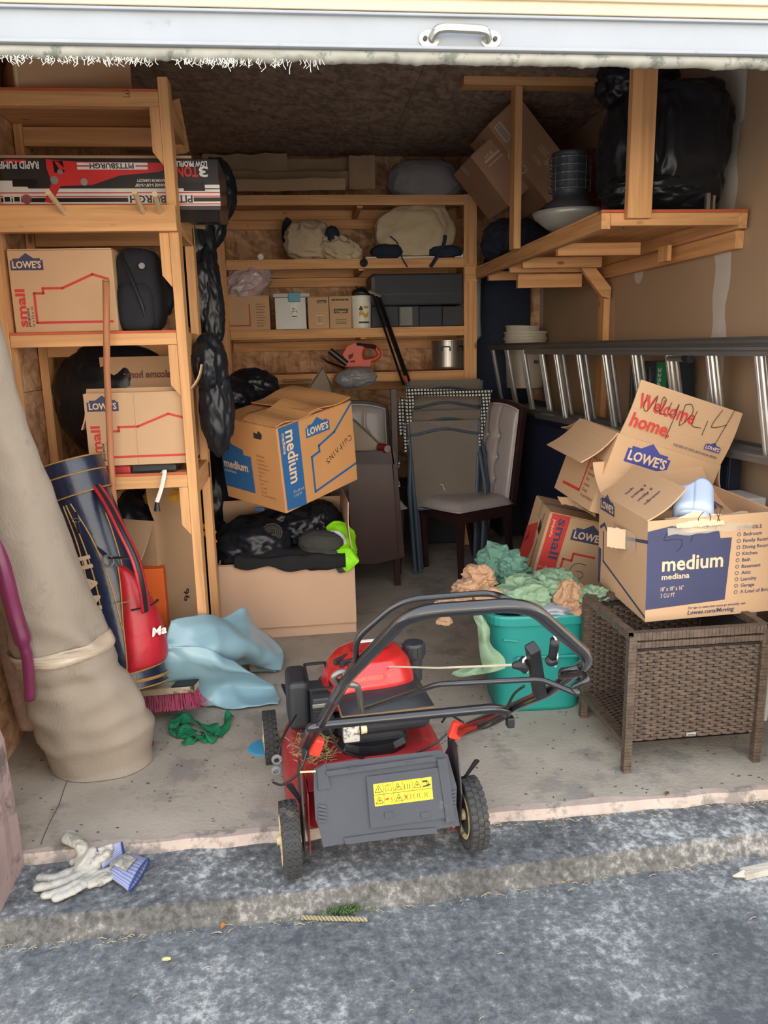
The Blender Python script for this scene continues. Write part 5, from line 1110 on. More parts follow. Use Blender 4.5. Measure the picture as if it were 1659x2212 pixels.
def strip(rows, nm, amp=.004):
    b = B(); sheet(b, [[at(x, y, Y=yy + dy) for x, y, dy in r] for r in rows], 5, 6, amp, 10, 2); b.build(nm, CHK, o, world=True, solid=.003)
strip([[(876, 838, .02), (920, 841, .02), (970, 842, .02), (1020, 842, .02), (1064, 841, .02)], [(880, 858, -.0), (920, 855, .0), (970, 856, 0), (1020, 856, 0), (1058, 860, 0)]], 'top_band')
strip([[(878, 842, 0), (896, 850, 0)], [(876, 900, -.05), (890, 905, -.05)], [(872, 940, -.08), (884, 948, -.08)], [(872, 978, -.1), (877, 980, -.1)]], 'left_fall')
strip([[(864, 858, .03), (880, 866, .03)], [(860, 900, .0), (874, 905, .0)], [(861, 938, -.03), (872, 945, -.03)]], 'left_fall')
strip([[(1040, 850, 0), (1063, 843, 0)], [(1040, 880, -.04), (1054, 885, -.04)], [(1037, 920, -.07), (1046, 925, -.07)], [(1033, 960, -.1), (1037, 965, -.1)]], 'right_fall')
strip([[(862, 995, -.06), (866, 998, -.06)], [(856, 1020, -.06), (859, 1022, -.06)], [(860, 1050, -.06), (866, 1052, -.06)]], 'hanging_tie')
o = thing('storage_case', 'dark storage case low behind the folded sling chairs under the back rack', 'case', (.95, 5.75, 0)); B().box(-.4, .25, -.18, .2, .001, .42).build('body', mat('case_dark', (40, 42, 48), .6), o, bevel=.01); B().box(-.4, .25, -.185, .2, .422, .45).build('lid', MATS['case_dark'], o, bevel=.006)
bagthing('dark heap of garbage bags between the left rack and the big open box', [((-.50, 5.0, .45), (.14, .3, .46), 131, dict(amp=.12)), ((-.42, 4.75, .86), (.12, .22, .22), 133)])
bagthing('black garbage bag with a knotted top behind the tilted medium box', [bb(545, 838, 4.6, .15, .11, .12, 134), bb(500, 862, 4.5, .15, .12, .14, 135), bb(560, 900, 4.6, .2, .16, .15, 136)])
o = thing('storage_case', 'dark low chest under the back rack behind the big open box', 'case', (0, 5.75, 0)); B().box(-.4, .4, -.2, .2, .001, .7).build('body', mat('chest_dark', (44, 40, 42), .6), o, bevel=.01); B().box(-.4, .4, -.205, .2, .702, .74).build('lid', MATS['chest_dark'], o, bevel=.006)

# ------------------------------------------------------------------ ladder
LX0, LY0 = 1.60, 2.55; Pn = at(1659, 742, X=1.76); dirv = Vector((-.105, 1, 0)).normalized()
Pf = None
o = thing('extension_ladder', 'aluminium extension ladder lying on its side along the right wall', 'ladder', (1.5, 4.0, 1.0))
zt_ = Pn.z; zb_ = at(1659, 985, X=1.83).z
tn, bn = Vector((1.76, Pn.y, zt_)), Vector((1.84, Pn.y, zb_))
def along(p, t): return p + dirv * t
LEN = 3.22
LAD = mat('ladder_aluminium', (206, 204, 200), .3, .75, vary=.05, bump=.05, bs=100); LADR = mat('ladder_rail', (132, 130, 128), .38, .55, vary=.1)
sd = (bn - tn).normalized(); across = dirv.cross(sd).normalized()
def rail(p, off, nm, t0=-.45, t1=LEN):
    b = B(); a_, c_ = along(p, t0) + across * off, along(p, t1) + across * off
    M = Matrix((across, dirv, -sd)).transposed().to_4x4(); M.translation = a_; l = (c_ - a_).length
    b.box(-.04, .04, 0, l, -.0, .004, None, M @ Matrix.Translation((0, 0, -.002))).box(-.04, -.036, 0, l, -.02, .014, None, M).box(.036, .04, 0, l, -.02, .014, None, M); return b.build(nm, LADR, o, world=True)
rail(tn, -.04, 'top_rail'); rail(tn + sd * .012, .035, 'top_rail', -.45, 2.2); rail(bn, -.04, 'bottom_rail'); rail(bn - sd * .012, .035, 'bottom_rail', -.45, 2.2)
for k in range(12):
    t = -.30 + k * .30 + .1; a_ = along(tn, t) - across * .04; c_ = along(bn, t) - across * .04
    b = B(); nn = 16; pts_ = []; M = None
    [b.tube([a_ + sd * .004 + dirv * q_ , c_ - sd * .004 + dirv * q_], .0125, 10) for q_ in (-.02, 0, .02)]; b.build('rung', LAD, o, world=True, smooth=False)
    B().tube([a_ - sd * .006, a_ - sd * .002], .014, 10).build('rung_end', LAD, o, world=True)
for k in range(8):
    t = -.30 + k * .30 + .01; a_ = along(tn, t) + across * .035; c_ = along(bn, t) + across * .035
    B().tube([a_ + sd * .016 - dirv * .012, c_ - sd * .016 - dirv * .012], .0125, 10).tube([a_ + sd * .016 + dirv * .012, c_ - sd * .016 + dirv * .012], .0125, 10).build('rung', LAD, o, world=True)
lk = at(1465, 775, X=1.66); B().tube([lk + Vector((0, -.09, 0)), lk + Vector((0, .09, .0))], .012, 8).build('rung_lock', STEEL, o, world=True); B().tube([lk + Vector((.0, -.11, 0)), lk + Vector((0, -.06, .004))], .018, 8).build('lock_pad', BLACK, o, world=True)
# what carries the ladder: a tall navy headboard against the wall; boxes behind
o = thing('navy_headboard', 'tall dark navy panel standing on edge beneath the ladder', 'panel', (1.62, 4.0, 0))
q0 = along(bn, .25); q1 = along(bn, 2.45); b = B(); M = Matrix((across.cross(Vector((0, 0, 1))) * 0 + dirv, Vector((0, 0, 1)), dirv.cross(Vector((0, 0, 1))))).transposed().to_4x4(); 
b.beam((q0.x - .0, q0.y, (zb_ - .022) / 2), (q1.x - .0, q1.y, (zb_ - .022) / 2), .06, zb_ - .024); b.build('panel', mat('navy_panel', (28, 34, 56), .5, vary=.1), o, world=True, bevel=.006)
b = B().beam((q0.x - .034, q0.y, .5), (q1.x - .034, q1.y, .5), .004, .86); b.build('recess', mat('navy_panel_b', (34, 40, 64), .55), o, world=True)
def wallbox(label, px0, px1, yt, m, X=1.80, dep=.09, h=None, extra=None, cat='box', name='carton'):
    a = at(px0, yt, X=X - dep); c = at(px1, yt, X=X - dep); y1, y0 = max(a.y, c.y), min(a.y, c.y)
    o = thing(name, label, cat, (X, (y0 + y1) / 2, 0)); B().box(X - dep, X, y0, y1, .001, a.z).build('body', m, o, world=True, bevel=.003)
    F = frame((X - dep - .0012, y1, 0), (0, -1, 0), (0, 0, 1)); g = B()
    if extra: extra(g, F, y1 - y0, a.z); g.build('printing', None, o, world=True)
    return o
TX = mat('navy_carton', (38, 48, 66), .45)
def nx(g, F, w, z): text(g, F, 'NUTRICION', .10, z - .14, .03, WHITE, -90, .02, width=.2); line(g, F, [(.03, z - .02), (.03, z - .22)], .004, PALE)
wallbox('dark navy carton with white sideways lettering standing behind the ladder', 1362, 1388, 785, TX, 1.86, extra=nx)
def gx(g, F, w, z):
    GR = mat('print_green', (28, 124, 74), .5); poly(g, F, [(w * .42, z - .5), (w * .75, z - .5), (w * .75, z), (w * .42, z)], GR); text(g, F, '225#', w * .48, z - .03, .035, WHITE, -90, .02, width=.1, off=.002)
    text(g, F, 'LADDER', w * .2, z - .03, .014, WHITE, -90, .0, width=.08); line(g, F, [(w * .1, z - .32), (w * .36, z - .12)], .008, STEEL); line(g, F, [(w * .05, z - .26), (w * .3, z - .06)], .006, STEEL)
wallbox('dark ladder carton with a green stripe printed 225#, behind the ladder', 1392, 1462, 780, mat('slate_carton', (34, 48, 58), .45), 1.86, extra=gx)
q = at(1500, 868, X=1.75); o = thing('light_blue_pack', 'bright blue printed pack peeking over the Welcome home flap', 'pack', (q.x, q.y, q.z - .3))
B().beam(at(1458, 880, X=1.74) - Vector((0, 0, .15)), at(1530, 885, X=1.74) - Vector((0, 0, .15)), .06, .34).build('body', mat('sky_blue_pack', (52, 160, 216), .35), o, world=True, bevel=.02)
g = B(); F = frame(at(1470, 880, X=1.702) + Vector((0, 0, .0)), (-.15, -1, 0), (0, 0, 1)); text(g, F, 'ooo', .01, .0, .03, WHITE, 0, .01); g.build('printing', None, o, world=True)
q = at(1600, 1012, X=1.72); q.z -= .11; o = thing('white_carton', 'white printed carton under the near end of the ladder', 'box', (q.x, q.y, 0)); B().box(-.02, .08, -.06, .12, .001, q.z).build('body', mat('carton_white', (190, 188, 184), .6), o, bevel=.004)
g = B(); F = frame((-.0212, .24, 0), (0, -1, 0), (0, 0, 1)); text(g, F, 'ANNIERE', .10, q.z - .045, .02, INK, 0, .02); line(g, F, [(.09, q.z - .05), (.25, q.z - .05), (.25, q.z - .015), (.09, q.z - .015)], .003, INK, closed=True); g.build('printing', None, o)
q0 = at(1644, 1560, Y=2.62); q1 = at(1659, 1440, Y=2.62); o = thing('framed_picture', 'white-edged dark framed board behind the right side of the wicker table', 'board', (q0.x + .1, 2.62, 0))
B().box(q0.x - .0, q0.x + .3, 2.6, 2.62, q0.z, .46).build('board', WHITE, o, world=True); B().box(q0.x + .012, q0.x + .29, 2.596, 2.5995, q0.z + .014, .45).build('dark_face', NB, o, world=True)

# ------------------------------------------------------------------ boxes on the right
def redp(g, fs, w, d, h):
    F = fs['F']; poly(g, F, [(.012, 0), (.098, 0), (.098, h), (.012, h)], RED)
    text(g, F, 'small', .05, h * .95, .042, NAVY, -90, .022, width=h * .56, off=.0014); text(g, F, 'pequeña', .026, h * .92, .014, PALE, -90, .01, width=h * .24, off=.0014)
    text(g, F, '16" x 12" x 12"', .018, h * .24, .010, PALE, 0, 0, width=.065, off=.0014); text(g, F, '1.3 CU FT', .018, h * .18, .010, PALE, 0, 0, width=.045, off=.0014)
    logo(g, F, .125, h * .70, .17, NAVY); line(g, F, [(.12, 0), (.12, h * .42), (.16, h * .42), (.16, h * .52), (.26, h * .52)], .010, RED)
    scrawl(g, F, [[(.9, 1), (.3, 1), (0, .5), (.4, 0), (.9, .2), (.8, .5), (.4, .5)]], .165, h * .18, .075, .0025)
    L_ = fs['L']; poly(g, L_, [(0, 0), (d * .42, 0), (d * .62, h * .42), (d * .55, h * .75), (0, h * .55)], RED); text(g, L_, 'small', .02, h * .3, .03, mat('print_maroon', (130, 40, 60), .7), 40, .03, off=.0014)
    text(g, L_, 'Bathroom', d * .8, h * .12, .030, INK, 90, -.005, width=h * .45, off=.0014); text(g, L_, 'towels', d * .78, h * .65, .026, INK, 90, -.005, width=h * .28, off=.0014)
    poly(g, L_, [(d * .62, h * .66), (d * .78, h * .62), (d * .80, h * .74), (d * .7, h * .78), (d * .64, h * .84)], MATS['hole_dark'], .0016)
RB = carton('moving_box', 'small moving box with a red printed band, tilted behind the wicker table', (.36, .30, .345), Matrix.Translation((1.216, 3.5, .335)) @ Euler((R(4.2), R(13.9), R(-4))).to_matrix().to_4x4(), mt=CARD, prints=redp)
def welp(g, fs, w, d, h):
    F = fs['F']; logo(g, F, .06, h * .70, .19, mat('print_royal', (66, 70, 140), .7), PALE)
    L_ = fs['L']; line(g, L_, [(d * .18, h * .14), (d * .62, h * .16), (d * .62, h * .6)], .012, RED)
    for k, s_ in enumerate(('Dining Room', 'Kitchen', 'Bath', 'Basement', 'Attic', 'Laundry', 'Garage', 'A Load of Bricks')): text(g, L_, s_, d * .68, h * (.60 - .07 * k), .013, MATS['faint_print'], 0, .01)
    f = flapframe((w, d, h), 'F', 116) ; ff_ = f @ Matrix.Translation((0, 0, .0035))
    B_i = f @ Matrix(((1, 0, 0, 0), (0, 1, 0, 0), (0, 0, 1, .0035), (0, 0, 0, 1)))
    return B_i
WBM = Matrix.Translation((1.365, 3.175, .722)) @ Euler((R(2.8), R(18.5), R(1.1))).to_matrix().to_4x4()
wd_ = (.464, .432, .331)
WB = carton('moving_box', 'open moving box with its Welcome home flap standing up, leaning on the ladder', wd_, WBM, mt=CARD, flaps=[('F', 92, .22), ('L', 236, .187), ('B', 200, .2), ('R', 240, .15)], prints=welp)
f = flapframe(wd_, 'F', 92); FI = f @ Matrix.Translation((0, 0, .0175))
g = B(); nrmz = (WM[WB.name].to_3x3() @ f.to_3x3() @ Vector((0, 0, 1)))
PRD = RED
def flapprint(g, F, s, x, y, h, m, **k): text(g, F, s, x, y, h, m, **k)
FI = f @ Matrix.Translation((0, 0, .016))
text(g, FI, 'Welcome', .02, .118, .056, PRD, 0, .022, width=.25); text(g, FI, 'home.', .02, .042, .054, PRD, 0, .022, width=.175)
text(g, FI, 'THIS SIDE UP / ESTE LADO HACIA ARRIBA', .225, .018, .010, NAVY, 0, .01, width=.20); logo(g, FI, .355, .042, .07, MATS['print_royal'], PALE)
scrawl(g, FI, [[(0, .8), (.05, .2), (.3, .1), (.5, .9), (.6, .3), (.9, .3), (1, .8), (.8, .9), (.9, .2), (1.2, .2)], [(1.3, .8), (1.3, .3), (1.6, .3), (1.7, .8), (1.7, -.9)], [(2, .9), (2.1, -.1), (2.5, .6), (2.3, 1), (2, .9)], [(2.7, .8), (2.7, .1), (3.2, .1)], [(3.4, .5), (3.4, -.2)], [(3.9, 1.2), (3.7, .3), (4.4, .6)], [(4.5, 1.4), (4.2, -.7)]], .045, .108, .082, .0026)
g.build('printing', None, WB)
# torn paper wad wedged between the two boxes
o = thing('torn_cardboard', 'torn cardboard flap wedged between the two moving boxes on the right', 'cardboard', at(1240, 1085, Y=3.22))
b = B(); sheet(b, [[at(1205, 1075, Y=3.24), at(1245, 1082, Y=3.2), at(1290, 1112, Y=3.15)], [at(1210, 1092, Y=3.22), at(1245, 1100, Y=3.17), at(1290, 1120, Y=3.13)]], 8, 5, .014, 16, 3); b.build('flap', CARDD, o, world=True, solid=.004)

mw, md, mh = .458, .444, .365
MM = Matrix.Translation((1.401, 2.681, .505)) @ Euler((R(2.0), R(-2.0), R(-.6))).to_matrix().to_4x4()
def medp(g, fs, w, d, h):
    F = fs['F']; pts = [(0, .045), (w * .63, .058), (w * .66, h * .78), (w * .57, h * .78), (w * .555, h * .86), (w * .33, h * .86), (w * .19, h * .94), (0, h * .9)]
    poly(g, F, pts, NAVY)
    text(g, F, 'medium', .055, h * .50, .052, PALE, 0, .02, width=.22, off=.0014); text(g, F, 'mediana', .055, h * .415, .020, PALE, 0, .02, width=.10, off=.0014)
    text(g, F, '18" x 18" x 16"', .053, h * .30, .015, PALE, 0, .0, width=.082, off=.0014); text(g, F, '3 CU FT', .053, h * .235, .015, PALE, 0, .0, width=.052, off=.0014)
    for k, s_ in enumerate(('FRAGILE', 'Bedroom', 'Family Room', 'Dining Room', 'Kitchen', 'Bath', 'Basement', 'Attic', 'Laundry', 'Garage', 'A Load of Bricks')):
        y_ = h * (.85 - .064 * k); text(g, F, s_, w * .75, y_, .0125, NAVY, 0, .015); line(g, F, [(w * .715 + .006 * cos(a * pi / 4), y_ + .006 + .006 * sin(a * pi / 4)) for a in range(8)], .002, NAVY, closed=True)
    text(g, F, 'For tips to make your move go smoothly, visit', w * .34, .034, .009, NAVY, 0, .015, width=.21, shear=.2); text(g, F, 'Lowes.com/Moving', w * .335, .014, .015, NAVY, 0, .025, width=.17, shear=.2)
    scrawl(g, F, [[(.9, 1), (.2, .9), (0, .5), (.9, .5), (1, .1), (.7, -.2)], [(1.1, 1.3), (1.6, .7), (1.5, .3)], [(2, 1.2), (1.9, 1.6), (2.3, 2.0), (2.6, 1.6), (2.4, 1.0), (2.1, 1.1)], [(2.9, 1.9), (3.2, 1.2)], [(3.2, 2.2), (2.9, .9)]], .06, h * .72, .062, .0022)
    L_ = fs['L']; logo(g, L_, .015, h * .84, .14, NAVY); line(g, L_, [(.02, h * .64), (.06, h * .70), (.09, h * .64), (.13, h * .70), (.16, h * .64), (d, h * .80)], .012, NAVY); line(g, L_, [(.05, h * .60), (.05, h * .28), (d * .99, h * .05)], .010, NAVY); poly(g, L_, [(0, 0), (.02, 0), (.03, h * .4), (0, h * .4)], NAVY)
MBX = carton('moving_box', 'large-printed open medium moving box with torn taped flaps, on the wicker table', (mw, md, mh), MM, mt=CARD, flaps=[('B', 130, .14), ('L', 38, .17), ('R', 205, .14), ('B', -20, .21)], prints=medp)
# printing on the flaps inside
f = flapframe((mw, md, mh), 'L', 38) @ Matrix.Translation((0, 0, -.008)); g = B()
for k, s_ in enumerate(('Bedroom', 'Family R', 'Dining R', 'Kitch', 'B')): text(g, f, s_, .30 - .055 * k + .02, .03, .02, NAVY, 90, .02); line(g, f, [(.31 - .055 * k + .008 * cos(a * pi / 4), .018 + .008 * sin(a * pi / 4)) for a in range(8)], .003, NAVY, closed=True)
g.build('printing', None, MBX)
f = flapframe((mw, md, mh), 'B', -20) @ Matrix.Translation((0, 0, .004)); g = B()
text(g, f, 'Welcome', .03, .115, .055, NAVY, 0, .02, width=.24); text(g, f, 'home.', .03, .04, .05, NAVY, 0, .02, width=.165); logo(g, f, .32, .03, .06, NAVY, PALE); scrawl(g, f, [[(0, 0), (.4, .8), (.7, .2), (1, 1)], [(1.3, 1), (1.2, .2), (1.8, .6)]], .26, .08, .07, .0025)
g.build('printing', None, MBX)
# torn rim, clear tape over the front edge, tape scrap
M_ = MM
b = B(); b.grid(lambda u, v: (-.16 + .30 * u, -md / 2 - .007 + .03 * v * v, mh - .055 + .055 * v + .008 * noise.noise(Vector((u * 6, v * 4, 0)))), 20, 8)
b.build('tape', mat('clear_tape_b', (222, 208, 186), .1, alpha=.4, coat=1, bump=.6, bs=14, vary=.1), MBX, smooth=True)
b = B(); b.grid(lambda u, v: (-.13 + .17 * u, -md / 2 - .009 + .02 * v, mh - .03 + .055 * v * (1 - abs(u - .5)) + .006 * noise.noise(Vector((u * 9, v * 4, 3)))), 16, 5); b.build('torn_paper', PALE, MBX)
b = B(); b.grid(lambda u, v: (-mw / 2 - .006 - .004 * sin(u * 3), .06 - .20 * u, mh * .60 + .07 * v + .01 * u + .004 * noise.noise(Vector((u * 6, v * 4, 9)))), 10, 4); b.build('tape', MATS['clear_tape_b'], MBX)
b = B(); b.grid(lambda u, v: (-mw / 2 - .008 - .05 * (1 - u), -.01 - .05 * (u), mh * .60 + .075 * v + .006 * noise.noise(Vector((u * 9, v * 6, 9)))), 8, 6); b.build('torn_paper', PALE, MBX, solid=.002)
# milk jug bottom half
c = at(1497, 1100, Y=2.52)
o = thing('cut_jug', 'translucent bluish-white cut plastic jug lying in the open medium box', 'jug', c)
JM = mat('hdpe_white', (184, 200, 226), .35, vary=.03, spec=.5); 
b = B(); Mj = Vector((.38, .72, .58)).to_track_quat('Z', 'X').to_matrix().to_4x4()
def jug(u, v):
    a = u * 2 * pi; r_ = .066 * (abs(cos(a)) ** 4 + abs(sin(a)) ** 4) ** -.25 * (1 - .25 * (1 - min(1, v * 5)) ** 2); z = v * (.115 + .020 * sin(2 * a + .6) + .01 * sin(5 * a))
    return Mj @ Vector((r_ * cos(a), r_ * sin(a), z - .05))
b.grid(jug, 40, 12); b.add([jug(k / 40, 0) for k in range(40)], [tuple(range(40))]); b.build('shell', JM, o, smooth=True, solid=.0015)
b = B(); b.lathe([(0, 0), (.03, .0), (.028, .004), (0, .004)], 20, None, Mj @ Matrix.Translation((0, 0, -.045))); b.build('base_boss', mat('cap_blue', (120, 190, 235), .4), o)

# ------------------------------------------------------------------ wicker table frame
WK = mat('wicker_brown', (88, 73, 62), .42, vary=.35, vs=45, bump=.2, bs=120); WKD = mat('wicker_core', (44, 37, 34), .8)
o = thing('wicker_table', 'brown resin wicker side table frame without its top, holding the medium box', 'table', (1.3, 2.53, 0))
TX0, TX1, TY0, TY1, TZ = 1.065, 1.535, 2.33, 2.74, .495
random.seed(11)
def wrapped_bar(a, c, s, nm='leg', pitch=.013, par=o):
    a = Vector(a); c = Vector(c); b = B(); d = (c - a); n = max(2, int(d.length / pitch)); up = (0, 1, 0) if abs(d.normalized().z) > .8 else (0, 0, 1)
    b.beam(a, c, s * .9, s * .9, up)
    for k in range(n):
        t0 = k / n; t1 = (k + .88) / n; q = s * (1 + .06 * random.random()); b.beam(a + d * t0, a + d * t1, q, q, up)
    return b.build(nm, WK, par, world=True)
def tag_stuff(ob): ob['kind'] = 'stuff'; return ob
for x in (TX0, TX1):
    for y in (TY0, TY1): wrapped_bar((x, y, .001), (x, y, TZ), .026, 'leg')
for a, c in (((TX0, TY0, TZ), (TX1, TY0, TZ)), ((TX0, TY1, TZ), (TX1, TY1, TZ)), ((TX0, TY0, TZ), (TX0, TY1, TZ)), ((TX1, TY0, TZ), (TX1, TY1, TZ))): wrapped_bar(a, c, .026, 'top_rail')
wrapped_bar((TX0 - .0, TY0 - .004, TZ - .03), (TX1 + .0, TY0 - .004, TZ - .03), .02, 'upper_band')
def weave(orig, ux, uz, Wd, Ht, nm, nrm, px=.0235, pz=.0105):
    b = B(); U = Vector(ux); V = Vector(uz); N = Vector(nrm); O = Vector(orig)
    b2 = B(); q = [O, O + U * Wd, O + U * Wd + V * Ht, O + V * Ht]; b2.add([p - N * .004 for p in q] + [p - N * .008 for p in q], [(0, 1, 2, 3), (4, 5, 6, 7)]); b2.build(nm + '_core', WKD, o, world=True)
    rows = int(Ht / pz)
    for r_ in range(rows):
        off = (r_ % 2) * px; k = -1
        while True:
            x0 = off + k * 2 * px; x1 = x0 + 2 * px * .94; k += 1
            if x0 >= Wd: break
            x0 = max(0, x0); x1 = min(Wd, x1)
            if x1 - x0 < .006: continue
            z0 = r_ * pz + .0006; z1 = z0 + pz * .88; l = x1 - x0; j = .0006 * random.uniform(-1, 1)
            v = []
            for t, hgt in ((0, -.002), (.18, .002), (.5, .0042), (.82, .002), (1, -.002)):
                v += [O + U * (x0 + l * t) + V * (z0 + j) + N * hgt, O + U * (x0 + l * t) + V * (z1 + j) + N * hgt]
            b.add(v, [(2 * i, 2 * i + 2, 2 * i + 3, 2 * i + 1) for i in range(4)])
    ob = b.build(nm, WK, o, world=True, solid=0); q = ob.modifiers.new('s', 'SOLIDIFY'); q.thickness = .002; tag_stuff(ob); return ob
def front_panel_shape(): pass
weave((TX0 + .013, TY0 - .003, .115), (1, 0, 0), (0, 0, 1), TX1 - TX0 - .026, TZ - .165, 'woven_front', (0, -1, 0))
weave((TX1 - .013, TY1 + .003, .02), (-1, 0, 0), (0, 0, 1), TX1 - TX0 - .026, TZ - .05, 'woven_back', (0, 1, 0))
weave((TX1, TY0, .1), (0, 1, 0), (0, 0, 1), TY1 - TY0, TZ - .12, 'woven_side', (1, 0, 0))
b = B().box(TX0, TX1, TY1 - .004, TY1 - .001, .05, TZ - .02); b.build('back_lining', WKD, o, world=True)
weave((TX0 + .01, TY1 - .006, .05), (1, 0, 0), (0, 0, 1), TX1 - TX0 - .02, TZ - .08, 'woven_back_inside', (0, -1, 0))
wrapped_bar((TX0, TY0, .10), (TX0, TY1, .10), .024, 'lower_rail'); weave((TX0 + .012, TY0 + .012, .108), (1, 0, 0), (0, 1, 0), TX1 - TX0 - .03, TY1 - TY0 - .03, 'woven_shelf', (0, 0, 1))
q = at(1492, 1585, Y=TY0 - .008); b = B().box(-.017, .017, -.003, .002, -.006, .006, None, Matrix.Translation((q.x, TY0 - .009, q.z))); bd = b.build('badge', mat('badge_chrome', (196, 190, 184), .3, .6), o, world=True, bevel=.001)
g = B(); text(g, frame((q.x - .012, TY0 - .0125, q.z - .003), (1, 0, 0), (0, 0, 1)), 'kinsory', 0, 0, .0055, INK, 0, .02, width=.024); g.build('badge_lettering', None, o, world=True)
o2 = thing('green_bag', 'small crumple of green plastic inside the wicker table', 'bag', at(1340, 1490, Y=2.5)); b = B(); blob(b, (1.22, 2.58, .145), (.05, .05, .03), 141, .35, 3, 4, 1, .116); b.build('film', mat('green_film', (24, 130, 96), .3, bump=.5, bs=20, coat=.4), o2, world=True)

# ------------------------------------------------------------------ teal tote and packing paper
TEAL = mat('teal_plastic', (34, 142, 134), .45, vary=.04, vs=2, bump=.05, bs=300)
Lf = at(1098, 1548, Z=0); Rt_ = at(1272, 1542, Z=0); tw = .40; tyb = 2.80
tzt = at(1150, 1330, Y=2.80).z
o = thing('storage_tote', 'teal plastic storage tote overflowing with green and brown packing paper', 'storage box', (Lf.x + .145, tyb + .16, 0), (0, 0, R(-3)))
def tote(u, v, k=1.0, zz=None):
    a = u * 2 * pi; e_ = 5; c_, s_ = cos(a), sin(a); rr = (abs(c_) ** e_ + abs(s_) ** e_) ** (-1 / e_)
    tp = (.170 + .03 * v) * k; tq = (.14 + .03 * v) * k
    return (rr * c_ * tp, rr * s_ * tq, v * tzt)
b = B(); b.grid(tote, 72, 24); b.add([tote(k / 72, 0) for k in range(72)], [tuple(range(71, -1, -1))]); b.build('body', TEAL, o, smooth=True, solid=.004)
b = B()
def rim(u, v):
    x, y, z = tote(u, 1, 1.0); f_ = [(1.0, -.035), (1.075, -.035), (1.085, -.005), (1.07, .004), (1.0, .004)][int(v * 4 + .5)]
    return (x * f_[0], y * f_[0], tzt + f_[1])
b.grid(rim, 72, 4); b.build('rim', TEAL, o, smooth=False)
for z_ in (.58,):
    B().tube([(-.11, -.170 + .01, tzt * z_ - .008), (-.10, -.176 + .01, tzt * z_), (.15, -.176 + .01, tzt * z_), (.16, -.17 + .01, tzt * z_ - .01)], .006, 8).build('moulded_rib', TEAL, o)
B().tube([(-.165, -.12, tzt * .78), (-.15, -.155, tzt * .76), (-.10, -.166, tzt * .755)], .006, 8).build('moulded_rib', TEAL, o)
GP = mat('green_paper', (132, 158, 128), .85, vary=.12, vs=8, bump=.4, bs=20); BP = mat('kraft_paper', (178, 140, 108), .85, vary=.12, vs=8, bump=.4, bs=20)
def paper(label, lobes, m, rows=None, name='packing_paper'):
    o = thing(name, label, 'paper', lobes[0][0] if lobes else rows[0][0]); b = B()
    for i, (c, r, sd) in enumerate(lobes): blob(b, c, r, sd, .34, 2.1, 4, 1, None, None, 'crumple')
    if rows: sheet(b, rows, 8, 8, .018, 11, 4)
    b.build('paper', m, o, world=True, smooth=False, solid=0); return o
tc = Vector((Lf.x + .13, tyb + .16, tzt))
paper('large crumpled sheet of green packing paper heaped in the teal tote', [(at(1140, 1275, Y=2.92), (.12, .1, .06), 151), (at(1195, 1262, Y=2.95), (.09, .1, .06), 152), (at(1120, 1300, Y=2.86), (.08, .06, .045), 157)], GP)
paper('green packing paper tuft standing up behind the teal tote', [(at(1080, 1215, Y=3.2), (.10, .09, .09), 153), (at(1100, 1240, Y=3.15), (.08, .08, .06), 154)], mat('green_paper_dark', (96, 136, 118), .85, vary=.15, bump=.4, bs=20))
paper('brown packing paper wad at the left of the teal tote', [(at(1035, 1255, Y=3.0), (.07, .07, .06), 155), (at(1010, 1278, Y=2.95), (.07, .07, .045), 156), (at(1070, 1290, Y=2.9), (.08, .05, .04), 158), (at(975, 1310, Y=2.86), (.07, .05, .03), 159), (at(960, 1340, Y=2.86), (.03, .02, .02), 160)], BP)
paper('brown packing paper wad at the right rim of the teal tote', [(at(1228, 1288, Y=2.84), (.055, .05, .075), 161), (at(1247, 1318, Y=2.80), (.035, .03, .04), 162)], BP)
paper('green packing paper draped over the corner of the wicker table', [(at(1285, 1285, Y=2.78), (.055, .06, .035), 163), (at(1262, 1310, Y=2.80), (.02, .03, .06), 164)], GP)
paper('long twist of green packing paper hanging down the left side of the teal tote', [], GP, [[at(1024, 1335, Y=2.76), at(1036, 1335, Y=2.74), at(1050, 1338, Y=2.76)], [at(1030, 1390, Y=2.74), at(1046, 1385, Y=2.71), at(1056, 1385, Y=2.74)], [at(1040, 1430, Y=2.73), at(1062, 1425, Y=2.70), at(1080, 1420, Y=2.72)], [at(1030, 1462, Y=2.72), at(1058, 1458, Y=2.69), at(1084, 1448, Y=2.7)], [at(968, 1462, Y=2.76), at(985, 1452, Y=2.76), at(1000, 1440, Y=2.78)]])
o = thing('clear_bag', 'clear plastic bag with black print under the packing paper in the teal tote', 'bag', tc); b = B(); blob(b, at(1190, 1318, Y=2.86), (.12, .08, .045), 170, .3, 2.5, 4); b.build('film', mat('clear_film', (150, 154, 162), .15, alpha=.75, coat=1, bump=.5, bs=18), o, world=True, smooth=True)
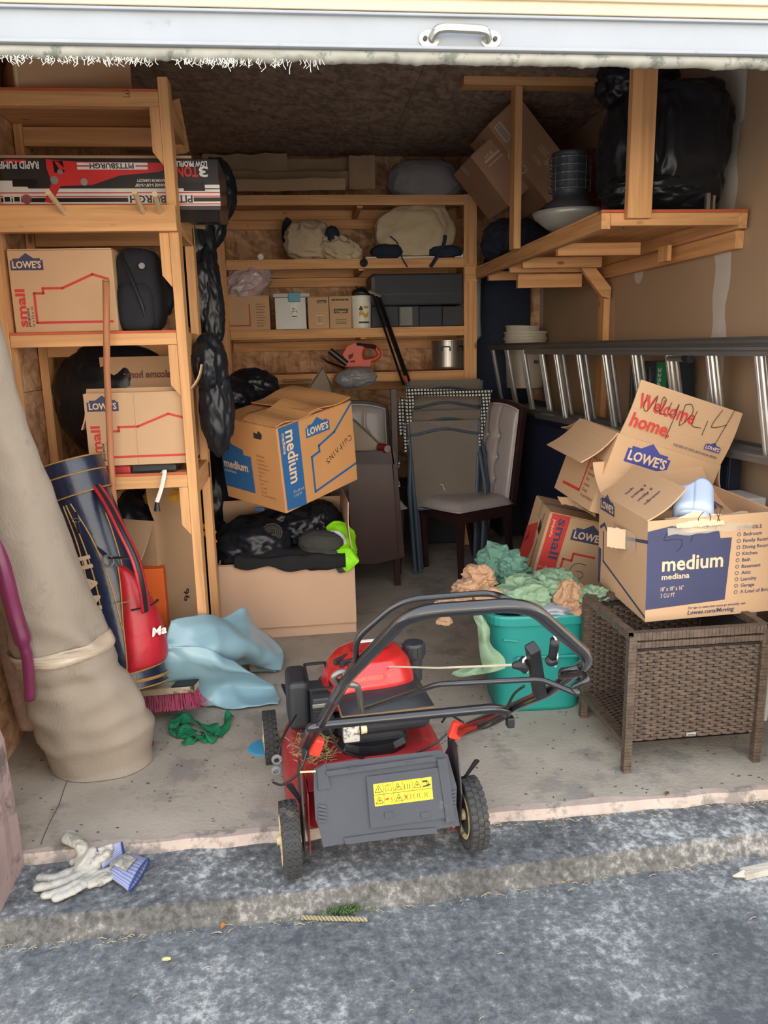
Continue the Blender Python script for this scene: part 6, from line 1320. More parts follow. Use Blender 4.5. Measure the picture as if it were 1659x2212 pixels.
# ------------------------------------------------------------------ lawn mower
MR = mat('mower_red', (150, 36, 40), .42, vary=.1, vs=4, coat=.2, dirt=(120, 74, 66), ds=5, dthr=.56); MK = mat('mower_black', (44, 46, 50), .5, vary=.2, vs=9, bump=.1, bs=40, dirt=(86, 78, 66), ds=9, dthr=.6)
RUB = mat('tyre_rubber', (58, 57, 56), .85, vary=.2, vs=14, dirt=(96, 88, 76), ds=12, dthr=.58); RIMM = mat('rim_cream', (206, 186, 140), .6, vary=.15, vs=14, dirt=(110, 92, 66), ds=14, dthr=.55)
TUBE_ = mat('handle_black', (30, 30, 33), .24, vary=.2, vs=12, coat=.5, dirt=(128, 104, 86), ds=14, dthr=.68); SHR = mat('shroud_red', (190, 38, 36), .32, vary=.05, coat=.4, dirt=(150, 70, 62), ds=6, dthr=.64)
GR = mat('flap_grey', (52, 54, 62), .5, vary=.12, vs=6, bump=.08, bs=60, dirt=(96, 88, 78), ds=5, dthr=.6)
MO = thing('lawn_mower', 'red push lawn mower with grey rear flap and black handle, standing across the sill', 'mower', (.190, 2.04, -.036), (0, 0, R(5.2)))
def wheel(x, y, r, wd, treadkind):
    Mw = Matrix.Translation((x, y, r)) @ Matrix.Rotation(pi / 2, 4, 'Y')
    b = B(); h = wd / 2; b.lathe([(r * .62, -h * .8), (r * .9, -h), (r * .97, -h * .8), (r * .985, 0), (r * .97, h * .8), (r * .9, h), (r * .62, h * .8)], 48, None, Mw); wl = b.build('wheel', RUB, MO)
    b = B()
    n = 30
    for k in range(n):
        a0 = 2 * pi * k / n
        if treadkind == 'chevron':
            for s in (-1, 1):
                pts_ = [(0, 0), (s * h * .35, .09), (s * h * .6, .02), (s * h * .98, .12)]
                for (x0, a_), (x1, c_) in zip(pts_[:-1], pts_[1:]):
                    p = lambda xx, aa, rr: (rr * cos(a0 + aa), rr * sin(a0 + aa), xx)
                    tdk = .055; ro = r * 1.025 if abs(x0) < h * .6 else r * 1.01
                    b.add([p(x0, a_, r * .95), p(x1, c_, r * .95), p(x1, c_ + tdk, r * .95), p(x0, a_ + tdk, r * .95), p(x0, a_, ro), p(x1, c_, ro * .995), p(x1, c_ + tdk, ro * .995), p(x0, a_ + tdk, ro)],
                          [(4, 5, 6, 7), (0, 1, 5, 4), (1, 2, 6, 5), (2, 3, 7, 6), (3, 0, 4, 7)], None, Mw)
        else:
            for j, (x0, x1, o_) in enumerate(((-h, -h * .35, 0), (-h * .28, h * .28, .5), (h * .35, h, 0))):
                aa = a0 + o_ * 2 * pi / n; p = lambda xx, t, rr: (rr * cos(aa + t), rr * sin(aa + t), xx); tdk = 2 * pi / n * .62
                b.add([p(x0, 0, r * .95), p(x1, 0, r * .95), p(x1, tdk, r * .95), p(x0, tdk, r * .95), p(x0, 0, r * 1.02), p(x1, 0, r * 1.02), p(x1, tdk, r * 1.02), p(x0, tdk, r * 1.02)], [(4, 5, 6, 7), (0, 1, 5, 4), (1, 2, 6, 5), (2, 3, 7, 6), (3, 0, 4, 7)], None, Mw)
    tag(b.build('tread', RUB, wl), kind='stuff')
    b = B()
    for s in (-1, 1): b.lathe([(r * .2, s * h * .5), (r * .6, s * h * .75), (r * .68, s * h * 1.02), (r * .64, s * h * 1.05), (r * .55, s * h * .8), (r * .22, s * h * .62)], 32, None, Mw)
    b.lathe([(0, -h * 1.2), (r * .16, -h * 1.2), (r * .16, h * 1.2), (0, h * 1.2)], 16, None, Mw); b.build('rim', RIMM, wl)
    return wl
wheel(-.272, 0, .105, .052, 'chevron'); wheel(.272, 0, .105, .052, 'lug'); wheel(-.292, .625, .098, .048, 'lug'); wheel(.26, .635, .092, .044, 'chevron')
# deck: a pressed steel shell
def deck(u, v):
    a = u * 2 * pi; e_ = 3.2; c_, s_ = cos(a), sin(a); rr = (abs(c_) ** e_ + abs(s_) ** e_) ** (-1 / e_)
    pr = [(1.03, .065), (1.035, .10), (1.02, .17), (.97, .205), (.88, .226), (.75, .236), (.60, .232), (.45, .240), (.2, .242), (0.01, .242)]
    t = v * (len(pr) - 1); i = min(len(pr) - 2, int(t)); f_ = t - i; k = pr[i][0] * (1 - f_) + pr[i + 1][0] * f_; z = pr[i][1] * (1 - f_) + pr[i + 1][1] * f_
    x = rr * c_ * .258 * k; y = .355 + rr * s_ * .285 * k
    if y > .5: x *= 1 - .18 * ((y - .5) / .14) ** 2
    return (x, y, z)
b = B(); b.grid(deck, 80, 40); b.build('deck', MR, MO, smooth=True)
b = B(); b.grid(lambda u, v: ((-.21 + .42 * u), .02 + .10 * v, .255 - .02 * (1 - v) + .008 * sin(pi * u)), 10, 4).grid(lambda u, v: (-.215, .0 + .14 * u, .05 + .19 * v), 4, 4).grid(lambda u, v: (.215, .0 + .14 * u, .05 + .19 * v), 4, 4); b.build('rear_chute', MR, MO, solid=.004)
for s in (-1, 1):
    b = B().prism([(-.02, .05), (.10, .05), (.13, .24), (.05, .33), (.0, .33), (-.04, .20)], -.002, .002, None, Matrix(((0, 0, 1, s * .232), (1, 0, 0, 0), (0, 1, 0, 0), (0, 0, 0, 1)))); b.build('side_bracket', MK if s > 0 else mat('bracket_dark', (52, 44, 42), .6), MO)
# black rear flap in two planes
FT = [MO, None]
def onflap(px, py, off=0.0):
    # plane of the flap in the world: hinge line at z=.275, foot at z=.075
    Mw = WM[MO.name]; p0 = Mw @ Vector((0, .01, .285)); q0 = Mw @ Vector((0, -.115, .07)); xx = (Mw.to_3x3() @ Vector((1, 0, 0))); nn = xx.cross(q0 - p0).normalized()
    if nn.y > 0: nn = -nn
    d_ = RM @ Vector(((px - 829.5) / FPX, -(py - 1106) / FPX, -1)); t = (p0 - CAM).dot(nn) / d_.dot(nn); return CAM + d_ * t + nn * off
flapo = [(680, 1662), (700, 1652), (950, 1622), (966, 1632), (985, 1700), (984, 1740), (991, 1782), (860, 1800), (840, 1812), (745, 1820), (700, 1828), (692, 1790), (684, 1770), (680, 1700)]
def fplate(px, o0, o1, nm, m, par=MO, bev=.0025, **k):
    b = B(); A = [onflap(x, y, o1) for x, y in px]; C2 = [onflap(x, y, o0) for x, y in px]; n = len(px); v = A + C2
    b.add(v, [tuple(range(n)), tuple(range(2 * n - 1, n - 1, -1))] + [(i, (i + 1) % n, n + (i + 1) % n, n + i) for i in range(n)]); return b.build(nm, m, par, world=True, bevel=bev, **k)
fl_ = fplate(flapo, -.012, 0, 'rear_flap', GR)
fplate([(705, 1668), (935, 1636), (938, 1642), (707, 1675)], 0, .012, 'ridge', GR, fl_); fplate([(686, 1662), (700, 1654), (712, 1700), (690, 1705)], 0, .008, 'ridge', GR, fl_)
fplate([(793, 1680), (945, 1660), (958, 1765), (802, 1787)], 0, .009, 'label_boss', GR, fl_); fplate([(945, 1642), (962, 1640), (980, 1770), (964, 1776)], 0, .012, 'ridge', GR, fl_)
fplate([(745, 1812), (860, 1796), (940, 1790), (942, 1798), (862, 1806), (748, 1822)], 0, .007, 'ridge', GR, fl_)
for (x0, y0) in ((752, 1658), (874, 1645)): fplate([(x0, y0), (x0 + 20, y0 - 2), (x0 + 20, y0 + 3), (x0, y0 + 5)], .0, .0135, 'slot', MK, fl_, 0)
for k in range(5):
    fplate([(688, 1738 + k * 8), (704, 1741 + k * 8), (704, 1745 + k * 8), (688, 1742 + k * 8)], 0, .006, 'grip_rib', GR, fl_, .001); fplate([(968, 1712 + k * 8), (984, 1707 + k * 8), (984, 1711 + k * 8), (968, 1716 + k * 8)], 0, .006, 'grip_rib', GR, fl_, .001)
for x0 in (830, 908): fplate([(x0, 1756), (x0 + 18, 1754), (x0 + 17, 1764), (x0 + 1, 1767)], .009, .013, 'tab', GR, fl_, .001)
YW = mat('warning_yellow', (238, 206, 30), .5, vary=.03)
stk = [(805, 1694), (930, 1678), (934, 1726), (809, 1742)]
fplate(stk, .009, .0102, 'warning_sticker', YW, fl_, 0)
g = B()
def S2(u, v):  # sticker coords 0..1
    a = Vector(stk[0]).lerp(Vector(stk[1]), u); c = Vector(stk[3]).lerp(Vector(stk[2]), u); return a.lerp(c, v)
o_ = onflap(*stk[3], .0105); Fx = frame(o_, onflap(*stk[2], .0105) - o_, onflap(*stk[0], .0105) - o_); SW = (onflap(*stk[2]) - onflap(*stk[3])).length; SH = (onflap(*stk[0]) - onflap(*stk[3])).length
line(g, Fx, [(0, SH / 2), (SW, SH / 2)], .0012, INK)
for k in range(1, 6): 
    line(g, Fx, [(SW * k / 6, SH / 2), (SW * k / 6, SH)], .0009, INK)
    if k < 3: line(g, Fx, [(SW * k / 6, 0), (SW * k / 6, SH / 2)], .0009, INK)
def tri(cx, cy, s): line(g, Fx, [(cx - s, cy - s * .8), (cx + s, cy - s * .8), (cx, cy + s * .9)], .0014, INK, closed=True)
for cx, cy, gl in ((.083, .75, '!'), (.417, .75, 'x'), (.75, .75, '~'), (.083, .25, 'w'), (.417, .25, 'z')):
    tri(SW * cx, SH * cy, SW * .062)
    if gl == '!': text(g, Fx, '!', SW * cx - .0012, SH * cy - .006, .008, INK, 0, .03, off=.0004)
    else: scrawl(g, Fx, [[(-.5, -.3), (0, .2), (.5, -.2)], [(-.4, -.5), (.4, -.5)], [(0, .3), (.1, -.2)]], SW * cx, SH * cy, .006, .0012)
line(g, Fx, [(SW * .2, SH * .62), (SW * .245, SH * .66), (SW * .30, SH * .62), (SW * .30, SH * .86), (SW * .245, SH * .9), (SW * .2, SH * .86)], .001, INK, closed=True); line(g, Fx, [(SW * .245, SH * .66), (SW * .245, SH * .9)], .001, INK)
for px_ in (.53, .58, .62, .92, .95): line(g, Fx, [(SW * px_, SH * .6), (SW * px_, SH * .82)], .0018, INK)
line(g, Fx, [(SW * .86, SH * .85), (SW * .92, SH * .85)], .005, INK); line(g, Fx, [(SW * .86, SH * .62), (SW * .97, SH * .68)], .004, INK)
line(g, Fx, [(SW * .2, SH * .25), (SW * .235, SH * .28)], .005, RED); scrawl(g, Fx, [[(0, 0), (.6, .6), (0, 1.2), (.6, 1.8)]], SW * .28, SH * .1, .008, .0012)
for k, px_ in enumerate((.52, .56, .61, .68, .73, .78, .86, .91)): line(g, Fx, [(SW * px_, SH * .14), (SW * (px_ + .012 * (-1) ** k), SH * .26), (SW * px_, SH * .36)], .0014, INK)
line(g, Fx, [(SW * .5, SH * .12), (SW * .58, SH * .34)], .0012, RED); line(g, Fx, [(SW * .58, SH * .12), (SW * .5, SH * .34)], .0012, RED)
g.build('warning_pictograms', None, fl_, world=True)
# engine
b = B(); b.lathe([(0, .24), (.13, .24), (.15, .26), (.15, .30), (.12, .33), (0, .33)], 32, None, Matrix.Translation((.04, .36, 0)), 1.0, .9); b.build('engine_base', MK, MO)
def rbox(x0, x1, y0, y1, z0, z1, nm, m, bev=.015, par=MO, rz=0):
    cx_, cy_ = (x0 + x1) / 2, (y0 + y1) / 2; b = B().box(x0 - cx_, x1 - cx_, y0 - cy_, y1 - cy_, z0, z1, None, Matrix.Translation((cx_, cy_, 0)) @ Matrix.Rotation(R(rz), 4, 'Z')); ob = b.build(nm, m, par, bevel=bev); ob.modifiers['b'].segments = 4; return ob
rbox(-.08, .20, .17, .42, .30, .385, 'fuel_tank', MK, .03)
b = B(); b.grid(lambda u, v: (-.085 + .29 * u, .160 + .26 * v, .388 + .028 * (1 - (2 * u - 1) ** 4) * (1 - (2 * v - 1) ** 4)), 20, 16); b.build('tank_top', MK, MO, smooth=True)
b = B(); b.tube([(-.085, .165, .380), (.20, .165, .380), (.205, .42, .380), (-.085, .42, .380)], .007, 8, closed=True); b.build('tank_seam', mat('dusty_seam', (108, 88, 64), .8), MO)
def shroud(u, v):
    a = u * 2 * pi; c_, s_ = cos(a), sin(a); pr = [(1.02, .30), (1.04, .36), (1.02, .42), (.93, .465), (.78, .492), (.5, .505), (.25, .508), (.01, .508)]
    t = v * (len(pr) - 1); i = min(len(pr) - 2, int(t)); f_ = t - i; k = pr[i][0] * (1 - f_) + pr[i + 1][0] * f_; z = pr[i][1] * (1 - f_) + pr[i + 1][1] * f_
    e_ = 2.6; rr = (abs(c_) ** e_ + abs(s_) ** e_) ** (-1 / e_); x = rr * c_ * .155 * k; y = rr * s_ * .135 * k
    if s_ < 0 and v < .35: z += .055 * (-s_) * (1 - v / .35)
    z -= .05 * max(0, -x / .15) ** 2 * (v > .2); return (.03 + x, .40 + y, z)
b = B(); b.grid(shroud, 64, 35); sh_ = b.build('engine_shroud', SHR, MO, smooth=True)
b = B(); b.lathe([(.055, .509), (.06, .511), (.02, .514), (0, .514)], 24, None, Matrix.Translation((.045, .40, 0)), 1.2, .8); b.build('starter_grille', mat('grille_red', (170, 28, 28), .5, bump=.6, bs=160), sh_)
for (x, y, rz) in ((-.055, .36, 40), (-.035, .33, 25), (-.01, .31, 15)): rbox(x - .035, x + .035, y - .005, y + .005, .478, .498, 'vent_slot', MK, .002, sh_, rz)
rbox(.015, .07, .425, .445, .511, .515, 'badge', WHITE, .001, sh_)
b = B(); b.lathe([(0, .44), (.036, .44), (.038, .45), (.038, .485), (.034, .495), (0, .50)], 20, None, Matrix.Translation((.205, .43, 0)))
for k in range(14): b.box(.036, .041, -.003, .003, .452, .486, None, Matrix.Translation((.205, .43, 0)) @ Matrix.Rotation(k * pi / 7, 4, 'Z'))
b.build('fuel_cap', MK, MO); b = B().lathe([(0, .36), (.028, .36), (.028, .44), (0, .44)], 16, None, Matrix.Translation((.205, .43, 0))); b.build('filler_neck', MK, MO)
rbox(-.235, -.165, .36, .52, .25, .42, 'air_filter_box', MK, .018); rbox(-.165, -.10, .27, .42, .27, .40, 'muffler_guard', MK, .006)
for k in range(5): rbox(-.166, -.098, .262, .268, .285 + k * .022, .297 + k * .022, 'guard_bar', STEEL if k == 4 else BLACK, .001)
b = B()
for x_ in (-.17, -.10): b.beam((x_, .30, .42), (x_, .46, .44), .008, .008)
b.beam((-.17, .30, .42), (-.10, .30, .42), .008, .008).beam((-.17, .46, .44), (-.10, .46, .44), .008, .008); b.build('guard_frame', BLACK, MO)
rbox(-.085, -.035, .15, .175, .30, .36, 'primer_housing', mat('pale_plate', (196, 190, 180), .5, dirt=(90, 84, 78), ds=30, dthr=.55), .004); B().lathe([(0, 0), (.014, 0), (.012, .018), (0, .02)], 12, None, Matrix.Translation((-.03, .16, .335)) @ Matrix.Rotation(R(90), 4, 'Y')).build('primer_bulb', mat('bulb', (206, 186, 146), .5), MO)
rbox(-.08, .12, .20, .27, .245, .30, 'engine_skirt', MK, .02)
b = B(); b.lathe([(0, .235), (.125, .235), (.13, .25), (.12, .27), (0, .27)], 12, None, Matrix.Translation((.02, .24, 0)), .9, .6); b.build('blower_housing', mat('oily_black', (22, 22, 24), .3, vary=.4, vs=20), MO)
# dried grass on the deck
b = B(); random.seed(9)
for i in range(420):
    p = Vector((random.gauss(-.165, .028), random.gauss(.24, .05), .236 + random.uniform(0, .035))); dd = Vector((random.uniform(-1, 1), random.uniform(-1, 1), random.uniform(-.2, .8))).normalized() * random.uniform(.012, .035); b.tube([p, p + dd * .5 + Vector((0, 0, .003)), p + dd], .0009, 3)
tag(b.build('grass_clippings', mat('dry_grass', (138, 132, 84), .9, vary=.3), MO), kind='stuff')
# height levers and hub pieces
for x, y, dx in ((-.225, .02, -.04), (.245, .02, .05)):
    b = B().tube([(x, y + .05, .16), (x + dx * .4, y + .0, .22), (x + dx, y - .01, .27)], [.006, .008, .013], 8, flat=.5); b.build('height_lever', BLACK, MO)
b = B().tube([(-.21, .62, .18), (-.225, .62, .26), (-.235, .60, .31)], [.005, .006, .013], 8, flat=.5); b.build('height_lever', BLACK, MO)
for s in (-1, 1): B().tube([(s * .24, 0, .105), (s * .31, 0, .105)], .012, 10).build('axle', RIMM, MO); B().tube([(s * .22, .63, .098), (s * .30, .63, .098)], .012, 10).build('axle', RIMM, MO)
for (px, py) in ((598, 1640), (597, 1664)):
    p = at(px, py, Y=2.10); B().tube([p + Vector((.012 * cos(a * .5), -.004, .012 * sin(a * .5))) for a in range(13)], .004, 6, flat=1.5, closed=True).build('cable_clip', mat('clip_grey', (110, 110, 116), .5), MO, world=True)
# handle
def H(name, pts_, r_, m=TUBE_, rr=.05, par=MO):
    b = B().tube(rounded(pts_, rr, 7), r_, 12); return b.build(name, m, par, world=True, smooth=True)
cL, cR = at(660, 1622, Y=2.06), at(990, 1578, Y=2.12)
h1, h4 = at(748, 1465, Y=1.42), at(1277, 1424, Y=1.36); h2, h3 = at(886, 1322, Y=1.20), at(1140, 1304, Y=1.20)
H('handle_bar', [cL, h1, h2, h3, h4, at(1190, 1492, Y=1.62), cR], .0125, rr=.055)
j1, j2 = at(700, 1565, Y=1.76), at(1070, 1529, Y=1.76)
H('handle_brace', [at(655, 1610, Y=2.02), at(672, 1572, Y=1.75), j1, j2, at(1100, 1538, Y=1.78), at(1058, 1562, Y=1.86), at(996, 1584, Y=2.09)], .0125, rr=.035)
b0 = [at(768, 1428, Y=1.36), at(770, 1378, Y=1.34), at(866, 1296, Y=1.30), at(1062, 1280, Y=1.30), at(1108, 1299, Y=1.24)]
H('control_bail', b0, .0058, rr=.04)
H('drive_bail', [at(787, 1532, Y=1.62), at(945, 1478, Y=1.46), at(1170, 1467, Y=1.40), at(1250, 1500, Y=1.34), at(1236, 1485, Y=1.35), at(1270, 1470, Y=1.33), at(1262, 1455, Y=1.36), at(1210, 1462, Y=1.44), at(1212, 1448, Y=1.44), at(1250, 1444, Y=1.40)], .0058, rr=.018)
H('bail_hook', [at(758, 1456, Y=1.44), at(735, 1450, Y=1.44), at(718, 1462, Y=1.44), at(728, 1476, Y=1.45), at(772, 1480, Y=1.46), at(776, 1500, Y=1.5), at(782, 1535, Y=1.60)], .0065, mat('worn_steel', (120, 116, 110), .35, .7), rr=.015)
# recoil starter bracket and cord
pb = at(1150, 1398, Y=1.50); pe = at(1166, 1500, Y=1.62)
b = B().beam(pb, pe, .026, .030, (0, -1, .3)); b.build('starter_grip', BLACK, MO, world=True, bevel=.005)
p = at(1136, 1436, Y=1.55); B().lathe([(0, 0), (.018, 0), (.02, .006), (.012, .014), (.006, .03), (0, .03)], 16, None, Matrix.Translation(p) @ Matrix.Rotation(R(-90), 4, 'Y')).build('pulley', BLACK, MO, world=True)
B().tube([at(1140, 1418, Y=1.54), at(1131, 1425, Y=1.54), at(1130, 1445, Y=1.54), at(1140, 1452, Y=1.54)], .003, 6).build('guide_ring', WHITE, MO, world=True)
cd = WM[MO.name] @ Vector((.105, .31, .45)); cd = at(834, 1440, Y=2.36)
B().tube([cd, cd.lerp(at(1120, 1436, Y=1.56), .5) + Vector((0, 0, -.006)), at(1120, 1436, Y=1.56)], .0028, 6).build('starter_cord', mat('cord_cream', (206, 196, 170), .9), MO, world=True)
b = B(); blob(b, at(1120, 1436, Y=1.555), (.008, .006, .009), 3, .5, 4, 3); b.build('cord_knot', MATS['cord_cream'], MO, world=True)
B().lathe([(0, 0), (.018, 0), (.018, .006), (.0, .006)], 14, None, Matrix.Translation(cd) @ Matrix.Rotation(R(100), 4, 'X')).build('cord_eyelet', BLACK, MO, world=True)
# cable lever on the right
H('cable_lever', [at(1199, 1382, Y=1.44), at(1197, 1400, Y=1.45), at(1193, 1425, Y=1.46)], .010, BLACK, .01); b = B(); blob(b, at(1192, 1427, Y=1.46), (.014, .012, .012), 1, .1, 2, 3); b.build('lever_knob', BLACK, MO, world=True)
B().tube([at(1197, 1374, Y=1.44), at(1203, 1385, Y=1.44), at(1204, 1420, Y=1.45), at(1200, 1440, Y=1.47)], .0022, 5).build('inner_wire', WHITE, MO, world=True)
def cable(*pp): B().tube(smoothpath([at(x, y, Y=Y_) for x, y, Y_ in pp], 8), .0035, 6).build('cable', BLACK, MO, world=True, smooth=True)
cable((1132, 1482, 1.62), (1110, 1500, 1.68), (1095, 1530, 1.74)); cable((712, 1575, 1.80), (728, 1612, 1.98), (760, 1632, 2.08), (785, 1638, 2.14)); cable((965, 1585, 2.12), (940, 1606, 2.12), (900, 1626, 2.13)); cable((668, 1600, 2.0), (655, 1650, 1.98), (640, 1675, 1.98), (610, 1695, 2.0), (590, 1690, 2.04)); cable((640, 1545, 2.3), (612, 1590, 2.16), (598, 1640, 2.09)); cable((1000, 1560, 2.05), (970, 1545, 2.14), (955, 1560, 2.2))
ORC = mat('clamp_red', (222, 62, 44), .45)
for p, nm in ((at(985, 1577, Y=2.11), 'handle_clamp'), (at(683, 1612, Y=2.06), 'handle_clamp')):
    b = B().box(-.018, .018, -.014, .014, -.026, .026, None, Matrix.Translation(p) @ Matrix.Rotation(R(20), 4, 'Y')); b.build(nm, ORC, MO, world=True, bevel=.005)
for (px, py, Y_, h_) in ((658, 1600, 2.0, .05), (1102, 1556, 1.80, .018), (975, 1615, 2.14, .06)):
    p = at(px, py, Y=Y_); B().box(-.010, .010, -.012, .012, -h_, h_ * .6, None, Matrix.Translation(p)).build('wing_nut', BLACK, MO, world=True, bevel=.004)
B().tube([at(648, 1668, Y=1.96), at(682, 1666, Y=1.96)], .003, 6).build('hinge_rod', RIMM, MO, world=True)

# ------------------------------------------------------------------ blue poly sheet
TP = mat('blue_poly_sheet', (150, 186, 198), .3, vary=.05, vs=3, coat=.4, bump=.35, bs=5, vor=True, alpha=.9)
o = thing('plastic_sheet', 'folded pale blue plastic sheeting lying on the floor before the big open box', 'sheet', at(480, 1450, Z=0))
def Z0(x, y, h=0.0):  # floor point lifted by h at the same picture place
    p = at(x, y, Z=h); return p
b = B(); sheet(b, [[at(360, 1352, Y=3.0), at(420, 1338, Y=3.10), at(480, 1328, Y=3.24), at(524, 1321, Y=3.36)], [at(352, 1385, Y=2.99), at(430, 1375, Y=3.03), at(510, 1362, Y=3.2), at(572, 1372, Y=3.46)], [at(355, 1410, Y=2.97), at(440, 1412, Y=3.0), at(530, 1408, Y=3.15), at(606, 1416, Z=.06)], [at(380, 1432, Y=3.0), at(450, 1440, Y=3.06), at(540, 1446, Z=.06), at(600, 1450, Z=.01)]], 10, 10, .028, 6, 2); b.build('upper_fold', TP, o, world=True, smooth=True, solid=.003)
b = B(); sheet(b, [[at(352, 1402, Y=2.95), at(400, 1400, Y=2.97), at(452, 1408, Y=2.98), at(500, 1436, Y=3.04)], [at(345, 1440, Y=2.96), at(410, 1440, Y=2.96), at(480, 1445, Y=2.98), at(540, 1462, Y=3.05)], [at(345, 1480, Y=2.99), at(430, 1483, Y=3.04), at(510, 1480, Y=3.12), Z0(590, 1488, .012)], [Z0(380, 1520, .012), Z0(440, 1532, .004), Z0(520, 1534, .004), Z0(600, 1526, .004)]], 10, 10, .022, 6, 7); b.build('lower_fold', TP, o, world=True, smooth=True, solid=.003)
for k in range(3):
    b = B(); sheet(b, [[Z0(535, 1418 + k * 9, .025 - .006 * k), Z0(570, 1414 + k * 10, .022 - .006 * k), Z0(605 + 2 * k, 1412 + k * 10, .02 - .006 * k)], [Z0(540, 1440 + k * 6, .012), Z0(575, 1438 + k * 6, .012), Z0(607 - 6 * k, 1432 + k * 10, .008)]], 6, 5, .003, 9, k); b.build('edge_layer', TP, o, world=True, smooth=True, solid=.002)
# green cloth
GC = mat('green_cloth', (14, 112, 72), .85, vary=.12, vs=8, bump=.25, bs=60)
o = thing('green_ribbon', 'tangle of dark green crepe ribbon on the floor beside the carpet roll', 'ribbon', Z0(430, 1580))
def ribbon(pts_, wd, nm='ribbon'):
    pp = smoothpath([Z0(x, y, h) for x, y, h in pts_], 7); b = B(); v = []; n = len(pp)
    for i, p in enumerate(pp):
        t = i / n; d = (pp[min(n - 1, i + 1)] - pp[max(0, i - 1)]).normalized(); s = d.cross(Vector((0, 0, 1))); s = s.normalized() if s.length > .01 else Vector((1, 0, 0)); tw = .9 * sin(t * 9 + wd * 50); s = s * cos(tw) + Vector((0, 0, 1)) * sin(tw)
        for k in (-1, -.33, .33, 1): q = p + s * wd * .5 * k + Vector((0, 0, .006 * noise.noise(p * 20 + Vector((k, 0, 0))))); q.z = max(.003, q.z); v.append(q)
    b.add(v, [(i * 4 + k, i * 4 + k + 1, i * 4 + 5 + k, i * 4 + 4 + k) for i in range(n - 1) for k in range(3)]); return b.build(nm, GC, o, world=True, smooth=True, solid=.003)
ribbon([(498, 1540, .03), (490, 1560, .012), (480, 1580, .01), (462, 1590, .012)], .04); ribbon([(368, 1556, .02), (400, 1552, .035), (430, 1562, .02), (468, 1575, .02)], .045); ribbon([(370, 1578, .012), (400, 1585, .02), (440, 1582, .03), (465, 1600, .01)], .04); ribbon([(384, 1592, .01), (400, 1575, .03), (420, 1590, .02), (450, 1596, .012)], .04); ribbon([(392, 1606, .004), (415, 1600, .01), (440, 1590, .02)], .035); ribbon([(410, 1550, .01), (380, 1562, .03), (372, 1575, .02)], .035)
# blue disc under the wheel
o = thing('blue_disc', 'light blue plastic disc on the floor under the front left mower wheel', 'disc', Z0(572, 1616)); B().lathe([(0, .001), (.060, .001), (.062, .004), (.058, .006), (0, .006)], 40).build('disc', mat('disc_blue', (70, 160, 206), .4), o)

# ------------------------------------------------------------------ work gloves
GLV = mat('glove_leather', (168, 164, 155), .8, vary=.1, vs=14, bump=.3, bs=60, dirt=(128, 122, 110), ds=14, dthr=.54); STR = None
m = bpy.data.materials.new('striped_cuff'); n, bs_ = nodes(m); L = n.links; tcn = n.nodes.new('ShaderNodeTexCoord'); wv = n.nodes.new('ShaderNodeTexWave'); wv.bands_direction = 'X'; wv.inputs['Scale'].default_value = 1; mp = n.nodes.new('ShaderNodeMapping'); mp.inputs['Scale'].default_value = (7, 7, 7)
L.new(tcn.outputs['UV'], mp.inputs[0]); L.new(mp.outputs[0], wv.inputs[0]); rp = n.nodes.new('ShaderNodeValToRGB'); e = rp.color_ramp.elements; e[0].position = .0; e[0].color = srgb((48, 76, 120)); e[1].position = .16; e[1].color = srgb((128, 150, 190)); q_ = e.new(.7); q_.color = srgb((152, 146, 172)); L.new(wv.outputs[0], rp.inputs[0]); L.new(rp.outputs[0], bs_.inputs[0]); bs_.inputs['Roughness'].default_value = .9; CUF = m
def apron_z(p): return -.030 - .012 * 0.3
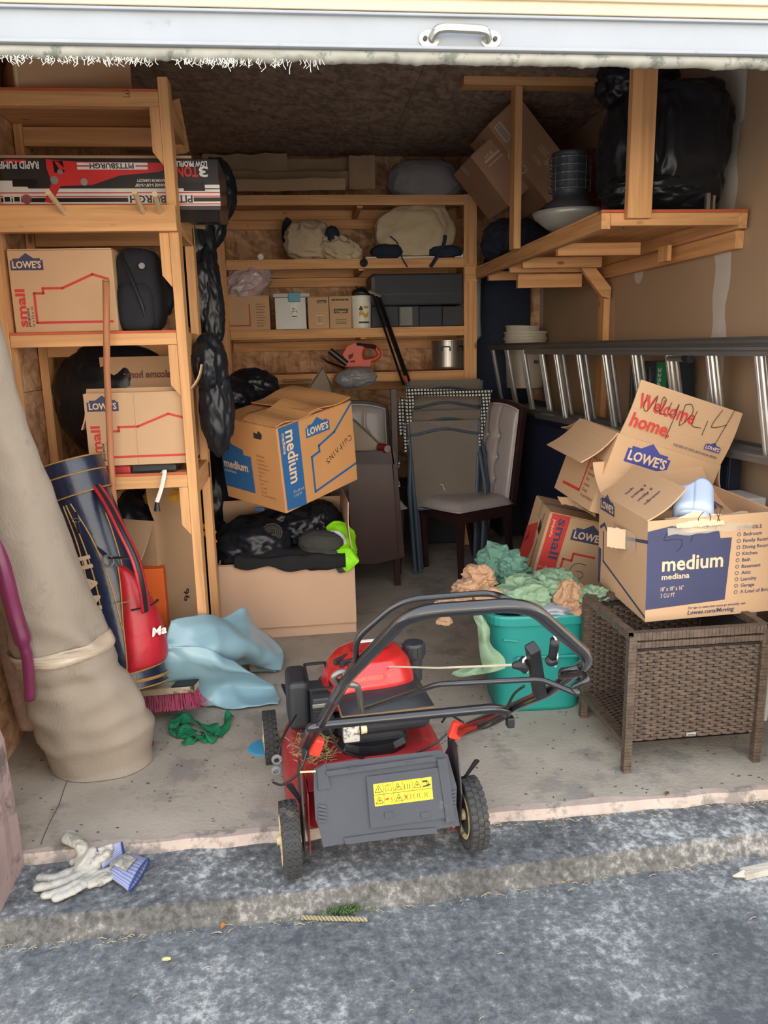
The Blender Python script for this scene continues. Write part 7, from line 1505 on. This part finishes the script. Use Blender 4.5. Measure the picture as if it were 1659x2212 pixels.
def glove(label, fingers, palm, cuff, col=GLV):
    """all in picture points dropped on the apron; each finger a tapering chain rooted in the palm, fused by a voxel remesh"""
    zg = -.034; 
    def P_(x, y, h=0):
        p = at(x, y, Z=zg + h); return p if p.y < YD - .02 else at(x, y, Z=.004 + h)
   
    o = thing('work_glove', label, 'glove', P_(*palm[0]), (0, 0, 0)); b = B()
    for ch in fingers:
        pts_ = [P_(x, y, .012 + (.006 if 0 < i < len(ch) - 1 else 0)) for i, (x, y, r_) in enumerate(ch)]; rs = [r_ for _, _, r_ in ch]
        pp = smoothpath(pts_, 4); rr_ = []
        for i in range(len(pp)): t = i / (len(pp) - 1) * (len(rs) - 1); k = min(len(rs) - 2, int(t)); rr_.append(rs[k] * (1 - t + k) + rs[k + 1] * (t - k))
        for p, r_ in zip(pp, rr_):
            vs, fs = ico(2); b.add([Vector((v.x * r_, v.y * r_, v.z * r_ * .75)) + p for v in vs], fs)
        b.tube(pp, [q * .92 for q in rr_], 12, flat=.75)
    pc_ = [P_(x, y, .012) for x, y in palm]; ctr = sum(pc_, Vector()) / len(pc_)
    for i in range(len(pc_)):
        for t in (0, .35, .7):
            p = pc_[i].lerp(ctr, t); vs, fs = ico(2); r_ = .016 + .004 * t; b.add([Vector((v.x * r_, v.y * r_, v.z * r_ * .8)) + p for v in vs], fs)
    b.add([p + Vector((0, 0, .010 + .003)) for p in pc_] + [p - Vector((0, 0, .010)) for p in pc_], [tuple(range(len(pc_))), tuple(range(2 * len(pc_) - 1, len(pc_) - 1, -1))] + [(i, (i + 1) % len(pc_), len(pc_) + (i + 1) % len(pc_), len(pc_) + i) for i in range(len(pc_))])
    for i, v in enumerate(b.v):
        v += Vector((0, 0, .004 * noise.noise(v * 40)))
        zf = zg + .002 if v.y < YD - .01 else .003
        if v.z < zf: v.z = zf
    ob = b.build('hand', col, o, world=True); q = ob.modifiers.new('r', 'REMESH'); q.mode = 'VOXEL'; q.voxel_size = .003; q.use_smooth_shade = True; q = ob.modifiers.new('s', 'SMOOTH'); q.iterations = 3
    # cuff: flattened tube with real opening
    (a1, a2), (c1, c2) = cuff; A1, A2, C1, C2 = [P_(x, y, .014) for x, y in (a1, a2, c1, c2)]; me = B(); uvs = []; nu, nv = 28, 10
    def cf(u, v):
        a = u * 2 * pi; l = A1.lerp(C1, v); r = A2.lerp(C2, v); m_ = (l + r) / 2; x = (r - l) / 2; h = .011 + .004 * v; p = m_ + x * cos(a) + Vector((0, 0, h * sin(a) + .004 + .004 * v)); p.z += .003 * noise.noise(p * 30); p.z = max(p.z, zg + .003); return p
    me.grid(cf, nu, nv); co = me.build('cuff', CUF, o, world=True, smooth=True, solid=.002); uv = co.data.uv_layers.new(name='UVMap')
    for l_ in co.data.loops:
        i = l_.vertex_index; u = (i % (nu + 1)) / nu; uv.data[l_.index].uv = (abs(u - .5) * 1.3, 0)
    B().tube([cf(k / 28, 1.02) for k in range(28)], .0026, 6, closed=True).build('hem', mat('hem_navy', (38, 62, 120), .9), o, world=True, smooth=True)
    # leather patch running onto the cuff
    b = B(); b.grid(lambda u, v: (A1.lerp(A2, .2 + .55 * u)).lerp(C1.lerp(C2, .25 + .45 * u), v * .62) + Vector((0, 0, .020 + .004 * v + .002 * sin(u * 3.1))), 8, 8); b.build('wrist_patch', col, o, world=True, smooth=True, solid=.003)
    return o
glove('soiled white leather work glove lying palm up over its mate, fingers to the left',
  [[(185, 1860, .020), (175, 1825, .021), (148, 1812, .022), (150, 1805, .021)], [(165, 1880, .017), (120, 1895, .016), (88, 1896, .015)], [(180, 1888, .016), (130, 1908, .0155), (82, 1918, .015)], [(195, 1892, .016), (150, 1918, .0155), (98, 1935, .014)], [(205, 1892, .016), (170, 1918, .015), (122, 1940, .014)]],
  [(160, 1862), (200, 1838), (232, 1846), (225, 1870), (205, 1895), (165, 1888)], (((210, 1836), (222, 1880)), ((262, 1828), (268, 1850))))
glove('white leather work glove with a blue striped cuff, underneath its mate',
  [[(238, 1885, .017), (210, 1900, .015), (178, 1912, .013)], [(250, 1880, .016), (225, 1884, .015), (200, 1895, .013)], [(245, 1892, .014), (220, 1902, .013), (195, 1912, .012)], [(240, 1880, .014), (215, 1886, .013), (190, 1900, .012)], [(250, 1888, .013), (236, 1898, .012), (215, 1908, .011)]],
  [(235, 1862), (275, 1848), (290, 1860), (262, 1885), (240, 1888)], (((286, 1848), (232, 1892)), ((322, 1862), (278, 1928))))

# ------------------------------------------------------------------ scraps on the ground
o = thing('wood_stake', 'weathered wooden stake lying on the driveway at the right edge', 'stick', at(1640, 1890, Z=-.095))
b = B(); A = at(1583, 1893, Z=-.085); C2 = at(1700, 1868, Z=-.085); b.beam(A.lerp(C2, .18), C2, .030, .020); b.tube([A, A.lerp(C2, .2)], [.003, .016], 4); b.build('stake', mat('weathered_wood', (176, 168, 154), .9, vary=.2, vs=20, scale=(1, 8, 1), dirt=(110, 98, 84), ds=12, dthr=.58), o, world=True)
o = thing('twisted_straw', 'twisted strand of dry straw rope lying at the foot of the curb', 'straw', at(720, 1987, Z=-.098))
ST = mat('straw', (150, 138, 108), .9, vary=.15); b = B(); a_, c_ = at(652, 1982, Z=-.088), at(792, 1986, Z=-.088)
for ph in (0, pi): b.tube([a_.lerp(c_, t / 60) + Vector((0, .004 * cos(t * .9 + ph), .004 * sin(t * .9 + ph))) for t in range(61)], .0035, 5)
tag(b.build('strands', ST, o, world=True), kind='stuff')
for i, (x, y, c, lab) in enumerate(((360, 2076, (206, 196, 128), 'small pale yellow leaf on the lower driveway'), (482, 2002, (196, 120, 66), 'small orange-brown leaf at the foot of the curb'), (312, 1832, (200, 110, 66), 'tiny orange leaf on the apron near the sill'), (1440, 1716, (110, 80, 56), 'small brown leaf on the worn sill before the wicker table'), (905, 1785, (70, 60, 50), None))):
    if lab is None: continue
    zg = -.095 if y > 1950 else (-.03 if y < 1900 and x < 1000 else .004); p = at(x, y, Z=zg); o = thing('leaf', lab, 'leaf', p + Vector((0, 0, 0)), (0, 0, i * 1.3))
    b = B(); b.grid(lambda u, v: ((v - .5) * .022, (u - .5) * .013 * sin(pi * (.1 + .8 * v)), .003 + .004 * (2 * u - 1) ** 2), 4, 6); b.build('blade', mat('leaf_%d' % i, c, .7), o, smooth=True, solid=.0006)
# dry debris along the curb foot and the sill
random.seed(21); b = B()
for i in range(380):
    t = random.random()
    if t < .62: x = random.uniform(-1.0, 1.6); p = Vector((x, edgeY(x) - .045 + random.gauss(0, .012), -.095))
    elif t < .85: x = random.uniform(.55, 1.6); p = Vector((x, YD - .03 + random.gauss(0, .012), -.028))
    else: x = random.uniform(-.75, 1.5); p = Vector((x, random.uniform(1.1, 1.75), -.095))
    a = random.uniform(0, 6.28); l = random.uniform(.006, .03); d_ = Vector((cos(a) * l, sin(a) * l * .5, 0)); b.tube([p, p + d_ * .5 + Vector((0, 0, .004)), p + d_], random.uniform(.0005, .0013), 3)
o = b.build('dry_debris', ST); tag(o, 'dry straw bits and grit strewn along the curb and the sill', 'debris', kind='stuff')
random.seed(22); b = B()
for i in range(420):
    x = random.uniform(-1.0, 1.7); y = random.uniform(YD + .03, 3.4); r_ = random.uniform(.0008, .0022); b.tube([(x, y, .002), (x + random.uniform(-.012, .012), y + random.uniform(-.006, .006), .0025)], r_, 4)
o = b.build('floor_grit', mat('grit', (70, 66, 60), .9)); tag(o, 'dark specks of dirt and bark scattered on the garage floor', 'dirt', kind='stuff')
b = B(); random.seed(23)
for i in range(130):
    x = random.gauss(at(745, 1970, Z=-.095).x, .03); p = Vector((x, edgeY(x) - .035 + random.gauss(0, .008), -.09)); b.tube([p, p + Vector((random.uniform(-.01, .01), -.004, random.uniform(.008, .02)))], .0016, 3)
o = b.build('weeds', mat('weed_green', (86, 112, 60), .8)); tag(o, 'tiny green weeds sprouting in the crack at the foot of the curb', 'weeds', kind='stuff')
